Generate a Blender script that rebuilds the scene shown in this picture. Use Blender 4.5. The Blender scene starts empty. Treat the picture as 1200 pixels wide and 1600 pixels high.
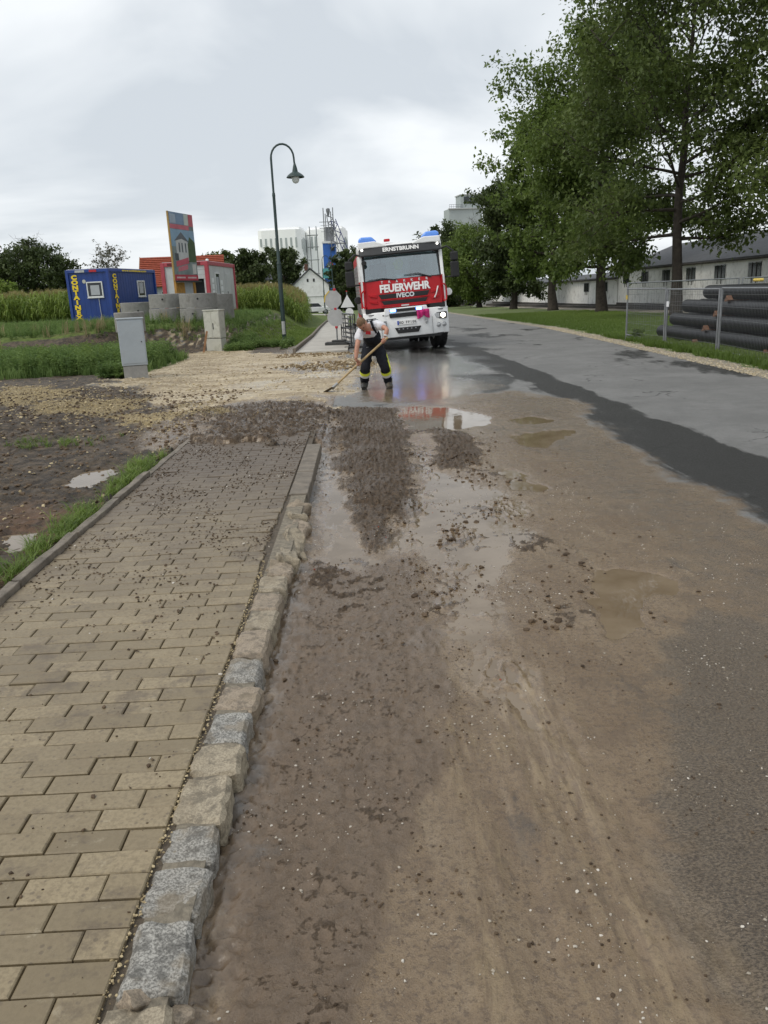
import bpy, bmesh, math, random
import numpy as np
from mathutils import Vector, Matrix, Euler

random.seed(7)
RNG = np.random.default_rng(7)
SC = bpy.context.scene
COL = SC.collection
R = math.radians

# ------------------------------------------------------------------ camera
CAM_H = 1.65
cam_d = bpy.data.cameras.new('camera')
cam = bpy.data.objects.new('camera', cam_d)
COL.objects.link(cam)
cam_d.sensor_fit = 'VERTICAL'
cam_d.sensor_height = 36.0
cam_d.sensor_width = 27.0
cam_d.lens = 1247.0 / 1600.0 * 36.0
cam_d.clip_start = 0.05
cam_d.clip_end = 3000
cam.matrix_world = (Matrix.Translation((0, 0, CAM_H)) @ Matrix.Rotation(R(-0.857), 4, 'Z')
                    @ Matrix.Rotation(R(90 - 15.475), 4, 'X') @ Matrix.Rotation(R(-2.6), 4, 'Z'))
SC.camera = cam

# ------------------------------------------------------------------ sky
SUN_ELEV, SUN_AZ = R(52), R(-120)
world = bpy.data.worlds.new('World')
SC.world = world
world.use_nodes = True
nt = world.node_tree
nt.nodes.clear()
def wn(t, **kw):
    n = nt.nodes.new(t)
    for k, v in kw.items():
        setattr(n, k, v)
    return n
wl = nt.links.new
w_out = wn('ShaderNodeOutputWorld')
w_bg = wn('ShaderNodeBackground')
w_bg.inputs['Strength'].default_value = 0.1
wl(w_bg.outputs[0], w_out.inputs[0])
sky = wn('ShaderNodeTexSky')
sky.sky_type = 'NISHITA'
sky.sun_disc = False
sky.sun_elevation = SUN_ELEV
sky.sun_rotation = SUN_AZ
tc = wn('ShaderNodeTexCoord')
sep = wn('ShaderNodeSeparateXYZ')
wl(tc.outputs['Generated'], sep.inputs[0])
zz = wn('ShaderNodeMath', operation='MAXIMUM')
wl(sep.outputs['Z'], zz.inputs[0]); zz.inputs[1].default_value = 0.0
zz2 = wn('ShaderNodeMath', operation='ADD')
wl(zz.outputs[0], zz2.inputs[0]); zz2.inputs[1].default_value = 0.22
dx = wn('ShaderNodeMath', operation='DIVIDE'); wl(sep.outputs['X'], dx.inputs[0]); wl(zz2.outputs[0], dx.inputs[1])
dy = wn('ShaderNodeMath', operation='DIVIDE'); wl(sep.outputs['Y'], dy.inputs[0]); wl(zz2.outputs[0], dy.inputs[1])
cmb = wn('ShaderNodeCombineXYZ'); wl(dx.outputs[0], cmb.inputs[0]); wl(dy.outputs[0], cmb.inputs[1])
cmb.inputs[2].default_value = 3.7
cn = wn('ShaderNodeTexNoise')
wl(cmb.outputs[0], cn.inputs['Vector'])
cn.inputs['Scale'].default_value = 1.15
cn.inputs['Detail'].default_value = 5.0
cn.inputs['Roughness'].default_value = 0.5
cn.inputs['Distortion'].default_value = 0.35
cr = wn('ShaderNodeValToRGB')
cr.color_ramp.elements[0].position = 0.36
cr.color_ramp.elements[0].color = (0.61, 0.655, 0.70, 1)
cr.color_ramp.elements[1].position = 0.60
cr.color_ramp.elements[1].color = (0.89, 0.92, 0.94, 1)
wl(cn.outputs['Fac'], cr.inputs[0])
cmul = wn('ShaderNodeVectorMath', operation='SCALE')
wl(cr.outputs[0], cmul.inputs[0]); cmul.inputs['Scale'].default_value = 10.0
cmix = wn('ShaderNodeMix', data_type='RGBA')
cmix.inputs[0].default_value = 0.93
wl(sky.outputs[0], cmix.inputs[6]); wl(cmul.outputs[0], cmix.inputs[7])
wl(cmix.outputs[2], w_bg.inputs['Color'])

# ------------------------------------------------------------------ sun behind the cloud
sun_d = bpy.data.lights.new('sun', 'SUN')
sun_d.energy = 1.4
sun_d.angle = R(28)
sun_d.color = (1.0, 0.93, 0.82)
sun = bpy.data.objects.new('sun', sun_d)
COL.objects.link(sun)
sun_dir = Vector((math.sin(SUN_AZ) * math.cos(SUN_ELEV), math.cos(SUN_AZ) * math.cos(SUN_ELEV), math.sin(SUN_ELEV)))
sun.rotation_euler = sun_dir.to_track_quat('Z', 'Y').to_euler()

SC.view_settings.view_transform = 'Standard'
SC.view_settings.look = 'None'
SC.view_settings.exposure = 0.18
SC.view_settings.gamma = 1.0
SC.view_settings.use_curve_mapping = False
SC.render.engine = 'CYCLES'
SC.cycles.max_bounces = 8
SC.cycles.transparent_max_bounces = 12
SC.cycles.use_denoising = True

# ================================================================== helpers
def tag(o, label=None, cat=None, group=None, kind=None):
    if label: o['label'] = label
    if cat: o['category'] = cat
    if group: o['group'] = group
    if kind: o['kind'] = kind
    return o

def thing(name, label, cat, loc=(0, 0, 0), rotz=0.0, group=None):
    o = bpy.data.objects.new(name, None)
    COL.objects.link(o)
    o.location = loc
    o.rotation_euler = (0, 0, rotz)
    o.empty_display_size = 0.2
    return tag(o, label, cat, group)

def copy_tree(o, parent=None):
    c = o.copy()
    COL.objects.link(c)
    c.parent = parent
    for ch in list(o.children):
        copy_tree(ch, c)
    return c

class MB:
    def __init__(s):
        s.v = []; s.f = []
    def add(s, vs, fs):
        b = len(s.v)
        s.v.extend([tuple(p) for p in vs])
        s.f.extend([tuple(i + b for i in f) for f in fs])
        return s
    def box(s, c, d, rot=None):
        hx, hy, hz = d[0] / 2, d[1] / 2, d[2] / 2
        vs = [Vector((x, y, z)) for z in (-hz, hz) for y in (-hy, hy) for x in (-hx, hx)]
        if rot is not None:
            m = rot if isinstance(rot, Matrix) else Euler(rot).to_matrix()
            vs = [m @ q for q in vs]
        vs = [q + Vector(c) for q in vs]
        return s.add(vs, [(0, 2, 3, 1), (4, 5, 7, 6), (0, 1, 5, 4), (2, 6, 7, 3), (0, 4, 6, 2), (1, 3, 7, 5)])
    def prism(s, poly, axis, a, b):
        """extrude a 2-D polygon along axis from a to b; poly coords are the other two axes in order"""
        n = len(poly)
        def mk(p, t):
            if axis == 'x': return (t, p[0], p[1])
            if axis == 'y': return (p[0], t, p[1])
            return (p[0], p[1], t)
        vs = [mk(p, a) for p in poly] + [mk(p, b) for p in poly]
        fs = [tuple(range(n - 1, -1, -1)), tuple(range(n, 2 * n))]
        fs += [(i, (i + 1) % n, n + (i + 1) % n, n + i) for i in range(n)]
        return s.add(vs, fs)
    def tube(s, pts, rad, n=8, cap=True):
        pts = [Vector(p) for p in pts]
        if not hasattr(rad, '__len__'): rad = [rad] * len(pts)
        b = len(s.v)
        up = Vector((0.123, 0.05, 1)).normalized()
        for i, p in enumerate(pts):
            t = (pts[min(i + 1, len(pts) - 1)] - pts[max(i - 1, 0)])
            if t.length < 1e-9: t = Vector((0, 0, 1))
            t.normalize()
            if i == 0:
                u = t.cross(up)
                if u.length < 1e-3: u = t.cross(Vector((1, 0, 0)))
                u.normalize()
            else:
                u = (u - t * u.dot(t))
                if u.length < 1e-6: u = t.orthogonal()
                u.normalize()
            w = t.cross(u)
            for k in range(n):
                a = 2 * math.pi * k / n
                s.v.append(tuple(p + (u * math.cos(a) + w * math.sin(a)) * rad[i]))
        for i in range(len(pts) - 1):
            for k in range(n):
                k2 = (k + 1) % n
                s.f.append((b + i * n + k, b + i * n + k2, b + (i + 1) * n + k2, b + (i + 1) * n + k))
        if cap:
            s.f.append(tuple(b + k for k in range(n - 1, -1, -1)))
            e = b + (len(pts) - 1) * n
            s.f.append(tuple(e + k for k in range(n)))
        return s
    def lathe(s, prof, c=(0, 0, 0), n=24, axis='z', closed=False):
        b = len(s.v)
        for (r, h) in prof:
            for k in range(n):
                a = 2 * math.pi * k / n
                p = (r * math.cos(a), r * math.sin(a), h)
                if axis == 'x': p = (h, r * math.cos(a), r * math.sin(a))
                if axis == 'y': p = (r * math.cos(a), h, r * math.sin(a))
                s.v.append((p[0] + c[0], p[1] + c[1], p[2] + c[2]))
        m = len(prof)
        rng_ = range(m) if closed else range(m - 1)
        for i in rng_:
            j = (i + 1) % m
            for k in range(n):
                k2 = (k + 1) % n
                s.f.append((b + i * n + k, b + i * n + k2, b + j * n + k2, b + j * n + k))
        if not closed:
            s.f.append(tuple(b + k for k in range(n - 1, -1, -1)))
            e = b + (m - 1) * n
            s.f.append(tuple(e + k for k in range(n)))
        return s
    def slab(s, fn, nu, nv, th):
        """curved plate: fn(u,v)->point, th: offset vector for the back"""
        b = len(s.v); th = Vector(th)
        for side in (0, 1):
            for j in range(nv + 1):
                for i in range(nu + 1):
                    p = Vector(fn(i / nu, j / nv))
                    s.v.append(tuple(p + th * side))
        W = nu + 1; o = b + W * (nv + 1)
        for j in range(nv):
            for i in range(nu):
                q = (j * W + i, j * W + i + 1, (j + 1) * W + i + 1, (j + 1) * W + i)
                s.f.append(tuple(b + k for k in q))
                s.f.append(tuple(o + k for k in reversed(q)))
        rim = [i for i in range(W)] + [j * W + nu for j in range(1, nv + 1)] + \
              [nv * W + i for i in range(nu - 1, -1, -1)] + [j * W for j in range(nv - 1, 0, -1)]
        for k in range(len(rim)):
            a_, c_ = rim[k], rim[(k + 1) % len(rim)]
            s.f.append((b + c_, b + a_, o + a_, o + c_))
        return s
    def mesh(s, name):
        me = bpy.data.meshes.new(name)
        me.from_pydata(s.v, [], s.f)
        bm = bmesh.new(); bm.from_mesh(me)
        bmesh.ops.recalc_face_normals(bm, faces=bm.faces)
        bm.to_mesh(me); bm.free()
        return me
    def build(s, name, mat, parent=None, smooth=False, bevel=0.0, seg=2, loc=None):
        me = s.mesh(name)
        me.materials.append(mat)
        if smooth:
            me.polygons.foreach_set('use_smooth', [True] * len(me.polygons))
            if smooth != 'all':
                me.set_sharp_from_angle(angle=R(38))
        o = bpy.data.objects.new(name, me)
        COL.objects.link(o)
        o.parent = parent
        if loc is not None: o.location = loc
        if bevel:
            b = o.modifiers.new('bevel', 'BEVEL')
            b.width = bevel; b.segments = seg; b.limit_method = 'ANGLE'; b.angle_limit = R(35)
            b.harden_normals = False
        return o

def mesh_np(name, V, F, mat, parent=None, smooth=True, attrs=None, fattr=None):
    V = np.ascontiguousarray(V, dtype=np.float32); F = np.ascontiguousarray(F, dtype=np.int32)
    me = bpy.data.meshes.new(name)
    k = F.shape[1]
    me.vertices.add(len(V)); me.vertices.foreach_set('co', V.ravel())
    me.loops.add(F.size); me.loops.foreach_set('vertex_index', F.ravel())
    me.polygons.add(len(F))
    me.polygons.foreach_set('loop_start', np.arange(0, F.size, k, dtype=np.int32))
    try:
        me.polygons.foreach_set('loop_total', np.full(len(F), k, dtype=np.int32))
    except Exception:
        pass
    me.polygons.foreach_set('use_smooth', np.full(len(F), bool(smooth)))
    me.update(calc_edges=True)
    for an, av in (attrs or {}).items():
        av = np.ascontiguousarray(av, dtype=np.float32)
        if av.ndim == 1:
            a = me.attributes.new(an, 'FLOAT', 'POINT'); a.data.foreach_set('value', av)
        else:
            a = me.attributes.new(an, 'FLOAT_COLOR', 'POINT'); a.data.foreach_set('color', av.ravel())
    me.materials.append(mat)
    o = bpy.data.objects.new(name, me)
    COL.objects.link(o)
    o.parent = parent
    return o

def scatter(name, PV, PF, pos, yaw, scl, tilt, mat, parent=None, smooth=False, seed=1, extra=None):
    """join many small copies of one little shape into ONE mesh (stuff)"""
    PV = np.asarray(PV, float); PF = np.asarray(PF, int)
    n = len(pos); m = len(PV)
    rg = np.random.default_rng(seed)
    scl = np.asarray(scl, float)
    if scl.ndim == 1: scl = np.repeat(scl[:, None], 3, 1)
    v = PV[None] * scl[:, None, :]
    ta = rg.uniform(0, 2 * np.pi, n); tl = np.asarray(tilt) * np.ones(n)
    ax = np.stack([np.cos(ta), np.sin(ta), np.zeros(n)], 1)
    c, s = np.cos(tl)[:, None, None], np.sin(tl)[:, None, None]
    axb = ax[:, None, :]
    v = v * c + np.cross(np.broadcast_to(axb, v.shape), v) * s + axb * (v * axb).sum(2, keepdims=True) * (1 - c)
    cy, sy = np.cos(yaw)[:, None], np.sin(yaw)[:, None]
    x = v[..., 0] * cy - v[..., 1] * sy; y = v[..., 0] * sy + v[..., 1] * cy
    v = np.stack([x, y, v[..., 2]], 2) + np.asarray(pos)[:, None, :]
    F = (PF[None] + (np.arange(n) * m)[:, None, None]).reshape(-1, PF.shape[1])
    at = {'rnd': np.repeat(rg.random(n), m)}
    if extra is not None: at['rnd2'] = np.repeat(extra, m)
    return mesh_np(name, v.reshape(-1, 3), F, mat, parent, smooth, at)

_tc = {}
def text_mesh(body, size, extrude=0.004, bold=0.0, spacing=1.0, shear=0.0):
    key = (body, size, extrude, bold, spacing, shear)
    if key in _tc: return _tc[key]
    cu = bpy.data.curves.new('lettering', 'FONT')
    cu.body = body; cu.size = size; cu.extrude = extrude; cu.offset = bold
    cu.align_x = 'CENTER'; cu.align_y = 'CENTER'; cu.space_character = spacing; cu.shear = shear
    cu.resolution_u = 3
    o = bpy.data.objects.new('lettering', cu)
    me = bpy.data.meshes.new_from_object(o)
    bpy.data.objects.remove(o); bpy.data.curves.remove(cu)
    _tc[key] = me
    return me
def lettering(body, size, loc, mat, parent, rot=(R(90), 0, 0), extrude=0.004, bold=0.0, spacing=1.0, scale=(1, 1, 1), shear=0.0, name='lettering'):
    me = text_mesh(body, size, extrude, bold, spacing, shear).copy()
    me.materials.clear(); me.materials.append(mat)
    o = bpy.data.objects.new(name, me); COL.objects.link(o)
    o.parent = parent; o.location = loc; o.rotation_euler = rot; o.scale = scale
    return o

# ------------------------------------------------------------------ noise
def _hash(ix, iy, seed):
    h = (ix.astype(np.int64) * 374761393 + iy.astype(np.int64) * 668265263 + seed * 2147483647) & 0xFFFFFFFF
    h = ((h ^ (h >> 13)) * 1274126177) & 0xFFFFFFFF
    return ((h ^ (h >> 16)) & 0xFFFF) / 65535.0
def perlin(x, y, seed=0):
    ix, iy = np.floor(x), np.floor(y)
    fx, fy = x - ix, y - iy
    u = fx * fx * fx * (fx * (fx * 6 - 15) + 10); v = fy * fy * fy * (fy * (fy * 6 - 15) + 10)
    def g(ax, ay, dx_, dy_):
        a = _hash(ax, ay, seed) * 2 * np.pi
        return np.cos(a) * dx_ + np.sin(a) * dy_
    a = g(ix, iy, fx, fy); b = g(ix + 1, iy, fx - 1, fy)
    c = g(ix, iy + 1, fx, fy - 1); d = g(ix + 1, iy + 1, fx - 1, fy - 1)
    return (a + (b - a) * u + ((c + (d - c) * u) - (a + (b - a) * u)) * v) * 1.5
def fbm(x, y, oct=4, seed=0, gain=0.5):
    t = 0; a = 1.0; n = 0
    for i in range(oct):
        t = t + a * perlin(x, y, seed + i * 17); n += a
        x = x * 2.03 + 5.1; y = y * 2.03 + 1.7; a *= gain
    return t / n
def billow(x, y, oct=3, seed=0):
    t = 0; a = 1.0; n = 0
    for i in range(oct):
        t = t + a * (1 - np.abs(perlin(x, y, seed + i * 13)) * 1.8); n += a
        x = x * 2.1 + 3.3; y = y * 2.1 + 8.1; a *= 0.55
    return np.clip(t / n, 0, 1)
def ss(a, b, x):
    t = np.clip((x - a) / (b - a), 0, 1); return t * t * (3 - 2 * t)
def sdf(poly, x, y):
    """signed distance, positive inside"""
    d = np.full(x.shape, 1e9); inside = np.zeros(x.shape, bool)
    n = len(poly)
    for i in range(n):
        x0, y0 = poly[i]; x1, y1 = poly[(i + 1) % n]
        ex, ey = x1 - x0, y1 - y0
        t = np.clip(((x - x0) * ex + (y - y0) * ey) / (ex * ex + ey * ey + 1e-12), 0, 1)
        d = np.minimum(d, (x - x0 - t * ex) ** 2 + (y - y0 - t * ey) ** 2)
        c = ((y0 > y) != (y1 > y))
        with np.errstate(divide='ignore', invalid='ignore'):
            xi = x0 + (y - y0) * ex / (ey if abs(ey) > 1e-12 else 1e-12)
        inside ^= c & (x < xi)
    d = np.sqrt(d)
    return np.where(inside, d, -d)
def zone(poly, x, y, soft=0.05, namp=0.06, nsc=6.0, seed=3, off=0.0):
    poly = np.array(poly)
    x0, y0 = poly.min(0) - 1.0; x1, y1 = poly.max(0) + 1.0
    m = (x > x0) & (x < x1) & (y > y0) & (y < y1)
    out = np.zeros(x.shape)
    if m.any():
        xs, ys = x[m], y[m]
        d = sdf(poly, xs, ys) + off + namp * 2 * fbm(xs * nsc, ys * nsc * 0.6, 3, seed)
        out[m] = ss(-soft, soft, d)
    return out
# ================================================================== materials
class NT:
    def __init__(s, name):
        s.m = bpy.data.materials.new(name); s.m.use_nodes = True
        s.t = s.m.node_tree; s.t.nodes.clear()
        s.out = s.n('ShaderNodeOutputMaterial')
        s.b = s.n('ShaderNodeBsdfPrincipled')
        s.l(s.b.outputs[0], s.out.inputs[0])
    def n(s, t, **kw):
        k = s.t.nodes.new(t)
        for a, v in kw.items(): setattr(k, a, v)
        return k
    def l(s, a, b): s.t.links.new(a, b)
    def put(s, sock, v):
        if hasattr(v, 'is_linked') or isinstance(v, bpy.types.NodeSocket): s.l(v, sock)
        elif isinstance(v, (tuple, list)) and len(v) == 3 and sock.type == 'RGBA': sock.default_value = (*v, 1)
        else: sock.default_value = v
    def mix(s, f, a, b):
        k = s.n('ShaderNodeMix', data_type='RGBA')
        s.put(k.inputs[0], f); s.put(k.inputs[6], a); s.put(k.inputs[7], b)
        return k.outputs[2]
    def fmix(s, f, a, b):
        k = s.n('ShaderNodeMix', data_type='FLOAT')
        s.put(k.inputs[0], f); s.put(k.inputs[2], a); s.put(k.inputs[3], b)
        return k.outputs[0]
    def math(s, op, a, b=0.0, clamp=False):
        k = s.n('ShaderNodeMath', operation=op); k.use_clamp = clamp
        s.put(k.inputs[0], a); s.put(k.inputs[1], b)
        return k.outputs[0]
    def noise(s, scale, detail=4, rough=0.55, vec=None, dist=0.0):
        k = s.n('ShaderNodeTexNoise')
        k.inputs['Scale'].default_value = scale; k.inputs['Detail'].default_value = detail
        k.inputs['Roughness'].default_value = rough; k.inputs['Distortion'].default_value = dist
        if vec is not None: s.l(vec, k.inputs['Vector'])
        return k.outputs['Fac']
    def ramp(s, v, a, b):
        k = s.n('ShaderNodeMapRange'); k.interpolation_type = 'SMOOTHSTEP'
        s.put(k.inputs['Value'], v); k.inputs['From Min'].default_value = a; k.inputs['From Max'].default_value = b
        return k.outputs[0]
    def pos(s): return s.n('ShaderNodeNewGeometry').outputs['Position']
    def obj(s): return s.n('ShaderNodeTexCoord').outputs['Object']
    def scalev(s, vec, sc):
        k = s.n('ShaderNodeVectorMath', operation='MULTIPLY'); s.l(vec, k.inputs[0]); k.inputs[1].default_value = sc
        return k.outputs[0]
    def attr(s, name):
        return s.n('ShaderNodeAttribute', attribute_name=name)
    def bump(s, h, strength=0.3, dist=0.01, normal=None):
        k = s.n('ShaderNodeBump'); s.put(k.inputs['Height'], h)
        k.inputs['Strength'].default_value = strength; k.inputs['Distance'].default_value = dist
        if normal is not None: s.l(normal, k.inputs['Normal'])
        return k.outputs[0]

def mat(name, col, rough=0.6, var=0.18, scale=4.0, bump=0.0, bscale=60.0, metal=0.0, coat=0.0, dirt=None, dirt_amt=0.4, emit=None, estr=0.0, spec=0.5, world=False):
    t = NT(name)
    v = t.pos() if world else t.obj()
    n1 = t.noise(scale, 5, 0.6, v)
    lo = tuple(c * (1 - var) for c in col); hi = tuple(min(1, c * (1 + var)) for c in col)
    c = t.mix(t.ramp(n1, 0.3, 0.7), lo, hi)
    if dirt is not None:
        n2 = t.noise(scale * 0.6 + 1.3, 6, 0.65, v)
        c = t.mix(t.math('MULTIPLY', t.ramp(n2, 0.48, 0.72), dirt_amt), c, dirt)
    t.put(t.b.inputs['Base Color'], c)
    n3 = t.noise(scale * 2.7, 3, 0.5, v)
    t.put(t.b.inputs['Roughness'], t.fmix(n3, max(0.02, rough * 0.8), min(1, rough * 1.2)))
    t.b.inputs['Metallic'].default_value = metal
    t.b.inputs['Specular IOR Level'].default_value = spec
    if coat:
        t.b.inputs['Coat Weight'].default_value = coat; t.b.inputs['Coat Roughness'].default_value = 0.06
    if bump:
        t.put(t.b.inputs['Normal'], t.bump(t.noise(bscale, 4, 0.6, v), bump, 0.01))
    if emit is not None:
        t.b.inputs['Emission Color'].default_value = (*emit, 1); t.b.inputs['Emission Strength'].default_value = estr
    return t.m

# ---- ground: one material, three sets of surface masks
def ground_material():
    t = NT('ground_surface')
    P = t.pos()
    A, B, Cc = t.attr('A'), t.attr('B'), t.attr('C')
    sa = t.n('ShaderNodeSeparateColor'); t.l(A.outputs['Color'], sa.inputs[0])
    sb = t.n('ShaderNodeSeparateColor'); t.l(B.outputs['Color'], sb.inputs[0])
    sc_ = t.n('ShaderNodeSeparateColor'); t.l(Cc.outputs['Color'], sc_.inputs[0])
    mud, heap, wet, black = sa.outputs[0], sa.outputs[1], sa.outputs[2], A.outputs['Alpha']
    sand, soil, yel, green = sb.outputs[0], sb.outputs[1], sb.outputs[2], B.outputs['Alpha']
    grey, silt, red, shoul = sc_.outputs[0], sc_.outputs[1], sc_.outputs[2], Cc.outputs['Alpha']
    nb = t.noise(0.9, 6, 0.6, P)
    nm = t.noise(7.0, 7, 0.68, P)
    nf = t.noise(48.0, 6, 0.72, P)
    nff = t.noise(190.0, 4, 0.7, P)
    streak = t.noise(9.0, 7, 0.66, t.scalev(P, (1.0, 0.16, 1.0)), 0.8)
    fstreak = t.noise(34.0, 7, 0.72, t.scalev(P, (1.0, 0.13, 1.0)), 0.5)
    ncr = t.math('ADD', t.math('MULTIPLY', nm, 0.5), t.math('MULTIPLY', nf, 0.5))
    def crisp(mask, noise, amp, w):
        v = t.math('ADD', mask, t.math('MULTIPLY', t.math('SUBTRACT', noise, 0.5), amp))
        return t.ramp(v, 0.5 - w, 0.5 + w)
    mud = crisp(mud, nm, 1.3, 0.28)
    heap = crisp(heap, ncr, 2.2, 0.16)
    black = t.math('MULTIPLY', crisp(black, t.math('ADD', t.math('MULTIPLY', streak, 0.6), t.math('MULTIPLY', nm, 0.4)), 2.6, 0.30), 0.94)
    silt = t.math('MULTIPLY', crisp(silt, nm, 1.0, 0.5), 0.85)
    sand = crisp(sand, ncr, 1.8, 0.22)
    soil = crisp(soil, nm, 1.5, 0.25)
    yel = crisp(yel, ncr, 2.6, 0.22)
    green = crisp(green, ncr, 1.8, 0.16)
    shoul = crisp(shoul, ncr, 1.8, 0.16)
    # asphalt: aggregate, stains, hairline cracks
    vor = t.n('ShaderNodeTexVoronoi'); vor.inputs['Scale'].default_value = 85.0; t.l(P, vor.inputs['Vector'])
    spk = t.ramp(vor.outputs['Distance'], 0.1, 0.55)
    asph = t.mix(t.ramp(nb, 0.35, 0.65), (0.185, 0.182, 0.176), (0.262, 0.258, 0.250))
    asph = t.mix(t.math('MULTIPLY', spk, 0.4), asph, (0.12, 0.12, 0.117))
    asph = t.mix(t.math('MULTIPLY', t.ramp(t.noise(2.3, 8, 0.78, P), 0.46, 0.60), 0.40), asph, (0.12, 0.12, 0.117))
    asph = t.mix(t.math('MULTIPLY', t.ramp(nf, 0.45, 0.65), 0.40), asph, (0.11, 0.11, 0.107))
    asph = t.mix(t.math('MULTIPLY', t.ramp(nff, 0.58, 0.68), 0.35), asph, (0.40, 0.395, 0.385))
    ck = t.n('ShaderNodeTexVoronoi'); ck.feature = 'DISTANCE_TO_EDGE'; ck.inputs['Scale'].default_value = 0.42
    wv = t.n('ShaderNodeVectorMath', operation='ADD'); t.l(P, wv.inputs[0])
    nvec = t.n('ShaderNodeTexNoise'); nvec.inputs['Scale'].default_value = 2.2; nvec.inputs['Detail'].default_value = 6; t.l(P, nvec.inputs['Vector'])
    t.l(t.scalev(nvec.outputs['Color'], (1.1, 1.1, 0)), wv.inputs[1]); t.l(wv.outputs[0], ck.inputs['Vector'])
    asph = t.mix(t.math('MULTIPLY', t.ramp(ck.outputs['Distance'], 0.012, 0.004), t.ramp(nb, 0.5, 0.6)), asph, (0.05, 0.05, 0.048))
    blk = t.mix(t.ramp(nf, 0.35, 0.7), (0.014, 0.0138, 0.013), (0.045, 0.044, 0.040))
    blk = t.mix(t.math('MULTIPLY', t.ramp(fstreak, 0.55, 0.7), 0.5), blk, (0.065, 0.063, 0.058))
    col = t.mix(black, asph, blk)
    # silt left by the flood
    mudc = t.mix(t.ramp(nb, 0.3, 0.7), (0.172, 0.117, 0.068), (0.228, 0.166, 0.102))
    mudc = t.mix(t.math('MULTIPLY', t.ramp(nm, 0.46, 0.62), 0.50), mudc, (0.112, 0.074, 0.045))
    mudc = t.mix(t.math('MULTIPLY', t.ramp(streak, 0.50, 0.66), 0.40), mudc, (0.265, 0.205, 0.135))
    mudc = t.mix(t.math('MULTIPLY', t.ramp(nf, 0.50, 0.60), 0.65), mudc, (0.090, 0.062, 0.042))
    mudc = t.mix(t.math('MULTIPLY', t.ramp(nff, 0.53, 0.63), 0.45), mudc, (0.060, 0.043, 0.031))
    mudc = t.mix(t.math('MULTIPLY', t.ramp(nff, 0.44, 0.36), 0.30), mudc, (0.27, 0.22, 0.16))
    mudc = t.mix(t.math('MULTIPLY', t.ramp(t.noise(3.1, 7, 0.72, t.scalev(P, (1, 0.5, 1)), 0.6), 0.57, 0.68), 0.6), mudc, (0.052, 0.044, 0.037))
    agg = t.noise(120.0, 4, 0.75, t.scalev(P, (0.75, 1.25, 1.0)))
    gthru = t.mix(t.ramp(agg, 0.42, 0.58), (0.050, 0.041, 0.033), (0.215, 0.172, 0.124))
    mudc = t.mix(t.math('MULTIPLY', crisp(grey, nm, 1.4, 0.3), 0.75), mudc, gthru)
    siltc = t.mix(t.ramp(fstreak, 0.40, 0.60), (0.275, 0.206, 0.120), (0.145, 0.100, 0.060))
    siltc = t.mix(t.math('MULTIPLY', t.ramp(streak, 0.52, 0.68), 0.6), siltc, (0.17, 0.122, 0.078))
    siltc = t.mix(t.math('MULTIPLY', t.ramp(nf, 0.52, 0.66), 0.5), siltc, (0.10, 0.072, 0.046))
    mudc = t.mix(silt, mudc, siltc)
    sd_ = t.n('ShaderNodeSeparateColor'); t.l(t.attr('D').outputs['Color'], sd_.inputs[0])
    rgh = crisp(sd_.outputs[0], nm, 1.2, 0.35)
    mudc = t.mix(t.math('MULTIPLY', rgh, 0.75), mudc, t.mix(t.ramp(ncr, 0.36, 0.62), (0.080, 0.055, 0.037), (0.168, 0.120, 0.080)))
    col = t.mix(mud, col, mudc)
    heapc = t.mix(t.ramp(nf, 0.34, 0.66), (0.042, 0.028, 0.018), (0.150, 0.105, 0.066))
    heapc = t.mix(t.math('MULTIPLY', t.ramp(nff, 0.5, 0.66), 0.5), heapc, (0.035, 0.025, 0.018))
    col = t.mix(heap, col, heapc)
    soilc = t.mix(t.ramp(nm, 0.38, 0.66), (0.036, 0.029, 0.024), (0.120, 0.090, 0.062))
    soilc = t.mix(t.math('MULTIPLY', t.ramp(nff, 0.56, 0.66), 0.6), soilc, (0.30, 0.24, 0.15))
    col = t.mix(soil, col, soilc)
    col = t.mix(t.math('MULTIPLY', red, t.ramp(nm, 0.3, 0.6)), col, (0.16, 0.095, 0.06))
    yelc = t.mix(t.ramp(nf, 0.35, 0.62), (0.10, 0.075, 0.045), (0.40, 0.31, 0.15))
    col = t.mix(t.math('MULTIPLY', yel, 0.9), col, yelc)
    sandc = t.mix(t.ramp(nm, 0.3, 0.7), (0.36, 0.285, 0.175), (0.54, 0.455, 0.31))
    sandc = t.mix(t.math('MULTIPLY', t.ramp(nf, 0.5, 0.66), 0.55), sandc, (0.22, 0.16, 0.09))
    rut = t.noise(1.6, 6, 0.65, t.scalev(P, (0.35, 1.6, 1.0)), 0.5)
    sandc = t.mix(t.math('MULTIPLY', t.ramp(rut, 0.44, 0.58), 0.8), sandc, (0.24, 0.175, 0.10))
    col = t.mix(sand, col, sandc)
    shc = t.mix(t.ramp(nff, 0.35, 0.6), (0.14, 0.12, 0.09), (0.38, 0.34, 0.27))
    col = t.mix(shoul, col, shc)
    grc = t.mix(t.ramp(nm, 0.35, 0.65), (0.070, 0.105, 0.026), (0.130, 0.170, 0.045))
    grc = t.mix(t.math('MULTIPLY', t.ramp(nb, 0.54, 0.72), 0.6), grc, (0.17, 0.14, 0.065))
    col = t.mix(green, col, grc)
    t.put(t.b.inputs['Base Color'], col)
    rough = t.fmix(mud, 0.66, t.fmix(t.ramp(nm, 0.36, 0.62), 0.13, 0.34))
    rough = t.fmix(black, rough, t.fmix(t.ramp(nf, 0.4, 0.6), 0.42, 0.65))
    rough = t.fmix(heap, rough, 0.40)
    rough = t.fmix(t.math('MAXIMUM', t.math('MAXIMUM', soil, sand), yel), rough, 0.62)
    rough = t.fmix(t.math('MULTIPLY', wet, t.ramp(nf, 0.80, 0.50)), rough, 0.06)
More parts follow.
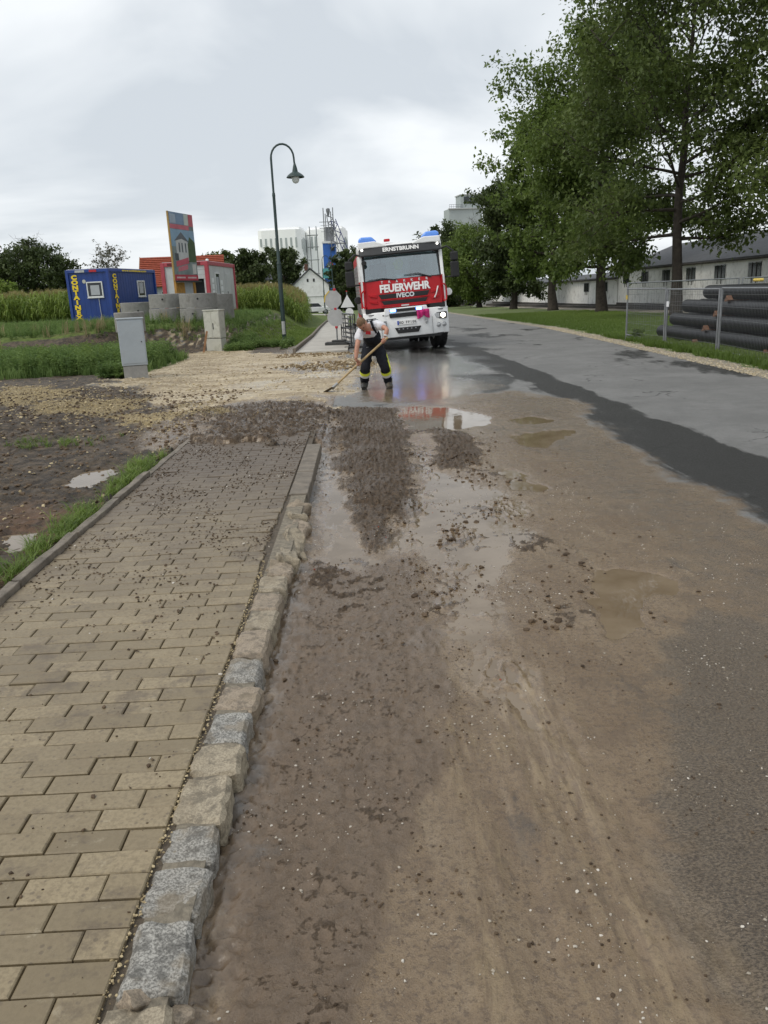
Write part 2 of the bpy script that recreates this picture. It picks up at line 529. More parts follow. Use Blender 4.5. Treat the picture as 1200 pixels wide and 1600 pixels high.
    rough = t.fmix(t.math('MAXIMUM', green, shoul), rough, 0.9)
    t.put(t.b.inputs['Roughness'], rough)
    t.put(t.b.inputs['Specular IOR Level'], t.fmix(wet, t.fmix(t.math('MAXIMUM', t.math('MAXIMUM', heap, soil), black), 0.52, 0.22), 0.6))
    h1 = t.math('ADD', t.math('ADD', t.math('MULTIPLY', nf, 0.8), t.math('MULTIPLY', nff, 0.5)), t.math('MULTIPLY', fstreak, t.math('MULTIPLY', silt, 0.6)))
    hb = t.math('MULTIPLY', t.math('MULTIPLY', h1, t.fmix(wet, 1.0, 0.10)), t.fmix(t.math('MULTIPLY', mud, t.math('SUBTRACT', 1.0, t.math('MAXIMUM', heap, grey))), 1.0, 0.38))
    t.put(t.b.inputs['Normal'], t.bump(hb, 1.0, 0.018))
    return t.m
M = {}
M['ground'] = ground_material()

def water_material():
    t = NT('muddy_water')
    P = t.pos()
    c = t.mix(t.ramp(t.noise(3.0, 4, 0.6, P), 0.35, 0.65), (0.155, 0.115, 0.074), (0.205, 0.158, 0.108))
    t.put(t.b.inputs['Base Color'], c)
    t.put(t.b.inputs['Roughness'], t.fmix(t.ramp(t.noise(4.0, 4, 0.6, P), 0.45, 0.7), 0.015, 0.07))
    t.b.inputs['IOR'].default_value = 1.33
    t.put(t.b.inputs['Normal'], t.bump(t.noise(16.0, 2, 0.5, t.scalev(P, (1, 0.7, 1))), 0.05, 0.01))
    return t.m
M['water'] = water_material()

def brick_material():
    t = NT('clay_paver')
    P = t.pos(); A = t.attr('rnd')
    oi = t.n('ShaderNodeObjectInfo')
    nb = t.noise(1.3, 5, 0.6, P); nf = t.noise(60, 5, 0.7, P); nm = t.noise(11, 5, 0.65, P)
    rnd = t.math('FRACT', t.math('ADD', oi.outputs['Random'], A.outputs['Fac']))
    c = t.mix(rnd, (0.185, 0.145, 0.086), (0.300, 0.240, 0.148))
    c = t.mix(t.math('MULTIPLY', t.ramp(nf, 0.42, 0.62), 0.6), c, (0.165, 0.128, 0.074))
    c = t.mix(t.math('MULTIPLY', t.ramp(nm, 0.50, 0.75), 0.55), c, (0.19, 0.145, 0.09))
    sp = t.n('ShaderNodeSeparateXYZ'); t.l(P, sp.inputs[0])
    # washed-on mud, thicker towards the mud flow; a few stains close by
    amt = t.ramp(t.math('ADD', sp.outputs['Y'], t.math('MULTIPLY', t.math('SUBTRACT', nb, 0.5), 5.0)), 3.6, 8.6)
    mudf = t.math('MULTIPLY', amt, t.ramp(t.math('ADD', nf, t.math('MULTIPLY', amt, 0.22)), 0.42, 0.62))
    c = t.mix(t.math('MULTIPLY', mudf, 0.9), c, (0.105, 0.078, 0.055))
    coat = t.math('MULTIPLY', t.ramp(t.math('ADD', sp.outputs['Y'], t.math('MULTIPLY', t.math('SUBTRACT', t.noise(2.6, 6, 0.7, P), 0.5), 7.0)), 2.2, 7.5), 0.8)
    c = t.mix(coat, c, (0.135, 0.104, 0.070))
    coat2 = t.ramp(t.math('ADD', sp.outputs['Y'], t.math('MULTIPLY', t.math('SUBTRACT', t.noise(4.5, 7, 0.75, P), 0.5), 8.0)), 5.2, 8.4)
    c = t.mix(t.math('MULTIPLY', coat2, 0.85), c, (0.088, 0.064, 0.043))
    eff = t.math('MULTIPLY', t.ramp(t.noise(14, 6, 0.7, P), 0.60, 0.72), t.ramp(sp.outputs['Y'], 4.5, 2.0))
    c = t.mix(t.math('MULTIPLY', eff, 0.5), c, (0.36, 0.31, 0.22))
    st = t.math('MULTIPLY', t.ramp(t.noise(2.1, 7, 0.75, P), 0.53, 0.64), 0.65)
    c = t.mix(st, c, (0.10, 0.075, 0.05))
    spk = t.n('ShaderNodeTexVoronoi'); spk.inputs['Scale'].default_value = 38; t.l(P, spk.inputs['Vector'])
    c = t.mix(t.math('MULTIPLY', t.ramp(spk.outputs['Distance'], 0.30, 0.16), t.math('MULTIPLY', t.ramp(nm, 0.40, 0.60), 0.6)), c, (0.10, 0.076, 0.052))
    t.put(t.b.inputs['Base Color'], c)
    t.put(t.b.inputs['Roughness'], t.fmix(nm, 0.42, 0.66))
    t.put(t.b.inputs['Normal'], t.bump(t.math('ADD', nf, t.math('MULTIPLY', nm, 1.5)), 0.35, 0.004))
    return t.m
M['brick'] = brick_material()
M['joint'] = mat('joint_sand', (0.085, 0.066, 0.045), 0.75, 0.3, 40, 0.5, 150, world=True)

def granite(name, c1, c2, seed):
    t = NT(name)
    P = t.scalev(t.pos(), (1, 1, 1))
    oi = t.n('ShaderNodeObjectInfo')
    nf = t.noise(150, 4, 0.7, P); nm = t.noise(22, 5, 0.65, P); nb = t.noise(7, 4, 0.6, P)
    c = t.mix(t.ramp(nf, 0.36, 0.62), c1, c2)
    c = t.mix(t.math('MULTIPLY', t.ramp(nm, 0.46, 0.64), 0.75), c, tuple(x * 0.5 for x in c1))
    c = t.mix(t.math('MULTIPLY', t.ramp(nb, 0.48, 0.66), 0.6), c, (0.22, 0.175, 0.115))
    c = t.mix(t.math('MULTIPLY', oi.outputs['Random'], 0.2), c, (0.16, 0.13, 0.09))
    t.put(t.b.inputs['Base Color'], c)
    t.b.inputs['Roughness'].default_value = 0.6
    t.put(t.b.inputs['Normal'], t.bump(t.math('ADD', nf, t.math('MULTIPLY', nm, 2.0)), 0.6, 0.006))
    return t.m
M['gran_grey'] = granite('granite_grey', (0.12, 0.116, 0.105), (0.43, 0.415, 0.38), 1)
M['gran_tan'] = granite('granite_tan', (0.24, 0.20, 0.14), (0.41, 0.35, 0.255), 2)
M['gran_brown'] = granite('granite_brown', (0.23, 0.185, 0.135), (0.38, 0.305, 0.225), 3)
M['mortar'] = mat('mortar', (0.19, 0.165, 0.125), 0.85, 0.3, 30, 0.8, 90, world=True)
M['edging'] = mat('old_edging_concrete', (0.165, 0.14, 0.11), 0.7, 0.25, 9, 0.5, 90, dirt=(0.08, 0.065, 0.05), world=True)
M['concrete'] = mat('concrete', (0.30, 0.295, 0.28), 0.75, 0.15, 5, 0.35, 60, dirt=(0.16, 0.15, 0.13))
M['path'] = mat('path_concrete', (0.42, 0.40, 0.36), 0.7, 0.12, 1.5, 0.3, 60, dirt=(0.26, 0.23, 0.18), world=True)

def leaf_material(name, lo, hi, trans=0.35, rough=0.5):
    t = NT(name)
    a = t.attr('rnd')
    c = t.mix(a.outputs['Fac'], lo, hi)
    t.put(t.b.inputs['Base Color'], c)
    t.b.inputs['Roughness'].default_value = rough
    t.b.inputs['Specular IOR Level'].default_value = 0.3
    tr = t.n('ShaderNodeBsdfTranslucent'); t.put(tr.inputs['Color'], t.mix(0.5, c, tuple(min(1, x * 1.4) for x in hi)))
    mx = t.n('ShaderNodeMixShader'); mx.inputs[0].default_value = trans
    t.l(t.b.outputs[0], mx.inputs[1]); t.l(tr.outputs[0], mx.inputs[2]); t.l(mx.outputs[0], t.out.inputs[0])
    return t.m
M['leaf_lime'] = leaf_material('leaf_fresh', (0.060, 0.100, 0.022), (0.165, 0.225, 0.052))
M['leaf_dark'] = leaf_material('leaf_dark', (0.048, 0.075, 0.020), (0.130, 0.170, 0.045))
M['leaf_deep'] = leaf_material('leaf_deep', (0.028, 0.046, 0.014), (0.080, 0.108, 0.032), 0.25)
M['leaf_grey'] = leaf_material('leaf_grey', (0.10, 0.10, 0.075), (0.17, 0.17, 0.13), 0.2)
M['weed'] = leaf_material('weed_leaf', (0.070, 0.130, 0.034), (0.200, 0.285, 0.090))
M['straw'] = leaf_material('straw', (0.22, 0.18, 0.09), (0.38, 0.31, 0.18), 0.2)
M['corn'] = leaf_material('corn_leaf', (0.110, 0.180, 0.030), (0.250, 0.320, 0.070), 0.35)
M['tassel'] = leaf_material('corn_tassel', (0.22, 0.19, 0.07), (0.32, 0.28, 0.12), 0.2)
M['grass'] = leaf_material('grass_blade', (0.085, 0.140, 0.025), (0.190, 0.265, 0.060))
M['bark'] = mat('bark', (0.050, 0.040, 0.032), 0.9, 0.35, 5, 1.0, 22)

def stone_material(name, lo, hi):
    t = NT(name)
    t.b.inputs['Specular IOR Level'].default_value = 0.2
    a = t.attr('rnd')
    t.put(t.b.inputs['Base Color'], t.mix(a.outputs['Fac'], lo, hi))
    t.b.inputs['Roughness'].default_value = 0.6
    return t.m
M['clod'] = stone_material('mud_clod', (0.040, 0.026, 0.016), (0.125, 0.086, 0.053))
M['pebble'] = stone_material('pebble_mix', (0.30, 0.26, 0.20), (0.62, 0.58, 0.52))
M['yellowstone'] = stone_material('gravel_yellow', (0.20, 0.15, 0.08), (0.50, 0.41, 0.25))
M['sandstone'] = stone_material('gravel_sand', (0.36, 0.29, 0.18), (0.60, 0.53, 0.40))
M['brickred'] = stone_material('brick_chip', (0.20, 0.045, 0.025), (0.28, 0.07, 0.04))

# ================================================================== terrain
XR_Y = [0, 12.8, 19.8, 34, 65, 200, 900]; XR_X = [6.0, 6.46, 6.75, 7.55, 7.8, 8.6, 9.0]
def road_edge(y): return np.interp(y, XR_Y, XR_X)
ZN = {
'heap1':[(-0.45, 11.9), (0.42, 11.5), (0.46, 8.5), (0.35, 6.31), (0.09, 5.14), (-0.04, 4.96), (-0.11, 6.0), (-0.33, 8.0)],
'heap2':[(0.79, 9.75), (1.17, 9.1), (1.09, 7.82), (0.84, 7.28), (0.68, 7.46)],
'rough':[(-0.51, 4.0), (-0.46, 4.71), (-0.1, 4.66), (0.27, 4.87), (0.3, 4.48), (0.28, 3.43), (0.3, 3.23), (0.2, 2.5), (0.02, 2.02), (-0.12, 1.49), (-0.15, 0.9), (-0.5, 0.9), (-0.5, 2.78)],
'run':[(-0.6, 10.57), (-0.44, 10.11), (-0.34, 7.7), (-0.17, 6.21), (-0.08, 5.18), (0.05, 4.76), (-0.1, 4.6), (-0.33, 4.75), (-0.44, 6.05), (-0.5, 7.58), (-0.56, 8.76)],
'sheen':[(0.35, 4.47), (0.84, 4.63), (0.68, 3.39), (0.79, 2.9), (0.8, 2.16), (0.8, 1.0), (0.65, 1.0), (0.58, 2.28), (0.49, 2.68), (0.29, 3.17)],
'mid':[(0.46, 8.88), (0.66, 7.19), (1.0, 6.73), (1.22, 5.75), (0.84, 4.63), (0.62, 3.85), (0.6, 3.33), (0.66, 3.0), (0.58, 2.8), (0.46, 2.95), (0.34, 3.23), (0.31, 3.57), (0.32, 4.59), (0.23, 4.98), (0.06, 4.94), (0.29, 6.02), (0.43, 7.24)],
'pred':[(0.42, 11.3), (0.62, 11.8), (1.19, 11.4), (1.62, 10.45), (1.46, 9.8), (1.02, 9.6), (0.49, 9.75)],
'p2':[(1.79, 10.05), (2.12, 10.28), (2.36, 9.93), (2.04, 9.67)],
'p3':[(1.63, 8.97), (2.05, 9.2), (2.45, 9.13), (2.18, 8.82), (1.84, 8.25), (1.65, 8.3)],
'p4':[(1.27, 4.45), (1.51, 4.44), (1.73, 4.22), (1.65, 4.06), (1.45, 3.99), (1.28, 3.57), (1.14, 3.54), (1.16, 3.87)],
'p5':[(1.24, 7.11), (1.45, 6.88), (1.38, 6.42), (1.18, 6.46)],
'front':[(-0.46, 19.2), (0.84, 24.0), (2.28, 25.0), (2.7, 19.15), (2.21, 13.98), (1.91, 12.73), (1.2, 11.84), (0.43, 11.69), (-0.35, 13.34)],
'black':[(2.64, 27.0), (3.33, 22.16), (3.47, 16.81), (3.52, 13.42), (3.58, 10.37), (3.7, 7.19), (3.65, 5.0), (2.9, 4.0), (2.49, 4.75), (2.62, 5.53), (2.48, 6.47), (2.45, 8.04), (2.66, 10.43), (2.80, 13.27), (2.67, 16.08), (2.31, 19.48)],
'black2':[(1.75, 15.85), (2.73, 15.66), (2.44, 13.12), (1.92, 12.81)],
'blackfar':[(2.2, 21.5), (3.6, 22.5), (3.4, 27.0), (2.5, 34.0), (1.2, 33.0), (0.3, 27.0), (0.6, 23.0)],
'film':[(-0.7, 11.8), (0.43, 11.56), (1.32, 12.95), (2.33, 12.81), (3.0, 11.83), (2.75, 8.76), (2.65, 6.16), (2.75, 5.22), (2.95, 4.3), (3.2, 3.29), (3.4, 0.2), (-0.88, 0.2), (-0.6, 2.78), (-0.6, 7.73)],
'grey':[(1.11, 3.2), (1.41, 3.44), (1.96, 3.68), (2.65, 3.29), (2.8, 0.5), (0.92, 0.9), (1.01, 1.94), (1.08, 2.58)],
'band1':[(0.29, 3.17), (0.31, 2.49), (0.32, 1.86), (0.32, 1.0), (0.15, 1.0), (0.16, 1.87), (0.18, 2.5)],
'band2':[(0.62, 3.39), (0.74, 3.12), (0.74, 2.45), (0.71, 2.02), (0.76, 1.65), (0.74, 1.0), (0.47, 1.0), (0.48, 1.73), (0.42, 2.29), (0.41, 2.83)],
'dtrack':[(0.76, 3.45), (0.84, 3.11), (0.89, 2.43), (0.85, 1.71), (0.83, 1.0), (0.73, 1.0), (0.73, 1.83), (0.74, 2.37), (0.76, 3.01)],
'ctrack':[(0.36, 2.5), (0.42, 2.4), (0.44, 2.0), (0.44, 1.0), (0.35, 1.0), (0.35, 2.0)],
'lpud':[(-2.82, 7.15), (-2.79, 7.65), (-2.56, 7.98), (-2.40, 7.6), (-2.5, 6.95)],
'lpud2':[(-2.7, 5.57), (-2.49, 5.75), (-2.29, 5.29), (-2.44, 5.1)],
'sand':[(-4.9, 16.2), (-6.02, 23.3), (-5.6, 27.5), (-4.2, 28.0), (-2.4, 24.2), (-0.44, 24.2), (0.5, 20.4), (-0.14, 15.34), (-0.73, 12.52), (-2.72, 12.48)],
'yel':[(-7.87, 17.51), (-5.02, 15.03), (-3.01, 12.01), (-2.5, 12.93), (-2.13, 11.4), (-2.8, 10.12), (-4.22, 10.89), (-5.2, 12.74), (-6.21, 13.69)],
'red':[(-2.73, 5.66), (-2.51, 6.35), (-2.05, 6.46), (-2.07, 5.25), (-2.28, 4.64)],
'mudpile':[(-2.55, 11.23), (-1.43, 12.54), (-0.72, 12.28), (-0.3, 11.2), (-0.36, 8.67), (-0.87, 7.9), (-1.95, 8.69)],
'ochre':[(-2.2, 19.2), (-0.9, 20.8), (0.2, 20.0), (0.1, 18.4), (-1.2, 18.0)],
}
PATH_C = [(24.3, -1.28), (35, -1.36), (46, -1.63), (58, -1.85), (70, -1.95), (85, -2.3), (100, -4.0), (112, -7.5)]
def path_x(y): return np.interp(y, [p[0] for p in PATH_C], [p[1] for p in PATH_C])
def plateau(x, y):
    yb = 28 - 2.8 * ss(-6, -10, x)
    return ss(yb, yb + 2.4, y) * ss(-3.2, -5.6, x) * (1 - ss(62, 88, y))
def base_z(x, y):
    u = np.minimum(y, 170.0)
    s = -0.011 * (4 * np.logaddexp(0, (u - 20) / 4.0))
    P = plateau(x, y)
    left = 0.09 * (1 - ss(11, 16, y)) * ss(-0.5, -1.2, x)
    return s * (1 - P) + (0.85 - 0.16 * ss(-8.5, -11.0, x)) * P + left
def gz(x, y):
    return float(base_z(np.array([float(x)]), np.array([float(y)]))[0])

def ground(x, y):
    z = base_z(x, y)
    near = y < 45
    nl = fbm(x * 0.7, y * 0.7, 3, 5)
    xr = road_edge(y)
    road = (x > -0.53) & (x <= xr + 1e-4)
    left = x <= -0.53
    right = x > xr + 1e-4
    far = ss(60, 25, y)
    n8 = fbm(x * 7, y * 7, 3, 21); n30 = fbm(x * 26, y * 26, 2, 31)
    clod = billow(x * 7, y * 7, 3, 41); clod2 = billow(x * 19, y * 19, 2, 51)
    zo = {k: zone(v, x, y, 0.05, 0.07, 5.0, 3 + i) for i, (k, v) in enumerate(ZN.items())}
    def zz(k, soft, amp, sc=5.0, off=0.0): return zone(ZN[k], x, y, soft, amp, sc, 77, off)
    # road surface
    film = zz('film', 0.34, 0.20, 1.6) * road
    heap = np.maximum(zz('heap1', 0.14, 0.13, 4.0), zz('heap2', 0.13, 0.11, 5.0))
    pile = zz('mudpile', 0.30, 0.35, 1.7)
    rough = zz('rough', 0.08, 0.10, 4.0)
    run = zz('run', 0.09, 0.07, 6.0); mid = zz('mid', 0.16, 0.14, 4.0)
    pred = zz('pred', 0.08, 0.05, 5.0)
    pud = np.maximum.reduce([zz('p2', .06, .05), zz('p3', .07, .06), zz('p4', .06, .05), zz('p5', .07, .12)])
    front = zz('front', 0.5, 0.4, 0.9)
    # scattered clods on the wet strip and to the right of it
    crumbs = ss(0.62, 0.74, billow(x * 5.5, y * 5.0, 2, 91)) * ss(-0.05, 0.25, fbm(x * 1.8, y * 1.5, 2, 93)) * film * ss(3.2, 4.2, y) * ss(11.8, 10.5, y) * ss(1.5, 1.0, x)
    z += film * (0.004 * n8 + 0.0015 * n30)
    z += heap * (0.010 + 0.030 * zone(ZN['heap1'], x, y, 0.22, 0.05, 3.0, 78, -0.16) + 0.038 * (clod - 0.35) + 0.030 * (clod2 - 0.4) + 0.012 * n30)
    z += rough * (0.010 + 0.016 * (clod2 - 0.45) + 0.006 * n8)
    z += crumbs * (0.016 * clod2)
    isl = ss(0.42, 0.75, billow(x * 13, y * 6.5, 3, 151)) * ss(-0.12, 0.22, fbm(x * 3.2, y * 1.6, 3, 153))
    isl = np.maximum(isl, ss(0.66, 0.8, billow(x * 24, y * 14, 2, 155)) * 0.35)
    z += np.maximum(run, mid) * (-0.011 + 0.015 * isl) * (1 - heap)
    z -= np.maximum(pud, pred) * 0.022 * (1 - heap * 0.7)
    st = fbm(x * 22, y * 2.2, 3, 61)
    band = np.maximum(zz('band1', .05, .05, 4), zz('band2', .06, .07, 4))
    z += band * (0.005 + 0.010 * st + 0.006 * fbm(x * 45, y * 7, 3, 141) + 0.004 * n8)
    dt = np.maximum(zz('dtrack', .05, .02, 3), zz('ctrack', 0.04, 0.02, 3)) * ss(2.5, 2.1, y)
    z -= dt * 0.009
    z += np.where(road, 0.0012 * n30, 0)
    # a low washed-up lip along the kerb foot
    z += np.where(road, 0.02 * ss(-0.30, -0.52, x) * ss(0.9, 1.2, y) * ss(9.5, 7.0, y) * (0.5 + clod2), 0)
    # mud over the end of the pavement
    pz = pile * (0.024 + 0.035 * ss(10.5, 9.0, y) + 0.060 * (clod - 0.35) + 0.030 * (clod2 - 0.4) + 0.014 * n30) * ss(12.6, 11.5, y)
    z += np.where(left | (x < 0.4), pz, 0)
    # left ground
    under = left & (x > -2.14) & (y < 9.3)
    lf = np.where(left, 1.0, 0.0)
    soil_n = fbm(x * 1.6, y * 1.6, 4, 101)
    z += lf * far * (0.05 * soil_n * ss(-2.1, -3.2, x) + (0.030 * (clod - 0.5) + 0.016 * (clod2 - 0.4)) * ss(26, 18, y)) * np.where((x > -2.3) & (y > 13), 0.4, 1.0)
    z += lf * 0.10 * ss(-3.2, -5.5, x) * ss(8.5, 11.5, y) * ss(21, 16, y)
    lp = np.maximum(zz('lpud', .10, .05), zz('lpud2', .10, .05)) * lf
    z -= lp * 0.05
    drop = ss(9.0, 8.4, y + 1.1 * fbm(x * 2.2, y * 2.2, 3, 131)) * ss(-2.16, -2.08, x) * lf
    z = np.where(left, z * (1 - drop) + (-0.12) * drop, z)
    z += lf * 0.012 * clod * ss(8.8, 9.4, y) * ss(24, 20, y)
    # cut bank is lumpy
    bank = plateau(x, y); bank = bank * (1 - bank) * 4
    z += bank * 0.12 * fbm(x * 1.1, y * 1.1, 3, 111)
    # masks
    black = np.maximum.reduce([zz('black', .09, .08, 1.6, -0.06) * ss(2.2, 2.9, x + 0.02 * y), zz('black', .30, .16, 1.6, -0.02) * ss(3.2, 2.6, x) * 0.9, zz('black2', .2, .22, 1.4), zz('blackfar', .5, .6, 0.7) * 0.9])
    patch = ss(0.10, 0.32, fbm(x * 0.55, y * 0.28, 5, 121, 0.6)) * road * ss(9, 14, y) * ss(70, 40, y) * ss(3.6, 4.2, x) * 0.75
    black = np.maximum(black, patch) * road * (1 - film)
    wet = np.maximum.reduce([run, mid, front, pud, pred])
    wet = np.maximum(wet, zz('sheen', 0.2, 0.2, 2.0) * 0.75 * ss(-0.35, 0.15, n8))
    wet = np.maximum(wet, film * 0.45 * ss(-0.15, 0.25, nl) * ss(2.4, 4.5, y) * (1 - rough))
    wet = np.maximum(wet, np.where(road, 0.85 * ss(-0.33, -0.45, x + 0.06 * n8) * ss(5.2, 4.6, y), 0))
    wet = np.maximum(wet, dt * 0.5 * ss(-0.2, 0.2, fbm(x * 6, y * 2, 3, 161)))
    wet = np.maximum(wet, pile * ss(0.0, 0.35, n8) * 0.8)
    drivewet = lf * ss(-4.0, -1.5, x) * ss(12, 14, y) * ss(24, 21, y) * ss(0.0, 0.3, nl) * 0.7
    wet = np.maximum(wet, drivewet)
    mudm = np.maximum(film, front * 0.75 * ss(17.5, 12.5, y))
    mudm = np.maximum(mudm, lf * ss(8.3, 8.8, y) * ss(-5, -2.5, x))
    heapm = np.maximum(heap, pile * ss(0.30, 0.55, clod) * 0.9)
    heapm = np.maximum(heapm, rough * 0.34 * ss(0.35, 0.7, clod2))
    heapm = np.maximum.reduce([heapm, crumbs, np.maximum(run, mid) * isl * 0.45])
    sand = zz('sand', .5, .7, 0.8)
    sand *= ss(0.48, 0.40, zz('ochre', 0.5, 0.6, 0.9) * ss(0.2, 0.6, clod)) 
    sand = np.maximum(sand, bank * ss(-4.2, -5.0, x) * ss(-8.2, -7.2, x) * ss(-0.1, 0.2, n8) * 0.7)
    yel = zz('yel', .5, .9, 0.7) * (1 - sand)
    soil = lf * (1 - sand) * np.where(y < 8.6, 1.0, ss(-1.9, -3.3, x + 0.6 * nl))
    soil = np.maximum(soil, bank * lf * (1 - sand))
    pl = plateau(x, y)
    green = lf * np.maximum(ss(0.75, 0.95, pl), ss(23.6, 24.4, y) * ss(-2.1, -2.35, x - (path_x(y) + 1.28)) * (1 - bank) * ss(28.8, 29.3, y + 1.2 * nl))
    green = np.maximum(green, lf * ss(-4.9, -5.8, x) * ss(19.5, 20.5, y + nl) * ss(26.0, 24.5, y))
    green = np.maximum(green, lf * ss(44, 52, y))
    red = zz('red', .3, .4, 1.5) * lf
    sh = right * ss(0.75, 0.45, (x - xr) + 0.45 * nl + 0.1 * n8)
    yard = right * ss(16.3, 16.8, x + 0.4 * nl)
    green = np.maximum(green, right * (1 - sh) * (1 - yard))
    shm = np.maximum(sh, yard)
    z = np.where(right, z + 0.015 + 0.03 * nl * ss(0, 1.5, x - xr) - 0.0, z)
    grey = zz('grey', .3, .3, 1.5) * film
    grey = np.maximum(grey, film * ss(1.2, 2.2, x + 0.3 * nl) * 0.55)
    silt = np.maximum(zz('band1', .10, .08, 3), zz('band2', .14, .10, 3)) * (0.62 + 0.5 * np.clip(st, -0.6, 0.6))
    one = np.ones_like(x)
    A = np.stack([mudm, heapm, wet, black], 1)
    B = np.stack([sand, soil, yel, green], 1)
    C = np.stack([grey, silt, red, shm], 1)
    D = np.stack([rough * road, bank * lf, one * 0, one], 1)
    return z, {'A': np.clip(A, 0, 1), 'B': np.clip(B, 0, 1), 'C': np.clip(C, 0, 1), 'D': np.clip(D, 0, 1)}

YS = np.concatenate([np.geomspace(0.75, 42.0, 600), np.linspace(43, 180, 90), np.geomspace(190, 1400, 14)])
def sheet(name, xfun, nx, label):
    X = np.stack([xfun(y) for y in YS]); Y = np.repeat(YS[:, None], nx, 1)
    x, y = X.ravel(), Y.ravel()
    z, at = ground(x, y)
    ny = len(YS)
    idx = np.arange(ny * nx).reshape(ny, nx)
    F = np.stack([idx[:-1, :-1], idx[:-1, 1:], idx[1:, 1:], idx[1:, :-1]], -1).reshape(-1, 4)
    o = mesh_np(name, np.stack([x, y, z], 1), F, M['ground'], None, True, at)
    tag(o, label, None, None, 'structure')
    return o
u_road = np.concatenate([np.linspace(0, 0.42, 230, endpoint=False), np.linspace(0.42, 1, 90)])
def x_road(y): return -0.53 + u_road * (road_edge(y) + 0.53)
road = sheet('road', x_road, len(u_road), 'mud covered asphalt road with wet strips, tyre tracks and puddles')
xl = -np.concatenate([np.linspace(0.53, 6.0, 190, endpoint=False), np.linspace(6.0, 16, 90, endpoint=False), np.geomspace(16, 900, 36)])[::-1]
field = sheet('field', lambda y: xl, len(xl), 'dug-up soil, gravel drive and raised field left of the pavement')
vr = np.concatenate([np.linspace(0, 12, 70, endpoint=False), np.geomspace(12, 900, 34)])
verge = sheet('verge', lambda y: road_edge(y) + vr, len(vr), 'grass verge with gravel shoulder on the right of the road')

# ------------------------------------------------------------------ standing water
def puddle(keys, label, level, x0, x1, y0, y1, step=0.05):
    xs = np.arange(x0, x1 + 1e-6, step); ys = np.arange(y0, y1 + 1e-6, step)
    X, Y = np.meshgrid(xs, ys)
    x, y = X.ravel(), Y.ravel()
    keep = np.zeros(len(x))
    for k in keys: keep = np.maximum(keep, (sdf(np.array(ZN[k]), x, y) > -0.26).astype(float))
    z = np.where(x > -0.53, base_z(np.maximum(x, 0), y), base_z(x, y)) + level
    idx = np.arange(len(x)).reshape(len(ys), len(xs))
    F = np.stack([idx[:-1, :-1], idx[:-1, 1:], idx[1:, 1:], idx[1:, :-1]], -1).reshape(-1, 4)
    F = F[(keep[F].min(1) > 0)]
    used = np.unique(F); mp = np.zeros(len(x), int); mp[used] = np.arange(len(used))
    o = mesh_np('puddle', np.stack([x, y, z], 1)[used], mp[F], M['water'], None, True)
    return tag(o, label, None, None, 'structure')
puddle(['run'], 'water running along the kerb between stones and mud heap', -0.0062, -0.7, 0.3, 4.3, 10.8)
puddle(['mid'], 'long shallow strip of water down the middle of the mud', -0.0058, -0.1, 1.4, 2.5, 9.2)
puddle(['pred'], 'puddle behind the mud heap that mirrors the fire truck', -0.0085, 0.2, 2.0, 9.3, 12.2)
puddle(['p2'], 'narrow brown puddle, farther of two by the dark asphalt strip', -0.009, 1.5, 2.7, 9.3, 10.6)
puddle(['p3'], 'olive brown puddle, nearer of two by the dark asphalt strip', -0.009, 1.4, 2.7, 7.9, 9.5)
puddle(['p4'], 'pale puddle reflecting the sky and leaves at right', -0.009, 0.9, 2.0, 3.3, 4.7, 0.06)
puddle(['p5'], 'small broken puddle on brown film beside the wet strip', -0.009, 1.0, 1.7, 6.2, 7.4, 0.06)
puddle(['lpud'], 'bright puddle in the soil beside the grass tufts', -0.025, -3.1, -2.2, 6.6, 8.3, 0.06)
puddle(['lpud2'], 'faint shallow puddle in reddish soil at left edge', -0.030, -3.0, -2.1, 4.9, 6.0, 0.06)
# ================================================================== pavement, kerb, edging
PAVE_Z = 0.115
X_IN, X_LEFT = -0.665, -2.02           # inner edge of kerb, inner edge of the left edging
pb = MB(); pb.box(((X_IN + X_LEFT) / 2, 5.05, 0.045), (X_IN - X_LEFT + 0.10, 8.7, 0.11))
pavement = pb.build('pavement', M['joint'])
tag(pavement, 'tan brick pavement beside the granite kerb, muddy at its far end', None, None, 'structure')

def brick_proto(L, W, Hh, chip):
    c = 0.004
    rg = random.Random(chip)
    j = lambda: rg.uniform(-0.0012, 0.0012)
    a, b = L / 2, W / 2
    lo = [(-a, -b), (a, -b), (a, b), (-a, b)]
    v = [(x, y, -Hh) for x, y in lo] + [(x, y, -c) for x, y in lo] + \
        [(x - math.copysign(c, x) + j(), y - math.copysign(c, y) + j(), j() * 0.6) for x, y in lo]
    f = [(4, 5, 9, 8), (5, 6, 10, 9), (6, 7, 11, 10), (7, 4, 8, 11), (8, 9, 10, 11), (0, 1, 5, 4), (1, 2, 6, 5), (2, 3, 7, 6), (3, 0, 4, 7)]
    return v, f
BL, BW = 0.225, 0.100
protos = {}
def brick_mesh(L, k):
    key = (round(L, 3), k)
    if key not in protos:
        v, f = brick_proto(L, BW - 0.006, 0.05, k)
        me = bpy.data.meshes.new('brick'); me.from_pydata(v, [], f); me.materials.append(M['brick'])
        protos[key] = me
    return protos[key]
spots = []
row = 0
y = 0.95
while y < 9.15:
    xoff = (0.5 * BL if row % 2 else 0.0)
    xe = X_IN - 0.008
    # near the displaced stones the brick edge is broken away
    x = xe
    first = True
    while x > X_LEFT + 0.03:
        L = BL - 0.006
        if first and row % 2: L = BL / 2 - 0.006
        if x - L < X_LEFT + 0.004: L = x - X_LEFT - 0.004
        if L > 0.03:
            spots.append((x - L / 2, y, L))
        x -= L + 0.006
        first = False
    row += 1
    y += BW
rb = random.Random(4)
n_single = 0
rest_v, rest_f, rest_r = [], [], []
ordered = sorted(spots, key=lambda s: s[1])
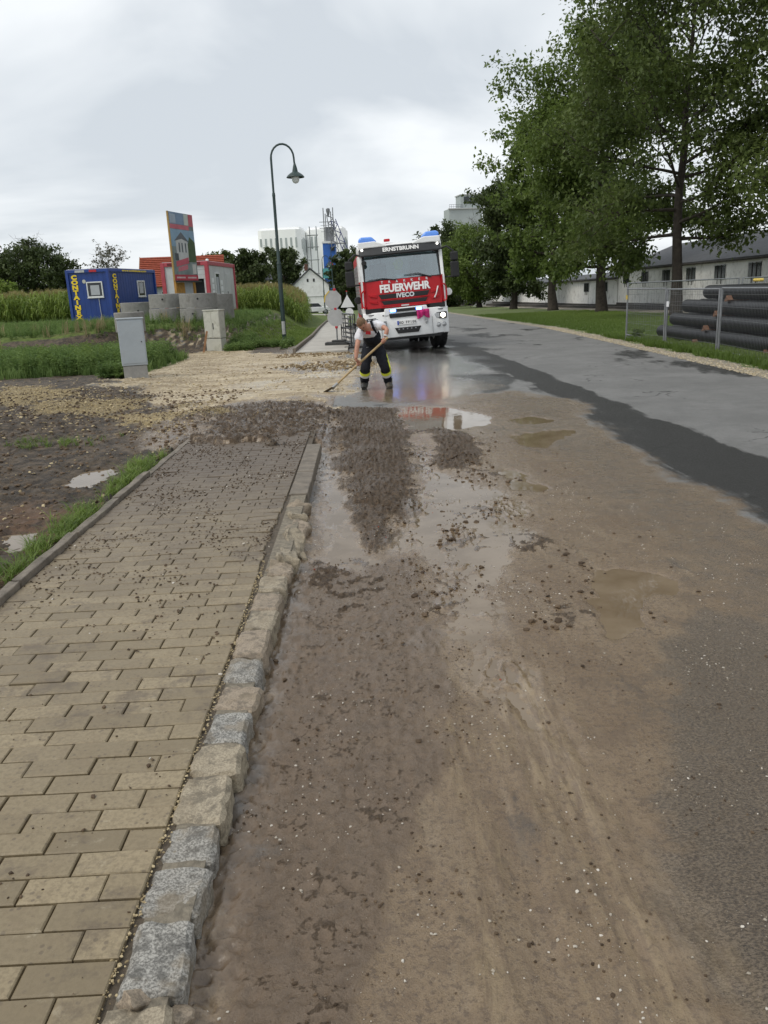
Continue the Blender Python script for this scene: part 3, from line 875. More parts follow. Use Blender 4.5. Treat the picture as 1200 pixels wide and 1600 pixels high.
for (x, y, L) in ordered:
    dz = rb.gauss(0, 0.0016); tx, ty = rb.gauss(0, 0.006), rb.gauss(0, 0.004); tz = rb.gauss(0, 0.004)
    gx = x
    # subsided, tilted bricks beside the displaced kerb stones
    near_gap = max(0.0, 1 - abs(y - 5.05) / 1.1) * max(0.0, 1 - (X_IN - x) / 0.34)
    if near_gap > 0:
        gx -= 0.045 * near_gap * (0.6 + 0.4 * math.sin(y * 17))
        tz += rb.gauss(0, 0.07) * near_gap; ty += rb.gauss(0, 0.07) * near_gap; tx += rb.gauss(0, 0.05) * near_gap
        dz -= 0.012 * near_gap * rb.random()
    visible = gx > -0.9 * y - 0.35 + (-0.15) if y < 2.2 else True
    if not visible: continue
    if n_single < 300 and y > 1.28:
        o = bpy.data.objects.new('brick', brick_mesh(L if L > 0.11 else round(L, 2), rb.randrange(5)))
        COL.objects.link(o); o.parent = pavement
        o.location = (gx, y, PAVE_Z + dz); o.rotation_euler = (tx, ty, tz)
        n_single += 1
    else:
        v, f = brick_proto(L, BW - 0.006, 0.05, rb.randrange(5))
        m = Matrix.Translation((gx, y, PAVE_Z + dz)) @ Euler((tx, ty, tz)).to_matrix().to_4x4()
        b = len(rest_v)
        rest_v += [tuple(m @ Vector(p)) for p in v]; rest_f += [tuple(i + b for i in q) for q in f]
        rest_r += [rb.random()] * len(v)
o = mesh_np('brick_field', np.array(rest_v), np.array(rest_f), M['brick'], pavement, False, {'rnd': np.array(rest_r)})
tag(o, 'far part of the brick paving smeared with mud', None, None, 'stuff')

# ---- granite kerb stones
def rough_stone(L, W, Hh, seed, jag=0.012, sub=2):
    bm = bmesh.new()
    bmesh.ops.create_cube(bm, size=1.0)
    bmesh.ops.scale(bm, vec=(W, L, Hh), verts=bm.verts)
    bmesh.ops.bevel(bm, geom=list(bm.edges), offset=min(L, W, Hh) * 0.09, segments=1, affect='EDGES')
    bmesh.ops.subdivide_edges(bm, edges=list(bm.edges), cuts=sub, use_grid_fill=True)
    bmesh.ops.subdivide_edges(bm, edges=[e for e in bm.edges if e.calc_length() > 0.03], cuts=1, use_grid_fill=True)
    rs = np.array([v.co[:] for v in bm.verts])
    n = np.stack([fbm(rs[:, 0] * 9 + seed * 3.1 + rs[:, 2] * 7, rs[:, 1] * 9 + seed * 1.7 + k * 11, 3, seed + k) for k in range(3)], 1)
    n2 = np.stack([fbm(rs[:, 0] * 30 + seed * 3.1 + rs[:, 2] * 22, rs[:, 1] * 30 + seed + k * 5, 2, seed + k) for k in range(3)], 1)
    rs = rs + n * jag * 2.0 + n2 * jag * 0.9
    for v, c in zip(bm.verts, rs): v.co = c
    me = bpy.data.meshes.new('kerb_stone'); bm.to_mesh(me); bm.free()
    me.polygons.foreach_set('use_smooth', [True] * len(me.polygons))
    me.set_sharp_from_angle(angle=R(32))
    return me
kb = MB()
kb.box((-0.585, 3.8, 0.028), (0.120, 5.7, 0.15))
kerb = kb.build('kerb', M['mortar'])
tag(kerb, 'mortar bed carrying a row of rough granite kerb stones', None, None, 'structure')
bounds = [0.95, 1.20, 1.48, 1.73, 1.93, 2.11, 2.35, 2.56, 2.79, 3.02, 3.25, 3.55, 3.80, 4.06, 4.30, 4.55, 4.86, 5.18, 5.50, 5.78, 6.02]
tones = ['gran_grey', 'gran_tan', 'gran_grey', 'gran_grey', 'gran_grey', 'gran_tan', 'gran_tan', 'gran_grey', 'gran_brown', 'gran_grey', 'gran_brown', 'gran_tan', 'gran_brown', 'gran_tan', 'gran_brown', 'gran_tan', 'gran_tan', 'gran_brown', 'gran_tan', 'gran_brown']
rk = random.Random(11)
for i in range(len(bounds) - 1):
    L = bounds[i + 1] - bounds[i]
    if i == 1: L -= 0.03
    loose = bounds[i] > 4.2
    W = rk.uniform(0.145, 0.168) if not loose else rk.uniform(0.13, 0.17)
    me = rough_stone(L - (0.022 if not loose else 0.0), W, 0.20 if not loose else 0.17, 20 + i, 0.009 if not loose else 0.016)
    me.materials.append(M[tones[i]])
    o = bpy.data.objects.new('kerb_stone', me); COL.objects.link(o); o.parent = kerb
    x = -0.582 + rk.uniform(-0.008, 0.008)
    z = 0.115 - 0.10 + rk.uniform(-0.005, 0.006)
    rot = (rk.gauss(0, 0.015), rk.gauss(0, 0.025), rk.gauss(0, 0.03))
    if loose:
        x += 0.02 + rk.uniform(-0.02, 0.03); z += rk.uniform(-0.01, 0.02)
        rot = (rk.gauss(0, 0.16), rk.uniform(0.15, 0.38), rk.gauss(0, 0.22))
    o.location = (x, (bounds[i] + bounds[i + 1]) / 2, z); o.rotation_euler = rot
# small wedge stones in the gap between the two nearest stones
for (x, y, s) in ((-0.505, 1.47, 0.06), (-0.60, 1.475, 0.05), (-0.50, 1.36, 0.04)):
    me = rough_stone(s, s * 1.2, s, int(s * 1000), 0.01, 1); me.materials.append(M['gran_brown'])
    o = bpy.data.objects.new('kerb_stone', me); COL.objects.link(o); o.parent = kerb
    o.location = (x, y, 0.06 + (0.045 if x < -0.55 else -0.01)); o.rotation_euler = (0.3, 0.4, s * 20)
# far kerb: sawn blocks flush with the bricks, partly under the mud
for k, (y0, y1) in enumerate(((6.22, 6.62), (6.63, 7.05), (7.06, 7.5), (7.51, 7.95), (7.96, 8.4))):
    b = MB(); b.box((0, 0, 0), (0.150, y1 - y0, 0.16))
    o = b.build('kerb_stone', M['edging'], kerb, bevel=0.008)
    o.location = (-0.586, (y0 + y1) / 2, 0.036 + rk.uniform(-0.003, 0.003)); o.rotation_euler = (0, rk.gauss(0, .01), rk.gauss(0, .01))

# ---- left edging slabs
eb = MB(); eb.box((X_LEFT - 0.035, 5.6, -0.02), (0.05, 6.6, 0.16))
edging = eb.build('edging', M['mortar'])
tag(edging, 'narrow dark concrete edging along the left of the brick pavement', None, None, 'structure')
for k in range(7):
    y0 = 2.42 + k * 0.96
    me_ = MB().slab(lambda u, v: (X_LEFT - 0.065 + u * 0.060 + 0.004 * math.sin(v * 9 + k), y0 + 0.006 + v * 0.945, 0.150 + 0.003 * math.sin(u * 5 + v * 13 + k)), 3, 12, (0, 0, -0.22))
    o = me_.build('edging_slab', M['edging'], edging, bevel=0.006)
    o.rotation_euler = (0, 0, rk.gauss(0, 0.0007)); o.location.z = rk.uniform(-0.008, 0.004) - (0.02 * max(0, k - 4))

# ------------------------------------------------------------------ loose pieces
ico = bmesh.new(); bmesh.ops.create_icosphere(ico, subdivisions=1, radius=1.0)
PV = np.array([v.co[:] for v in ico.verts]); PF = np.array([[v.index for v in f.verts] for f in ico.faces]); ico.free()
_r = np.random.default_rng(2); PV = PV * (1 + _r.uniform(-0.45, 0.35, (len(PV), 1))) * np.array([1.15, 0.85, 1.0])
def strew(name, label, n, sampler, smin, smax, matl, parent=None, seed=3, flat=0.65, sink=0.2, power=3.0):
    rg = np.random.default_rng(seed)
    x, y, z = sampler(rg, n)
    n = len(x)
    s = smin + (smax - smin) * rg.random(n) ** power
    sc = np.stack([s * rg.uniform(.75, 1.3, n), s * rg.uniform(.75, 1.3, n), s * flat * rg.uniform(.7, 1.2, n)], 1)
    o = scatter(name, PV, PF, np.stack([x, y, z + s * flat * (1 - sink) * 0.6], 1), rg.uniform(0, 6.28, n), sc, rg.uniform(0, .5, n), matl, parent, False, seed)
    return tag(o, label, None, None, 'stuff')
def s_pave(rg, n):
    y = 1.1 + (9.0 - 1.1) * rg.random(n * 3) ** 0.62
    x = rg.uniform(X_LEFT, X_IN, n * 3)
    k = rg.random(n * 3) < np.clip(0.25 + 1.5 * fbm(x * 2.3, y * 1.5, 3, 61), 0.03, 1) * (0.25 + 0.75 * ss(2.5, 5.5, y))
    x, y = x[k][:n], y[k][:n]; n = len(x)
    return x, y, np.full(n, PAVE_Z)
strew('mud_crumbs', 'dark crumbs of soil strewn over the brick pavement', 6500, s_pave, 0.0018, 0.0105, M['clod'], seed=5)
strew('pebbles', 'pale pebbles lying on the brick pavement', 110, s_pave, 0.004, 0.010, M['pebble'], seed=6, power=2)
def s_jt(rg, n):
    y = rg.uniform(1.1, 4.6, n); x = X_IN - 0.002 + rg.normal(0, 0.009, n)
    return x, y, np.full(n, PAVE_Z - 0.006)
strew('joint_grit', 'pale grit filling the gap between bricks and granite kerb', 800, s_jt, 0.002, 0.006, M['yellowstone'], seed=7, power=1.5)
def gsample(xa, xb, ya, yb, wfun=None, ybias=1.0):
    def f(rg, n):
        y = ya + (yb - ya) * rg.random(n) ** ybias; x = rg.uniform(xa, xb, n)
        if wfun is not None:
            k = rg.random(n) < wfun(x, y); x, y = x[k], y[k]
        z, _ = ground(x, y)
        return x, y, z
    return f
strew('grit', 'fine pale grit washed over the muddy road', 13000, gsample(-0.5, 2.4, 1.1, 6.5, lambda x, y: np.clip(0.15 + 2.2 * fbm(x * 3, y * 1.6, 3, 5), 0.02, 1), 1.4), 0.0010, 0.0060, M['pebble'], seed=8, power=3.0)
strew('brick_chips', 'small red brick chips in the road mud', 6, gsample(-0.4, 0.6, 1.8, 6.5), 0.005, 0.009, M['brickred'], seed=9)
strew('mud_crumbs', 'dark clods of mud scattered on the wet road', 4200, gsample(-0.5, 1.9, 2.6, 11.5, lambda x, y: np.clip(0.15 + 1.2 * (fbm(x * 1.9, y * 1.3, 2, 15)), 0, 1) * ss(2.2, 1.0, x)), 0.003, 0.016, M['clod'], seed=10, power=2.6)
strew('mud_crumbs', 'dark clods lying in and beside the strip of water', 2400, gsample(0.2, 1.35, 3.6, 8.2, lambda x, y: np.clip(2.6 * fbm(x * 2.6, y * 1.5, 3, 71), 0, 1)), 0.004, 0.024, M['clod'], seed=20, power=2.6, sink=0.4)
strew('mud_crumbs', 'lumps of dark soil heaped on the road mud', 6000, gsample(-0.5, 1.2, 4.9, 12, lambda x, y: np.maximum(zone(ZN['heap1'], x, y, .05, .06), zone(ZN['heap2'], x, y, .05, .06))), 0.003, 0.013, M['clod'], seed=11, power=2.4, sink=0.5)
strew('mud_crumbs', 'fine dark crumbs on the mud beside the kerb', 10000, gsample(-0.5, 1.3, 1.2, 5, lambda x, y: (0.25 + 0.75 * ss(0.9, 0.0, x)) * np.clip(0.3 + 1.6 * fbm(x * 3, y * 2, 3, 25), 0.05, 1)), 0.0010, 0.007, M['clod'], seed=12, power=2.2)
strew('mud_crumbs', 'clods of mud covering the far end of the pavement', 5000, gsample(-2.6, -0.3, 8.4, 12.8, lambda x, y: zone(ZN['mudpile'], x, y, .3, .3)), 0.003, 0.015, M['clod'], seed=13, power=2.2, sink=0.5)
strew('gravel', 'yellowish gravel spread over the soil at left', 6500, gsample(-9, -2.2, 9.6, 18.5, lambda x, y: np.maximum(zone(ZN['yel'], x, y, .5, .9, .7), 0.14)), 0.008, 0.030, M['yellowstone'], seed=14, power=1.5)
strew('gravel', 'pale sandy gravel on the construction drive', 4200, gsample(-6.2, 0.4, 12.5, 28, lambda x, y: zone(ZN['sand'], x, y, .5, .7, .8)), 0.008, 0.032, M['sandstone'], seed=15, power=2)
strew('soil_clods', 'crumbly clods of dark soil left of the pavement', 7000, gsample(-7.5, -2.14, 4.0, 15.0), 0.006, 0.032, M['clod'], seed=19, power=2.4, sink=0.5)
strew('gravel', 'stones in the dark soil beside the pavement', 5000, gsample(-6.5, -2.14, 4.0, 11.5, lambda x, y: np.clip(0.25 + fbm(x * 1.2, y * 1.2, 2, 8), 0, 1)), 0.004, 0.020, M['yellowstone'], seed=16, power=2.5)
strew('soil_clods', 'clods of brown earth in the drive entrance', 1600, gsample(-2.6, 0.3, 17.8, 24.5, lambda x, y: np.maximum(zone(ZN['ochre'], x, y, .4, .6, .9), 0.7 * (np.abs(y - 23.6) < 0.8))), 0.015, 0.06, stone_material('earth_clod', (0.13, 0.09, 0.045), (0.27, 0.20, 0.11)), seed=17, power=2)
strew('gravel', 'pale gravel along the shoulder right of the road', 5200, (lambda rg, n: (lambda y, u: (road_edge(y) + u, y, ground(road_edge(y) + u + 0.001, y)[0]))(11 + 24 * rg.random(n) ** 1.4, np.abs(rg.normal(0.15, 0.28, n)))), 0.006, 0.022, M['sandstone'], seed=18, power=2)

# far footpath and its kerb
def path_slab():
    ys = np.concatenate([np.linspace(24.4, 60, 40), np.linspace(62, 112, 26)])
    xs = path_x(ys); m = MB()
    v = []; 
    for yy, xx in zip(ys, xs):
        z = gz(0, yy) + 0.05
        v += [(xx - 0.78, yy, z), (xx + 0.78, yy, z), (xx + 0.78, yy, z - 0.25), (xx - 0.78, yy, z - 0.25)]
    f = []
    for i in range(len(ys) - 1):
        for k in range(4):
            a, b = i * 4 + k, i * 4 + (k + 1) % 4
            f.append((a, b, b + 4, a + 4))
    f.append((0, 1, 2, 3)); e = (len(ys) - 1) * 4; f.append((e + 3, e + 2, e + 1, e))
    m.add(v, f); return m
tag(path_slab().build('footpath', M['path']), 'pale footpath running on beyond the construction drive', None, None, 'structure')
fk = MB()
for i in range(70):
    y0 = 24.6 + i * 1.0
    x0, x1 = float(path_x(y0)) - 0.84, float(path_x(y0 + 0.98)) - 0.84
    z0 = gz(0, y0) + 0.04
    a = math.atan2(x1 - x0, 0.98)
    fk.box(((x0 + x1) / 2, y0 + 0.49, z0), (0.09, 0.98, 0.24), (0, 0, -a))
tag(fk.build('path_edging', M['edging']), 'thin edging between the lawn and the far footpath', None, None, 'structure')
# ================================================================== fire truck
M['t_white'] = mat('truck_white', (0.84, 0.85, 0.85), 0.32, 0.04, 3, coat=0.2, dirt=(0.40, 0.36, 0.31), dirt_amt=0.25)
M['t_red'] = mat('truck_red', (0.46, 0.008, 0.014), 0.38, 0.10, 2, coat=0.0, spec=0.35)
M['t_black'] = mat('truck_black', (0.012, 0.012, 0.013), 0.6, 0.2, 5)
M['t_dark'] = mat('truck_dark_grey', (0.030, 0.031, 0.034), 0.55, 0.15, 5)
M['rubber'] = mat('tyre_rubber', (0.016, 0.016, 0.016), 0.7, 0.3, 8, 0.3, 60)
M['steel'] = mat('steel_grey', (0.32, 0.33, 0.34), 0.4, 0.15, 6, metal=0.7)
M['let_white'] = mat('lettering_white', (0.80, 0.80, 0.79), 0.5, 0.03, 3)
M['let_black'] = mat('lettering_black', (0.02, 0.02, 0.022), 0.5, 0.03, 3)
M['let_chrome'] = mat('lettering_silver', (0.62, 0.63, 0.64), 0.25, 0.05, 3, metal=0.3)
M['lamp_on'] = mat('headlight_lit', (0.9, 0.9, 0.85), 0.2, 0.0, 3, emit=(1.0, 0.90, 0.70), estr=9.0)
M['marker_on'] = mat('marker_lit', (0.9, 0.9, 0.9), 0.2, 0.0, 3, emit=(1.0, 0.97, 0.9), estr=2.2)
M['lamp_lens'] = mat('lamp_lens', (0.42, 0.43, 0.44), 0.12, 0.1, 9, metal=0.5)
M['blue_on'] = mat('flasher_lit', (0.2, 0.4, 1.0), 0.2, 0.0, 3, emit=(0.10, 0.30, 1.0), estr=9.0)
M['blue_cap'] = mat('beacon_blue', (0.10, 0.24, 0.60), 0.15, 0.1, 6, coat=0.5, emit=(0.06, 0.22, 0.8), estr=0.28)
M['pink'] = mat('magenta_cloth', (0.50, 0.02, 0.16), 0.8, 0.3, 14, 0.6, 30)
M['hivis'] = mat('hi_vis_yellow', (0.55, 0.68, 0.05), 0.7, 0.1, 8)
M['paper'] = mat('paper', (0.75, 0.76, 0.78), 0.7, 0.03, 6)
M['seat'] = mat('seat_fabric', (0.05, 0.055, 0.06), 0.8, 0.2, 8)

def glass_mat(name, tint, fac):
    t = NT(name)
    tr = t.n('ShaderNodeBsdfTransparent'); tr.inputs[0].default_value = (*tint, 1)
    gl = t.n('ShaderNodeBsdfGlossy'); gl.inputs['Roughness'].default_value = 0.03; gl.inputs['Color'].default_value = (0.95, 0.97, 1, 1)
    fr = t.n('ShaderNodeFresnel'); fr.inputs['IOR'].default_value = 1.5
    f = t.math('ADD', fr.outputs[0], fac, True)
    mx = t.n('ShaderNodeMixShader'); t.l(f, mx.inputs[0]); t.l(tr.outputs[0], mx.inputs[1]); t.l(gl.outputs[0], mx.inputs[2])
    t.l(mx.outputs[0], t.out.inputs[0])
    return t.m
M['windscreen'] = glass_mat('windscreen_glass', (0.62, 0.74, 0.76), 0.16)
M['pane'] = glass_mat('window_glass', (0.35, 0.40, 0.42), 0.10)
M['darkpane'] = mat('dark_window', (0.03, 0.035, 0.04), 0.12, 0.2, 5)

TX, TY = 1.29, 23.45
TZ = gz(TX, TY + 1.4)
LEAN = R(-3.0)
truck = thing('fire_truck', 'white and red fire truck with blue flashers facing the camera on the wet road', 'fire truck', (TX, TY, TZ), 0)
truck.rotation_euler = (0, LEAN, R(1.7)); truck.scale = (1, 1, 0.955)
T = truck
def yc(x, k=0.10): return k * (abs(x) / 1.2) ** 3
# cab shell
b = MB()
for s in (-1, 1):
    b.prism([(0.16, 1.0), (0.12, 2.13), (2.05, 2.13), (2.05, 1.0)], 'x', s * 1.12, s * 1.20)
    b.prism([(1.05, 2.13), (1.05, 2.9), (2.05, 2.9), (2.05, 2.13)], 'x', s * 1.12, s * 1.198)
    b.prism([(0.13, 2.12), (0.34, 2.9), (0.46, 2.9), (0.26, 2.12)], 'x', s * 1.10, s * 1.197)
b.box((0, 2.0, 1.95), (2.3, 0.08, 1.9))
b.box((0, 1.1, 1.03), (2.3, 1.9, 0.08))
cab = b.build('cab', M['t_white'], T, bevel=0.02)
r_ = MB().slab(lambda u, v: (-1.19 + 2.38 * u, 0.30 + 1.78 * v, 3.10 + 0.08 * ss(0.0, 0.35, np.array(v)) + 0.04 * (1 - (2 * u - 1) ** 4)), 16, 8, (0, 0, -0.2))
roof = r_.build('roof', M['t_white'], T, smooth=True, bevel=0.03)
# roof corner pods and beacons
for s in (-1, 1):
    p = MB(); p.prism([(s * 1.17, 3.08), (s * 1.16, 3.25), (s * 0.70, 3.26), (s * 0.40, 3.14), (s * 0.35, 3.08)], 'y', 0.24, 0.78)
    p.build('beacon_pod', M['t_white'], T, bevel=0.025)
    p = MB(); p.prism([(s * 1.14, 3.24), (s * 1.14, 3.36), (s * 1.05, 3.40), (s * 0.76, 3.39), (s * 0.62, 3.24)], 'y', 0.27, 0.62)
    p.build('beacon', M['blue_cap'], T, smooth=True, bevel=0.05, seg=3)
MB().box((-0.32, 0.62, 3.27), (0.17, 0.14, 0.08)).build('roof_horn', M['t_red'], T, bevel=0.02)
# sun visor
v_ = MB().slab(lambda u, v: (-1.17 + 2.34 * u, 0.16 + yc(2 * u - 1, 0.12) + 0.10 * v, 2.86 + 0.25 * v), 20, 4, (0, 0.1, 0.0))
visor = v_.build('sun_visor', M['t_dark'], T, smooth=True, bevel=0.015)
MB().box((0, 0.27, 2.86), (2.2, 0.16, 0.05)).build('visor_rim', M['t_black'], T, bevel=0.01)
lettering('ERNSTBRUNN', 0.165, (0.02, 0.190, 2.985), M['let_white'], visor, rot=(R(68), 0, 0), bold=0.006, scale=(0.98, 1, 1))
for s in (-1, 1):
    MB().lathe([(0.0, -0.02), (0.022, -0.018), (0.034, 0.0), (0.034, 0.03)], (s * 1.07, 0.245, 3.03), 12, 'y').build('marker_light', M['marker_on'], T, smooth=True, loc=(0, 0, 0)).scale = (1, 1, 1)
# windscreen
def ws(u, v):
    w = 1.13 - 0.04 * v
    return (-w + 2 * w * u, 0.125 + 0.20 * v + yc(2 * u - 1, 0.05), 2.12 + 0.74 * v)
MB().slab(ws, 14, 6, (0, 0.012, 0.0)).build('windscreen', M['windscreen'], T, smooth=True)
g = MB(); g.slab(lambda u, v: ws(u * 0.03, v), 1, 6, (0, -0.012, 0)); g.slab(lambda u, v: ws(0.97 + u * 0.03, v), 1, 6, (0, -0.012, 0)); g.slab(lambda u, v: ws(u, v * 0.03), 14, 1, (0, -0.012, 0))
g.build('windscreen_seal', M['t_black'], T)
# inside of the cab
MB().prism([(0.30, 1.9), (0.26, 2.10), (0.45, 2.2), (0.75, 2.12), (0.75, 1.9)], 'x', -1.09, 1.09).build('dashboard', M['t_dark'], T, bevel=0.03)
for s in (-0.6, 0.6):
    q = MB(); q.box((s, 1.55, 2.25), (0.5, 0.14, 0.8), (R(-8), 0, 0)); q.box((s, 1.5, 2.72), (0.26, 0.1, 0.2)); q.box((s, 1.25, 1.85), (0.5, 0.6, 0.14))
    q.build('seat', M['seat'], T, bevel=0.05)
MB().prism([(-0.10, 2.42), (-0.16, 2.62), (-0.05, 2.74), (0.10, 2.75), (0.17, 2.6), (0.11, 2.40)], 'y', 1.36, 1.42).build('safety_vest', M['hivis'], T, bevel=0.02)
MB().lathe([(0.19, -0.015), (0.22, 0.0), (0.19, 0.015), (0.165, 0.0)], (0, 0, 0), 18, 'z', True).build('steering_wheel', M['t_black'], T, smooth=True, loc=(0.6, 0.75, 2.16)).rotation_euler = (R(35), 0, 0)
MB().box((-0.0, 0.16, 2.185), (0.34, 0.006, 0.13), (R(-14), 0, 0)).build('paper_sheet', M['paper'], T)
for (x0, x1, z1) in ((-0.98, -0.15, 2.16), (0.05, 0.82, 2.22)):
    MB().tube([(x1, 0.10, 2.10), ((x0 + x1) / 2, 0.095, z1 + 0.02), (x0, 0.11, z1)], [0.02, 0.014, 0.010], 6).build('wiper', M['t_black'], T)
# red front
def rf(u, v):
    w = 1.08 + 0.10 * v
    x = -w + 2 * w * u
    return (x, 0.02 + yc(x, 0.10) + 0.03 * (1 - v) * 0 + 0.08 * v, 1.33 + 0.80 * v)
front = MB().slab(rf, 28, 6, (0, 0.09, 0)).build('front_panel', M['t_red'], T, smooth=True, bevel=0.012)
def on_front(z): return 0.02 + 0.08 * (z - 1.33) / 0.80
for i, ch in enumerate('TRAKKER'):
    lettering(ch, 0.095, (-0.60 + i * 0.213, on_front(2.065) - 0.012, 2.065), M['let_chrome'], front, rot=(R(84), 0, 0), bold=0.003)
lettering('FEUERWEHR', 0.30, (0.03, on_front(1.87) - 0.012, 1.875), M['let_white'], front, rot=(R(84), 0, 0), bold=0.013, scale=(0.84, 1.0, 1))
for (z0, z1, w0, w1) in ((1.59, 1.725, 0.66, 0.73), (1.42, 1.53, 0.60, 0.66)):
    s_ = MB().prism([(-w0, z0), (w0, z0), (w1, z1), (-w1, z1)], 'y', on_front((z0 + z1) / 2) - 0.014, on_front((z0 + z1) / 2) + 0.05).build('grille_slot', M['t_black'], front, bevel=0.006)
    rr = MB()
    rr.box((0, on_front(z0) - 0.008, z0 - 0.022), (2 * w0 + 0.12, 0.03, 0.025))
    rr.build('grille_lip', M['t_red'], front, bevel=0.008)
lettering('IVECO', 0.175, (0.03, on_front(1.66) - 0.026, 1.655), M['let_chrome'], front, rot=(R(86), 0, 0), bold=0.008, spacing=1.05, scale=(0.98, 1, 1))
MB().box((0, on_front(1.365) - 0.008, 1.365), (0.22, 0.02, 0.035)).build('badge', M['let_chrome'], front)
for s in (-1, 1):
    q = MB()
    for k, zz_ in enumerate((1.68, 1.50)):
        q.prism([(s * 0.76, zz_ - 0.05), (s * 0.98, zz_ + 0.0), (s * 1.0, zz_ + 0.08), (s * 0.78, zz_ + 0.06)], 'y', on_front(zz_) + 0.002, on_front(zz_) + 0.05)
    q.build('grille_wing', M['t_red'], front, bevel=0.015)
    # corner deflector with grab handle
    q = MB().slab(lambda u, v: (s * (1.10 + 0.14 * u), 0.10 + 0.28 * u * u, 1.36 + 0.78 * v), 5, 4, (0, 0.05, 0))
    q.build('corner_deflector', M['t_red'], T, smooth=True)
    MB().tube([(s * 1.10, 0.10, 1.84), (s * 1.15, 0.03, 1.87), (s * 1.21, 0.10, 1.80), (s * 1.225, 0.13, 1.6), (s * 1.20, 0.10, 1.42), (s * 1.13, 0.06, 1.36)], 0.022, 7).build('grab_handle', M['t_red'], T, smooth=True)
    MB().box((s * 0.92, 0.13, 1.275), (0.44, 0.20, 0.13)).build('step_recess', M['t_black'], T)
MB().tube([(0.86, 0.035, 1.50), (0.91, 0.02, 1.60), (0.98, 0.045, 1.82)], [0.02, 0.014, 0.02], 6).build('strap', M['let_white'], front)
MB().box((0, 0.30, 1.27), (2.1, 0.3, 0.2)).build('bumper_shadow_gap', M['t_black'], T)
# bumper
def bf(u, v):
    x = -1.22 + 2.44 * u
    return (x, -0.06 + yc(x, 0.16) - 0.04 * math.sin(v * math.pi), 0.45 + 0.77 * v)
bumper = MB().slab(bf, 30, 8, (0, 0.30, 0)).build('bumper', M['t_white'], T, smooth=True, bevel=0.02)
q = MB().prism([(-0.64, 1.10), (0.64, 1.10), (0.60, 1.31), (-0.60, 1.31)], 'y', -0.085, 0.1); q.build('bumper_centre', M['t_white'], bumper, bevel=0.02)
MB().box((0.0, -0.092, 1.235), (0.92, 0.05, 0.085)).build('flasher_slot', M['t_black'], bumper, bevel=0.008)
for x in (-0.37, 0.37):
    MB().box((x, -0.118, 1.235), (0.16, 0.03, 0.075)).build('flasher', M['blue_on'], bumper, bevel=0.012)
MB().prism([(-0.47, 1.03), (0.50, 1.03), (0.52, 1.15), (-0.49, 1.15)], 'y', -0.118, -0.05).build('cooling_slot', M['t_black'], bumper, bevel=0.008)
MB().prism([(-0.28, 0.56), (0.32, 0.56), (0.40, 0.73), (-0.36, 0.73)], 'y', -0.112, -0.02).build('lower_intake', M['t_black'], bumper, bevel=0.015)
for k in range(5): MB().lathe([(0.022, -0.124), (0.022, -0.10)], (-0.24 + k * 0.12, 0, 0.685), 8, 'y').build('intake_bolt', M['steel'], bumper)
plate = MB().box((-0.02, -0.116, 0.87), (0.53, 0.012, 0.125)).build('number_plate', M['let_white'], bumper, bevel=0.004)
MB().box((-0.255, -0.1245, 0.87), (0.045, 0.004, 0.115)).build('plate_band', mat('plate_blue', (0.02, 0.06, 0.35), 0.4), plate)
for i, ch in enumerate('KO FF10K'):
    if ch != ' ': lettering(ch, 0.10, (-0.195 + i * 0.062, -0.124, 0.868), M['let_black'], plate, extrude=0.002, bold=0.002, scale=(0.85, 1, 1))
for x in (-0.62, 0.56):
    q = MB(); q.box((x, -0.118, 0.885), (0.08, 0.04, 0.14)); q.tube([(x, -0.14, 0.86), (x - 0.035, -0.15, 0.81), (x, -0.155, 0.77), (x + 0.035, -0.15, 0.81), (x, -0.14, 0.86)], 0.013, 6)
    q.build('tow_shackle', M['steel'], bumper, bevel=0.01)
MB().lathe([(0.05, -0.122), (0.05, -0.09)], (-0.60, 0, 0.62), 14, 'y').build('coupling_cap', M['t_dark'], bumper)
MB().lathe([(0.022, -0.13), (0.022, -0.10)], (-0.66, 0, 1.12), 10, 'y').build('sensor', M['t_dark'], bumper)
for s in (-1, 1):
    xo = s * 0.97
    q = MB().prism([(xo - 0.20, 0.87), (xo + 0.19, 0.88), (xo + 0.20, 1.07), (xo - 0.17, 1.06)], 'y', bf(0.5 + xo / 2.44, .6)[1] - 0.012, 0.12)
    h = q.build('headlight', M['t_dark'], bumper, bevel=0.01)
    yy = bf(0.5 + xo / 2.44, .6)[1] - 0.014
    MB().lathe([(0.0, -0.03), (0.04, -0.024), (0.068, -0.006), (0.070, 0.02)], (xo + s * 0.085, yy, 0.972), 18, 'y').build('lamp', M['lamp_on'] if s > 0 else M['lamp_lens'], h, smooth=True)
    MB().box((xo - s * 0.09, yy - 0.004, 0.97), (0.15, 0.02, 0.14)).build('lens', M['lamp_lens'], h, bevel=0.01)
    for k, xx in enumerate((xo - s * 0.06, xo + s * 0.10)):
        yv = bf(0.5 + xx / 2.44, .35)[1]
        q = MB().lathe([(0.072, yv - 0.01), (0.072, yv + 0.06)], (xx, 0, 0.70), 18, 'y'); f_ = q.build('fog_light', M['steel'], bumper)
        MB().lathe([(0.0, yv - 0.022), (0.035, yv - 0.02), (0.054, yv - 0.012)], (xx, 0, 0.70), 16, 'y').build('lens', M['lamp_lens'], f_, smooth=True)
    MB().box((xo + s * 0.02, bf(0.5 + xo / 2.44, .9)[1] - 0.005, 1.155), (0.16, 0.012, 0.025)).build('reflector', M['t_dark'], bumper)
    for xs in (0.735,):
        MB().box((s * xs, bf(0.5 + s * xs / 2.44, .4)[1] - 0.002, 0.72), (0.006, 0.012, 0.5)).build('panel_gap', M['t_dark'], bumper)
MB().prism([(-0.95, 0.38), (0.95, 0.38), (1.05, 0.47), (-1.05, 0.47)], 'y', 0.0, 0.5).build('under_guard', M['t_black'], T)
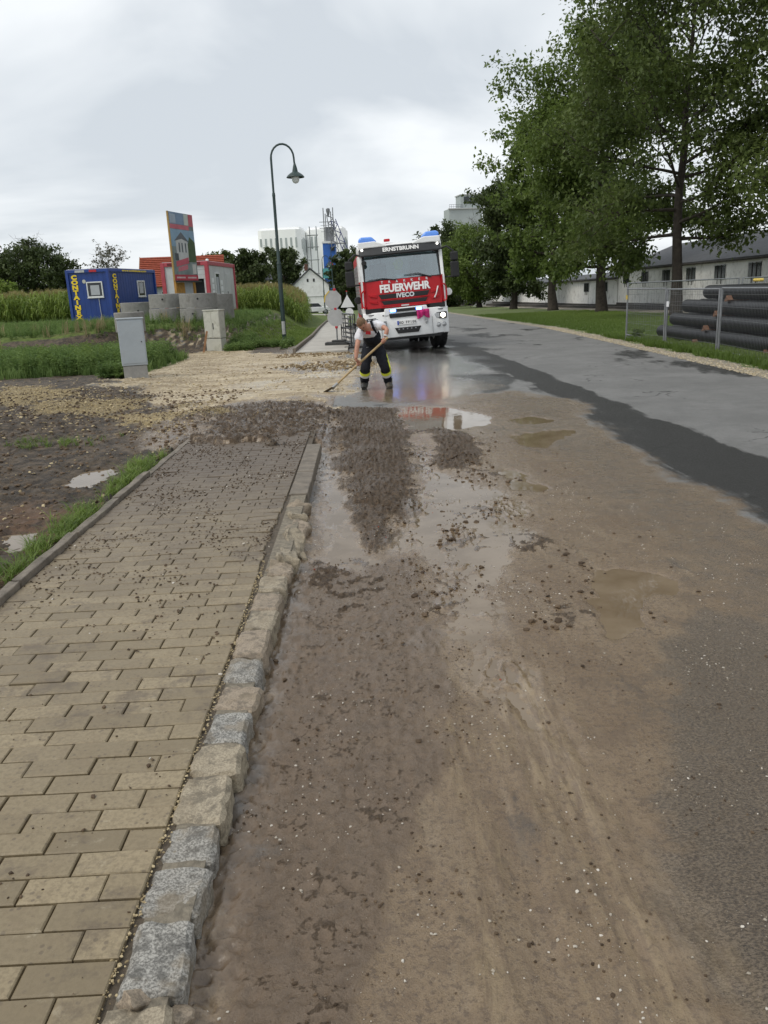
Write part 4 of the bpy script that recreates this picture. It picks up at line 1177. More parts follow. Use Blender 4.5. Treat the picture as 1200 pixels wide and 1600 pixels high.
# mirrors
for s in (-1, 1):
    q = MB(); q.box((s * 1.49, 0.02, 2.62), (0.22, 0.12, 0.26)); q.box((s * 1.49, 0.03, 2.25), (0.24, 0.13, 0.46))
    mm = q.build('mirror', M['t_black'], T, bevel=0.04)
    MB().tube([(s * 1.16, 0.25, 2.88), (s * 1.30, 0.08, 2.92), (s * 1.47, 0.03, 2.78), (s * 1.49, 0.04, 2.1)], 0.028, 7).build('mirror_arm', M['t_black'], T, smooth=True)
    MB().tube([(s * 1.17, 0.3, 2.06), (s * 1.35, 0.15, 2.05), (s * 1.49, 0.05, 2.08)], 0.022, 6).build('mirror_arm', M['t_black'], T, smooth=True)
    # side window and door seam
    MB().prism([(0.46, 2.16), (0.54, 2.82), (1.02, 2.82), (1.02, 2.16)], 'x', s * 1.14, s * 1.16).build('side_window', M['pane'], T)
    MB().box((s * 1.208, 0.75, 1.72), (0.014, 0.16, 0.04)).build('door_handle', M['t_black'], T)
    MB().lathe([(0.0, -0.02), (0.10, -0.015), (0.11, 0.02)], (s * 1.31, 0.35, 1.62), 16, 'y').build('kerb_mirror', M['t_white'] if s > 0 else M['t_black'], T, smooth=True)
    MB().tube([(s * 1.17, 0.4, 1.62), (s * 1.3, 0.36, 1.62)], 0.015, 6).build('mirror_arm', M['t_black'], T)
    # mudguards
    MB().slab(lambda u, v: (s * (0.86 + 0.36 * u), 1.45 + 0.66 * math.cos(math.pi * (0.02 + 0.96 * v)), 0.50 + 0.66 * math.sin(math.pi * (0.02 + 0.96 * v))), 3, 12, (0, 0, 0.03)).build('mudguard', M['t_black'], T, smooth=True)
MB().lathe([(0.06, -0.03), (0.075, 0.0), (0.06, 0.03)], (-1.05, 0.13, 2.66), 14, 'y').build('front_mirror', M['t_black'], T, smooth=True)
# body behind the cab
body = MB().box((0, 4.85, 1.95), (2.36, 5.0, 2.1)).build('tank_body', M['t_red'], T, bevel=0.05)
MB().box((0, 4.85, 3.04), (2.2, 4.9, 0.1)).build('body_roof', M['steel'], body, bevel=0.02)
for s in (-1, 1):
    for k in range(3):
        sh = MB()
        for j in range(14): sh.box((s * 1.185, 3.25 + k * 1.6, 1.15 + j * 0.115), (0.02, 1.35, 0.10))
        sh.build('roller_shutter', M['steel'], body)
MB().box((0, 4.0, 0.82), (0.9, 7.2, 0.28)).build('chassis', M['t_black'], T)
# wheels stand upright on the road although the body leans
bpy.context.view_layer.update()
def wheel(x, y, w, name='wheel', steer=0.0):
    Rr = 0.51
    tz = 0.0
    W = thing_part = MB().lathe([(Rr * 0.56, -w / 2), (Rr * 0.93, -w / 2), (Rr, -w / 2 + 0.04), (Rr, w / 2 - 0.04), (Rr * 0.93, w / 2), (Rr * 0.56, w / 2)], (0, 0, 0), 32, 'x', True)
    for k in range(36):
        a = 2 * math.pi * k / 36
        for s in (-1, 1):
            W.box((s * w * 0.30, math.cos(a + s * 0.04) * (Rr + 0.004), math.sin(a + s * 0.04) * (Rr + 0.004)), (w * 0.34, 0.05, 0.02), (a + s * 0.04 - math.pi / 2, 0, 0))
    tyre = W.build(name, M['rubber'], T, smooth=True)
    desired = Matrix.Translation((TX, TY, 0)) @ Matrix.Rotation(R(1.7), 4, 'Z') @ Matrix.Translation((x, y, 0)) @ Matrix.Rotation(steer, 4, 'Z')
    px_, py_ = desired.translation.x, desired.translation.y
    desired.translation.z = gz(px_, py_) + Rr + 0.012
    tyre.matrix_local = (Matrix.LocRotScale(T.location, T.rotation_euler, T.scale)).inverted() @ desired
    MB().lathe([(Rr * 0.55, -w * 0.42), (Rr * 0.50, -w * 0.15), (Rr * 0.2, -w * 0.12), (Rr * 0.2, w * 0.12), (Rr * 0.50, w * 0.15), (Rr * 0.55, w * 0.42)], (0, 0, 0), 24, 'x').build('rim', M['t_white'], tyre, smooth=True)
for s in (-1, 1):
    wheel(s * 1.03, 1.45, 0.34, steer=R(9))
    wheel(s * 0.98, 5.3, 0.33)
    wheel(s * 0.62, 5.3, 0.30)
# magenta cloth hung over the bumper
cl = MB().slab(lambda u, v: (0.30 + 0.36 * u, -0.150 - 0.05 * math.sin(u * math.pi) * (0.6 + 0.4 * math.sin(v * 5)) - 0.02 * math.sin(u * 17), 1.20 - 0.27 * v * (0.55 + 0.45 * abs(math.cos((u - 0.08) * 3.5)) ** 0.7)), 14, 8, (0, 0.045, 0))
clo = cl.build('cloth', M['pink'], None, smooth=True, bevel=0.01)
clo.matrix_world = Matrix.LocRotScale(T.location, T.rotation_euler, T.scale)
tag(clo, 'magenta cloth hung on the white bumper beside the number plate', 'cloth')

# ================================================================== the firefighter
M['skin'] = mat('skin', (0.47, 0.235, 0.16), 0.5, 0.12, 14)
M['hair'] = mat('hair_sandy', (0.16, 0.095, 0.05), 0.8, 0.35, 60, 0.6, 120)
M['tshirt'] = mat('tshirt_white', (0.66, 0.66, 0.70), 0.85, 0.08, 9, 0.3, 20)
M['navy'] = mat('trouser_navy', (0.013, 0.014, 0.019), 0.85, 0.3, 9, 0.5, 24, spec=0.2)
M['band_y'] = mat('reflective_yellow', (0.66, 0.72, 0.05), 0.5, 0.08, 10)
M['band_s'] = mat('reflective_silver', (0.55, 0.56, 0.56), 0.4, 0.08, 10)
M['boot'] = mat('boot_black', (0.03, 0.029, 0.028), 0.55, 0.3, 9, dirt=(0.2, 0.16, 0.11), dirt_amt=0.8)
M['wood'] = mat('shovel_wood', (0.42, 0.30, 0.15), 0.55, 0.2, 12)
J = {
'pelvis':(0.158,14.30,0.705),'hipL':(0.050,14.27,0.650),'hipR':(0.262,14.27,0.645),'kneeL':(-0.005,14.06,0.350),'kneeR':(0.345,14.03,0.345),
'ankL':(-0.028,14.26,0.085),'ankR':(0.398,14.24,0.078),'toeL':(-0.040,14.08,0.035),'toeR':(0.415,14.06,0.03),
'belly':(0.150,14.18,0.865),'chest':(0.096,13.99,1.015),'neck':(0.045,13.86,1.080),'shL':(-0.060,13.90,1.000),'shR':(0.245,13.96,1.115),
'elL':(-0.120,13.76,0.770),'wrL':(-0.155,13.72,0.553),'haL':(-0.160,13.705,0.497),'elR':(0.400,13.76,1.020),'wrR':(0.352,13.73,0.892),'haR':(0.325,13.71,0.842)}
Jv = {k: Vector(v) for k, v in J.items()}
person = thing('person', 'firefighter in white t-shirt and dark bib trousers bending over a shovel', 'person', (0.18, 14.2, 0))
PO = Vector((0.18, 14.2, 0))
def skin_obj(name, matl, chain_pts, edges, radii, root, sub=2, parent=person):
    me = bpy.data.meshes.new(name)
    me.from_pydata([tuple(p - PO) for p in chain_pts], edges, [])
    o = bpy.data.objects.new(name, me); COL.objects.link(o); o.parent = parent
    me.materials.append(matl)
    md = o.modifiers.new('skin', 'SKIN'); md.use_smooth_shade = True
    if not me.skin_vertices: me.attributes  # ensure layer via modifier
    if len(me.skin_vertices) == 0:
        bpy.context.view_layer.objects.active = o
        bpy.ops.object.modifier_add(type='SKIN'); o.modifiers.remove(o.modifiers[-1])
    sv = me.skin_vertices[0].data
    for i, r in enumerate(radii):
        sv[i].radius = (r, r) if not hasattr(r, '__len__') else r
        sv[i].use_root = (i == root)
    s = o.modifiers.new('sub', 'SUBSURF'); s.levels = sub; s.render_levels = sub
    if name in ('tshirt', 'bib_trousers'):
        s.levels = s.render_levels = 3
        if 'folds' not in bpy.data.textures:
            tx = bpy.data.textures.new('folds', 'CLOUDS'); tx.noise_scale = 0.07; tx.noise_depth = 2
        dm = o.modifiers.new('folds', 'DISPLACE'); dm.texture = bpy.data.textures['folds']; dm.strength = 0.045; dm.mid_level = 0.5
    return o
def lerp(a, b, t): return a + (b - a) * t
pts, rad, eds = [], [], []
def add_chain(lst, start=None):
    prev = start
    for p, r in lst:
        pts.append(Vector(p)); rad.append(r)
        if prev is not None: eds.append((prev, len(pts) - 1))
        prev = len(pts) - 1
    return prev
add_chain([(Jv['pelvis'], 0.105)])
sp = add_chain([(Jv['belly'], 0.095), (Jv['chest'], 0.105)], 0)
nk = add_chain([(Jv['neck'], 0.06), (Jv['neck'] + Vector((-0.035, -0.07, 0.015)), 0.055)], sp)
for S in 'LR':
    k = add_chain([(Jv['sh' + S], 0.062), (lerp(Jv['sh' + S], Jv['el' + S], .5), 0.05), (Jv['el' + S], 0.042), (lerp(Jv['el' + S], Jv['wr' + S], .35), 0.041), (Jv['wr' + S], 0.028)], sp)
    k = add_chain([(Jv['hip' + S], 0.08), (lerp(Jv['hip' + S], Jv['knee' + S], .5), 0.060), (Jv['knee' + S], 0.046), (lerp(Jv['knee' + S], Jv['ank' + S], .4), 0.042), (Jv['ank' + S], 0.038), (Jv['toe' + S], 0.03)], 0)
bodyo = skin_obj('body', M['skin'], pts, eds, rad, 0)
# head: one shaped mesh, looking down towards the shovel
def head_mesh():
    bm = bmesh.new(); bmesh.ops.create_uvsphere(bm, u_segments=28, v_segments=20, radius=1.0)
    for v in bm.verts:
        x, y, z = v.co
        jaw = 1 - 0.32 * max(0, -z) ** 1.2
        nx, ny, nz = x * 0.078 * jaw, y * 0.098 * (1 - 0.10 * max(0, -z)), z * 0.122
        if y < -0.5:
            if abs(x) < 0.20 and -0.42 < z < 0.06: ny -= 0.022 * (1 - abs(x) / 0.20) * (1 - abs(z + 0.20) / 0.28)      # nose
            if 0.22 < abs(x) < 0.55 and -0.05 < z < 0.2: ny += 0.010                                                   # eye sockets
            if abs(x) < 0.35 and -0.62 < z < -0.50: ny += 0.006                                                        # mouth line
        if abs(x) > 0.93 and -0.25 < z < 0.18: nx *= 1.16                                                              # ears
        v.co = (nx, ny, nz)
    me = bpy.data.meshes.new('head'); bm.to_mesh(me); bm.free()
    me.polygons.foreach_set('use_smooth', [True] * len(me.polygons))
    return me
HM = Matrix.Translation(Vector((-0.022, 13.73, 1.135)) - PO) @ Matrix.Rotation(R(-22), 4, 'Z') @ Matrix.Rotation(R(-12), 4, 'Y') @ Matrix.Rotation(R(62), 4, 'X')
hm = head_mesh(); hm.materials.append(M['skin'])
head = bpy.data.objects.new('head', hm); COL.objects.link(head); head.parent = person; head.matrix_local = HM
# hair cap
bm = bmesh.new(); bmesh.ops.create_uvsphere(bm, u_segments=24, v_segments=16, radius=1.0)
bmesh.ops.delete(bm, geom=[v for v in bm.verts if (v.co.z < 0.12 and v.co.y < 0.05) or v.co.z < -0.42 or (v.co.y < -0.55 and v.co.z < 0.5)], context='VERTS')
for v in bm.verts:
    n = 1 + 0.03 * math.sin(v.co.x * 23 + v.co.z * 17) + 0.02 * math.sin(v.co.y * 31)
    v.co = (v.co.x * 0.083 * n, v.co.y * 0.103 * n, v.co.z * 0.128 * n)
me = bpy.data.meshes.new('hair'); bm.to_mesh(me); bm.free(); me.materials.append(M['hair'])
me.polygons.foreach_set('use_smooth', [True] * len(me.polygons))
hair = bpy.data.objects.new('hair', me); COL.objects.link(hair); hair.parent = head
# eyes and brow
for s in (-1, 1):
    MB().lathe([(0.0, -0.006), (0.009, -0.004), (0.012, 0.0)], (s * 0.030, -0.088, 0.010), 10, 'y').build('eye', M['let_black'], head, smooth=True)
# hands: palm and five fingers closing round the shaft
SH0, SH1 = Vector((0.372, 13.70, 0.868)), Vector((-0.560, 13.95, 0.085))
shd = (SH1 - SH0).normalized()
def hand(wrist, along, side):
    c = along
    perp = shd.cross(Vector((0, 0, 1))).normalized(); up = perp.cross(shd).normalized()
    hp, hr, he = [], [], []
    def ch(lst, st=None):
        pv = st
        for p, r in lst:
            hp.append(Vector(p)); hr.append(r)
            if pv is not None: he.append((pv, len(hp) - 1))
            pv = len(hp) - 1
        return pv
    palm = c + up * 0.026 + perp * 0.018
    ch([(wrist, 0.027), (lerp(wrist, palm, .6), (0.030, 0.022)), (palm, (0.036, 0.020))])
    for i, (o_, L) in enumerate(((-0.030, .9), (-0.010, 1.05), (0.010, 1.0), (0.030, .8))):
        kx = c + shd * o_
        ch([(palm + shd * o_ * 0.8, 0.011), (kx + up * 0.026 - perp * 0.016 * L, 0.0105), (kx + up * 0.002 - perp * 0.030 * L, 0.0095), (kx - up * 0.022 * L - perp * 0.014, 0.0085), (kx - up * 0.024 + perp * 0.006, 0.008)], 2)
    ch([(palm - shd * 0.035 * side + perp * 0.005, 0.013), (c - shd * 0.045 * side + perp * 0.024, 0.012), (c - shd * 0.03 * side + perp * 0.020 - up * 0.016, 0.010), (c - shd * 0.010 * side - up * 0.026 + perp * 0.004, 0.009)], 1)
    return skin_obj('hand', M['skin'], hp, he, hr, 2, 1)
hand(Jv['wrL'], SH0 + shd * (Jv['haL'] - SH0).dot(shd), 1)
hand(Jv['wrR'], SH0 + shd * max(0.05, (Jv['haR'] - SH0).dot(shd)), -1)
MB().tube([Jv['wrR'] - PO + (Jv['elR'] - Jv['wrR']).normalized() * 0.02, Jv['wrR'] - PO + (Jv['elR'] - Jv['wrR']).normalized() * 0.05], 0.040, 12).build('wristwatch', M['band_s'], person, bevel=0.006)
# t-shirt
pts, rad, eds = [], [], []
add_chain([(lerp(Jv['pelvis'], Jv['belly'], .5), 0.115), (Jv['belly'], 0.120), (Jv['chest'], 0.124), (lerp(Jv['chest'], Jv['neck'], .8), 0.075)])
for S in 'LR':
    add_chain([(Jv['sh' + S], 0.085), (lerp(Jv['sh' + S], Jv['el' + S], .38), 0.075), (lerp(Jv['sh' + S], Jv['el' + S], .66), 0.070)], 2)
skin_obj('tshirt', M['tshirt'], pts, eds, rad, 1)
# bib trousers
pts, rad, eds = [], [], []
add_chain([(Jv['pelvis'], 0.15), (lerp(Jv['pelvis'], Jv['belly'], .55), 0.152), (Jv['belly'] + Vector((0, -0.012, 0)), 0.156), (lerp(Jv['belly'], Jv['chest'], .5) + Vector((0, -0.02, -0.01)), 0.168), (lerp(Jv['belly'], Jv['chest'], .95) + Vector((0.01, -0.04, -0.035)), 0.140)])
for S in 'LR':
    add_chain([(Jv['hip' + S], 0.118), (lerp(Jv['hip' + S], Jv['knee' + S], .5), 0.100), (Jv['knee' + S], 0.086), (lerp(Jv['knee' + S], Jv['ank' + S], .5), 0.082), (lerp(Jv['knee' + S], Jv['ank' + S], .98), 0.080)], 0)
trou = skin_obj('bib_trousers', M['navy'], pts, eds, rad, 0)
for S in 'LR':
    a, c = Jv['knee' + S], Jv['ank' + S]
    for (t0, t1, mk) in ((0.10, 0.28, 'band_y'), (0.28, 0.42, 'band_s')):
        MB().tube([lerp(a, c, t0) - PO, lerp(a, c, t1) - PO], 0.091, 16, cap=False).build('reflective_band', M[mk], trou, smooth=True)
    t = (Jv['toe' + S] - Jv['ank' + S])
    bo = MB(); q0 = Jv['ank' + S] - PO
    bo.tube([q0 + Vector((0, 0.02, 0.07)), q0 + Vector((0, 0.01, 0.0)), q0 + Vector((0, -0.02, -0.035))], [0.072, 0.070, 0.062], 12)
    bo.tube([q0 + Vector((0, 0.06, -0.045)), q0 + Vector((0, 0.0, -0.035)), q0 + t * 0.8 + Vector((0, 0, 0.01)), q0 + t * 1.25 + Vector((0, 0, -0.005))], [0.050, 0.060, 0.058, 0.042], 12)
    bo.build('boot', M['boot'], person, smooth=True, bevel=0.0)
MB().tube([Jv['hipR'] - PO + Vector((0.105, -0.05, -0.02)), Jv['kneeR'] - PO + Vector((0.085, -0.02, 0.02)), lerp(Jv['kneeR'], Jv['ankR'], .15) - PO + Vector((0.086, -0.02, 0))], 0.012, 6).build('side_stripe', M['band_y'], trou)
for pts_ in ([(-0.035, 13.86, 0.985), (0.00, 13.80, 1.06), (0.03, 13.90, 1.15), (0.08, 14.02, 1.15)], [(0.21, 13.93, 0.955), (0.165, 13.83, 1.06), (0.130, 13.88, 1.165), (0.15, 14.02, 1.16)]):
    MB().slab(lambda u, v: tuple((lambda i, f: lerp(Vector(pts_[i]), Vector(pts_[i + 1]), f))(min(2, int(v * 3)), v * 3 - min(2, int(v * 3))) - PO + Vector((0.042 * (u - 0.5), 0, 0))), 2, 9, (0, -0.012, 0.012)).build('strap', M['navy'], trou, smooth=True)
MB().prism([(0.03, 0.955), (0.12, 0.945), (0.12, 1.00), (0.04, 1.01)], 'y', 13.825, 13.84).build('chest_badge', M['t_red'], None)
bd = bpy.data.objects['chest_badge']; bd.parent = person; bd.location = -PO

# shovel
shovel = thing('shovel', 'wooden handled shovel held by the firefighter, blade in the mud', 'shovel', (-0.65, 14.0, 0))
SO = Vector((-0.65, 14.0, 0))
MB().tube([SH0 - shd * 0.04 - SO, lerp(SH0, SH1, .5) - SO + Vector((0, 0, 0.008)), SH1 - SO], [0.019, 0.019, 0.018], 10).build('handle', M['wood'], shovel, smooth=True)
def blade(u, v):
    w = (0.105 + 0.02 * math.sin(v * 3)) * (1.0 if v < 0.75 else 1 - 0.5 * (v - 0.75) / 0.25)
    side = (u - 0.5) * 2
    d = shd; perp = shd.cross(Vector((0, 0, 1))).normalized(); up = perp.cross(shd).normalized()
    p = SH1 - SO + d * (0.27 * v) * 0.92 + perp * (w * side) + up * (0.03 * side * side - 0.02) + Vector((0, 0, 0.055 * v))
    return tuple(p)
MB().slab(blade, 8, 8, (0, 0, 0.006)).build('blade', mat('shovel_steel', (0.16, 0.13, 0.10), 0.5, 0.35, 14, metal=0.3, dirt=(0.16, 0.12, 0.07), dirt_amt=0.8), shovel, smooth=True)
MB().tube([SH1 - SO - shd * 0.10, SH1 - SO + shd * 0.05], [0.024, 0.03], 10).build('socket', M['steel'], shovel, smooth=True)
# ================================================================== street furniture
M['lamp_green'] = mat('lamp_green_paint', (0.022, 0.045, 0.042), 0.45, 0.2, 5)
M['glass_white'] = mat('lamp_glass', (0.72, 0.76, 0.74), 0.15, 0.03, 3)
M['sticker'] = mat('sticker_grey', (0.45, 0.46, 0.46), 0.6, 0.1, 9)
M['cab_grey'] = mat('cabinet_grey', (0.36, 0.40, 0.43), 0.55, 0.06, 3, dirt=(0.26, 0.26, 0.24), dirt_amt=0.3)
M['cab_cream'] = mat('cabinet_cream', (0.50, 0.50, 0.44), 0.6, 0.08, 4, dirt=(0.20, 0.20, 0.13), dirt_amt=0.55)
M['galv'] = mat('galvanised', (0.25, 0.26, 0.27), 0.45, 0.15, 10, metal=0.6)
M['sign_back'] = mat('sign_back', (0.42, 0.43, 0.43), 0.5, 0.08, 4)
M['sign_red'] = mat('sign_red', (0.45, 0.02, 0.03), 0.5, 0.1, 6)
M['sign_yel'] = mat('sign_yellow', (0.65, 0.48, 0.10), 0.5, 0.1, 6)
M['foot_rubber'] = mat('recycled_rubber', (0.06, 0.06, 0.06), 0.85, 0.3, 20, 0.5, 60)
M['timber'] = mat('timber', (0.30, 0.16, 0.08), 0.7, 0.25, 9, 0.3, 40)

def street_lamp(x, y, label):
    z0 = gz(x, y)
    t = thing('street_lamp', label, 'street lamp', (x, y, z0), R(4), 'green arched street lamps along the footpath')
    MB().lathe([(0.085, 0), (0.085, 2.75), (0.078, 2.80), (0.088, 2.84), (0.060, 2.90), (0.056, 5.15), (0.064, 5.2), (0.05, 5.3)], n=16).build('post', M['lamp_green'], t, smooth=True)
    arc = [(0, 0, 5.25), (0, 0, 6.45)] + [(0.43 - 0.43 * math.cos(a), 0, 6.45 + 0.47 * math.sin(a)) for a in np.linspace(0.25, math.pi, 11)] + [(0.865, 0, 6.30), (0.875, 0, 6.22)]
    MB().tube(arc, [0.042] * 2 + [0.036] * (len(arc) - 2), 10).build('arm', M['lamp_green'], t, smooth=True)
    MB().lathe([(0.03, 6.28), (0.05, 6.22), (0.075, 6.14), (0.095, 6.05), (0.11, 5.98), (0.20, 5.93), (0.30, 5.86), (0.345, 5.80), (0.34, 5.785), (0.2, 5.86), (0.05, 5.90)], (0.875, 0, 0), 24).build('lamp_shade', M['lamp_green'], t, smooth=True)
    MB().lathe([(0.135, 5.86), (0.15, 5.78), (0.135, 5.68), (0.09, 5.61), (0.02, 5.585)], (0.875, 0, 0), 20).build('lamp_bulb', M['glass_white'], t, smooth=True)
    MB().slab(lambda u, v: (0.089 * math.sin(-0.9 + 1.6 * u), -0.089 * math.cos(-0.9 + 1.6 * u), 0.28 + 0.48 * v), 6, 1, (0, 0.003, 0)).build('sticker', M['sticker'], t)
    MB().lathe([(0.13, -0.05), (0.12, 0.06), (0.09, 0.10)], n=16).build('foot', M['lamp_green'], t, smooth=True)
    t.scale = (1, 1, 1.055)
    return t
street_lamp(-3.18, 32.8, 'dark green arched street lamp on the lawn, the nearest and tallest one')
l2 = street_lamp(-3.15, 92.0, 'distant dark street lamp at the bend of the footpath, in front of the white house')
l3 = street_lamp(-4.9, 108.0, 'farthest thin street lamp post against the white house gable')

# ---- grey cabinet in the weeds
t = thing('utility_cabinet', 'tall pale grey utility cabinet on a concrete base by the gravel', 'cabinet', (-5.05, 17.9, gz(-5.05, 17.9) - 0.02), R(17))
MB().box((0, 0, 0.13), (0.50, 0.30, 0.46)).build('base', M['concrete'], t, bevel=0.01)
MB().box((0, 0, 0.85), (0.54, 0.33, 0.98)).build('housing', M['cab_grey'], t, bevel=0.012)
MB().box((0, 0, 1.355), (0.57, 0.36, 0.03)).build('lid', M['cab_grey'], t, bevel=0.008)
dr = MB().box((0.0, -0.168, 0.86), (0.49, 0.012, 0.90)).build('door', M['cab_grey'], t, bevel=0.004)
MB().lathe([(0.014, -0.185), (0.014, -0.17)], (0.19, 0, 0.86), 8, 'y').build('lock', M['t_dark'], dr)
MB().box((0, 0, 0.362), (0.52, 0.31, 0.02)).build('shadow_joint', M['t_dark'], t)
# ---- cream cabinet farther off
t = thing('utility_cabinet', 'cream double door cabinet with stained base beside a leaning stake', 'cabinet', (-5.10, 28.3, -0.08), R(-22))
MB().box((0, 0, 0.17), (0.60, 0.34, 0.46)).build('base', M['cab_cream'], t, bevel=0.012)
MB().box((0, 0, 0.875), (0.62, 0.36, 0.92)).build('housing', M['cab_cream'], t, bevel=0.014)
MB().box((0, 0, 1.35), (0.66, 0.40, 0.04)).build('lid', M['cab_cream'], t, bevel=0.01)
for s in (-1, 1):
    MB().box((s * 0.15, -0.184, 0.87), (0.285, 0.012, 0.84)).build('door', M['cab_cream'], t, bevel=0.004)
MB().box((0.05, -0.194, 0.82), (0.028, 0.02, 0.20)).build('handle', M['t_black'], t, bevel=0.004)
MB().box((0, 0, 0.408), (0.585, 0.33, 0.02)).build('shadow_joint', M['t_dark'], t)
st = MB().box((0, 0, 0.30), (0.07, 0.05, 0.75)).build('wooden_stake', M['timber'], None, bevel=0.005)
st.location = (-5.42, 27.6, -0.05); st.rotation_euler = (0, R(14), R(10))
tag(st, 'brown wooden stake leaning beside the cream cabinet', 'stake')

# ---- concrete manhole rings
M['ringconc'] = mat('ring_concrete', (0.25, 0.245, 0.23), 0.8, 0.22, 3, 0.4, 50, dirt=(0.12, 0.115, 0.10), dirt_amt=0.7)
def ring(x, y, z, r, h, label, dz=0.0):
    o = MB().lathe([(r, 0), (r, h - 0.015), (r - 0.015, h), (r - 0.11, h), (r - 0.12, h - 0.02), (r - 0.12, 0)], (0, 0, 0), 40, 'z', True).build('concrete_ring', M['ringconc'], None, smooth=True)
    o.location = (x + random.uniform(-.035, .035), y + random.uniform(-.03, .03), z); o.rotation_euler = (0, 0, random.uniform(0, 6))
    tag(o, label, 'concrete ring', 'precast concrete manhole rings stored on the bank')
    a = -math.pi / 2 + random.uniform(-0.2, 0.5) - o.rotation_euler[2]
    MB().lathe([(0.035, -0.01), (0.035, 0.012)], (0, 0, 0), 10, 'x').build('lifting_hole', M['t_black'], o, loc=(r * math.cos(a) , r * math.sin(a), h * 0.62)).rotation_euler = (0, 0, a)
    return o
ring(-6.10, 31.0, 0.84, 0.70, 0.50, 'lower concrete ring of the right stack, behind the cream cabinet')
ring(-6.10, 31.0, 1.36, 0.70, 0.50, 'upper concrete ring of the right stack, behind the cream cabinet')
ring(-7.45, 31.9, 0.84, 0.70, 0.52, 'lower concrete ring of the stack second from the right')
ring(-7.45, 31.9, 1.38, 0.70, 0.52, 'upper concrete ring of the stack second from the right')
ring(-5.95, 33.4, 0.84, 0.75, 0.98, 'tall concrete ring hidden behind the right stack')
ring(-7.72, 27.3, 0.72, 0.48, 0.62, 'single concrete ring showing just above the grey cabinet')
ring(-9.50, 35.0, 0.74, 0.62, 0.90, 'weathered concrete ring in front of the blue container')

# ---- site signs seen from the back
def site_sign(x, y, label, big):
    z0 = gz(0, y) + 0.05
    t = thing('traffic_sign', label, 'traffic sign', (x, y, z0), R(-8) if big else R(6))
    H_ = 1.95 if big else 1.9
    f = MB(); f.box((0, 0, 0.05), (0.80, 0.42, 0.10)); f.box((0.05, 0.0, 0.13), (0.45, 0.28, 0.06))
    f.build('foot_plate', M['foot_rubber'], t, bevel=0.02)
    MB().tube([(0, 0, 0.08), (0, 0, H_)], 0.024, 8).build('post', M['galv'], t, smooth=True)
    if big:
        oct_ = [(0.30 * math.cos(a + R(22.5)) - 0.06, 1.48 + 0.32 * math.sin(a + R(22.5))) for a in np.linspace(0, 2 * math.pi, 9)[:-1]]
        MB().prism(oct_, 'y', -0.04, -0.032).build('sign_plate', M['sign_back'], t)
        MB().prism([(-0.37, 1.40), (-0.34, 1.62), (-0.18, 1.78), (-0.16, 1.74), (-0.30, 1.60), (-0.33, 1.42)], 'y', -0.046, -0.041).build('sign_edge', M['sign_yel'], t)
        MB().lathe([(0.0, -0.04), (0.29, -0.04), (0.29, -0.032), (0, -0.032)], (0.0, 0, 0.90), 28, 'y').build('sign_plate', M['sign_back'], t)
        for z in (1.80, 1.18, 0.58):
            MB().box((0, -0.01, z), (0.09, 0.07, 0.08)).build('clamp', M['sign_red'], t, bevel=0.01)
    else:
        MB().prism([(-0.36, 1.10), (0.38, 1.10), (0.01, 1.75)], 'y', -0.04, -0.032).build('sign_plate', M['let_white'], t)
        MB().lathe([(0.0, -0.04), (0.21, -0.04), (0.21, -0.032), (0, -0.032)], (0.1, 0, 0.85), 24, 'y').build('sign_plate', M['let_white'], t)
        MB().lathe([(0.035, 0), (0.03, 0.06)], (0, 0, 1.9), 8).build('post_cap', M['sign_red'], t)
    return t
site_sign(-0.90, 27.6, 'road sign seen from behind with octagonal and round grey plates on a rubber foot', True)
site_sign(-0.80, 44.0, 'smaller road sign behind, triangular and round white plates on a rubber foot', False)
# ---- folded barrier grilles beside the signs
t = thing('barrier', 'dark folded barrier grille standing end-on at the edge of the footpath', 'barrier', (-0.40, 25.9, gz(-0.4, 26)), R(10))
for k in range(3):
    q = MB(); xk = k * 0.07
    q.tube([(xk, 0, 0.04), (xk, 0, 1.05), (xk, 2.0, 1.05), (xk, 2.0, 0.04)], 0.02, 6)
    q.build('frame', M['t_dark'] if k != 1 else M['galv'], t)
    for z in (0.15, 0.30, 0.45, 0.60, 0.75, 0.90):
        MB().tube([(xk, 0, z), (xk, 2.0, z)], 0.012, 5).build('bar', M['galv'] if k == 1 else M['t_dark'], t)
for yy in (0.0, 2.0):
    MB().box((0.08, yy, 0.04), (0.62, 0.10, 0.06)).build('foot', M['foot_rubber'], t, bevel=0.02)
MB().box((0.16, 0.02, 0.72), (0.22, 0.05, 0.07), (0, R(18), 0)).build('hook', M['t_black'], t, bevel=0.02)
MB().box((0.18, 0.02, 0.46), (0.24, 0.05, 0.08), (0, R(-12), 0)).build('hook', M['t_black'], t, bevel=0.02)

# ---- mesh fence panels
def fence_panel(p0, p1, h, label, n_wire):
    a, c = Vector((p0[0], p0[1], gz(*p0))), Vector((p1[0], p1[1], gz(*p1)))
    d = c - a; L = d.length; rz = math.atan2(d.y, d.x)
    t = thing('fence_panel', label, 'fence panel', a, rz, 'mesh construction fence panels round the pipes')
    for x in (0.03, L - 0.03):
        MB().tube([(x, 0, -0.02), (x, 0, h)], 0.026, 8).build('post', M['galv'], t, smooth=True)
    for z in (0.10, h - 0.01):
        MB().tube([(0.03, 0, z), (L - 0.03, 0, z)], 0.019, 7).build('rail', M['galv'], t, smooth=True)
    w = MB()
    for i in range(1, n_wire):
        x = 0.03 + (L - 0.06) * i / n_wire
        w.tube([(x, 0, 0.10), (x, 0, h - 0.01)], 0.0022, 3, cap=False)
    for z in np.arange(0.25, h - 0.1, 0.26):
        w.tube([(0.03, 0.004, z), (L - 0.03, 0.004, z)], 0.0032, 3, cap=False)
    tag(w.build('wire_mesh', M['galv'], t), kind='stuff')
    return t
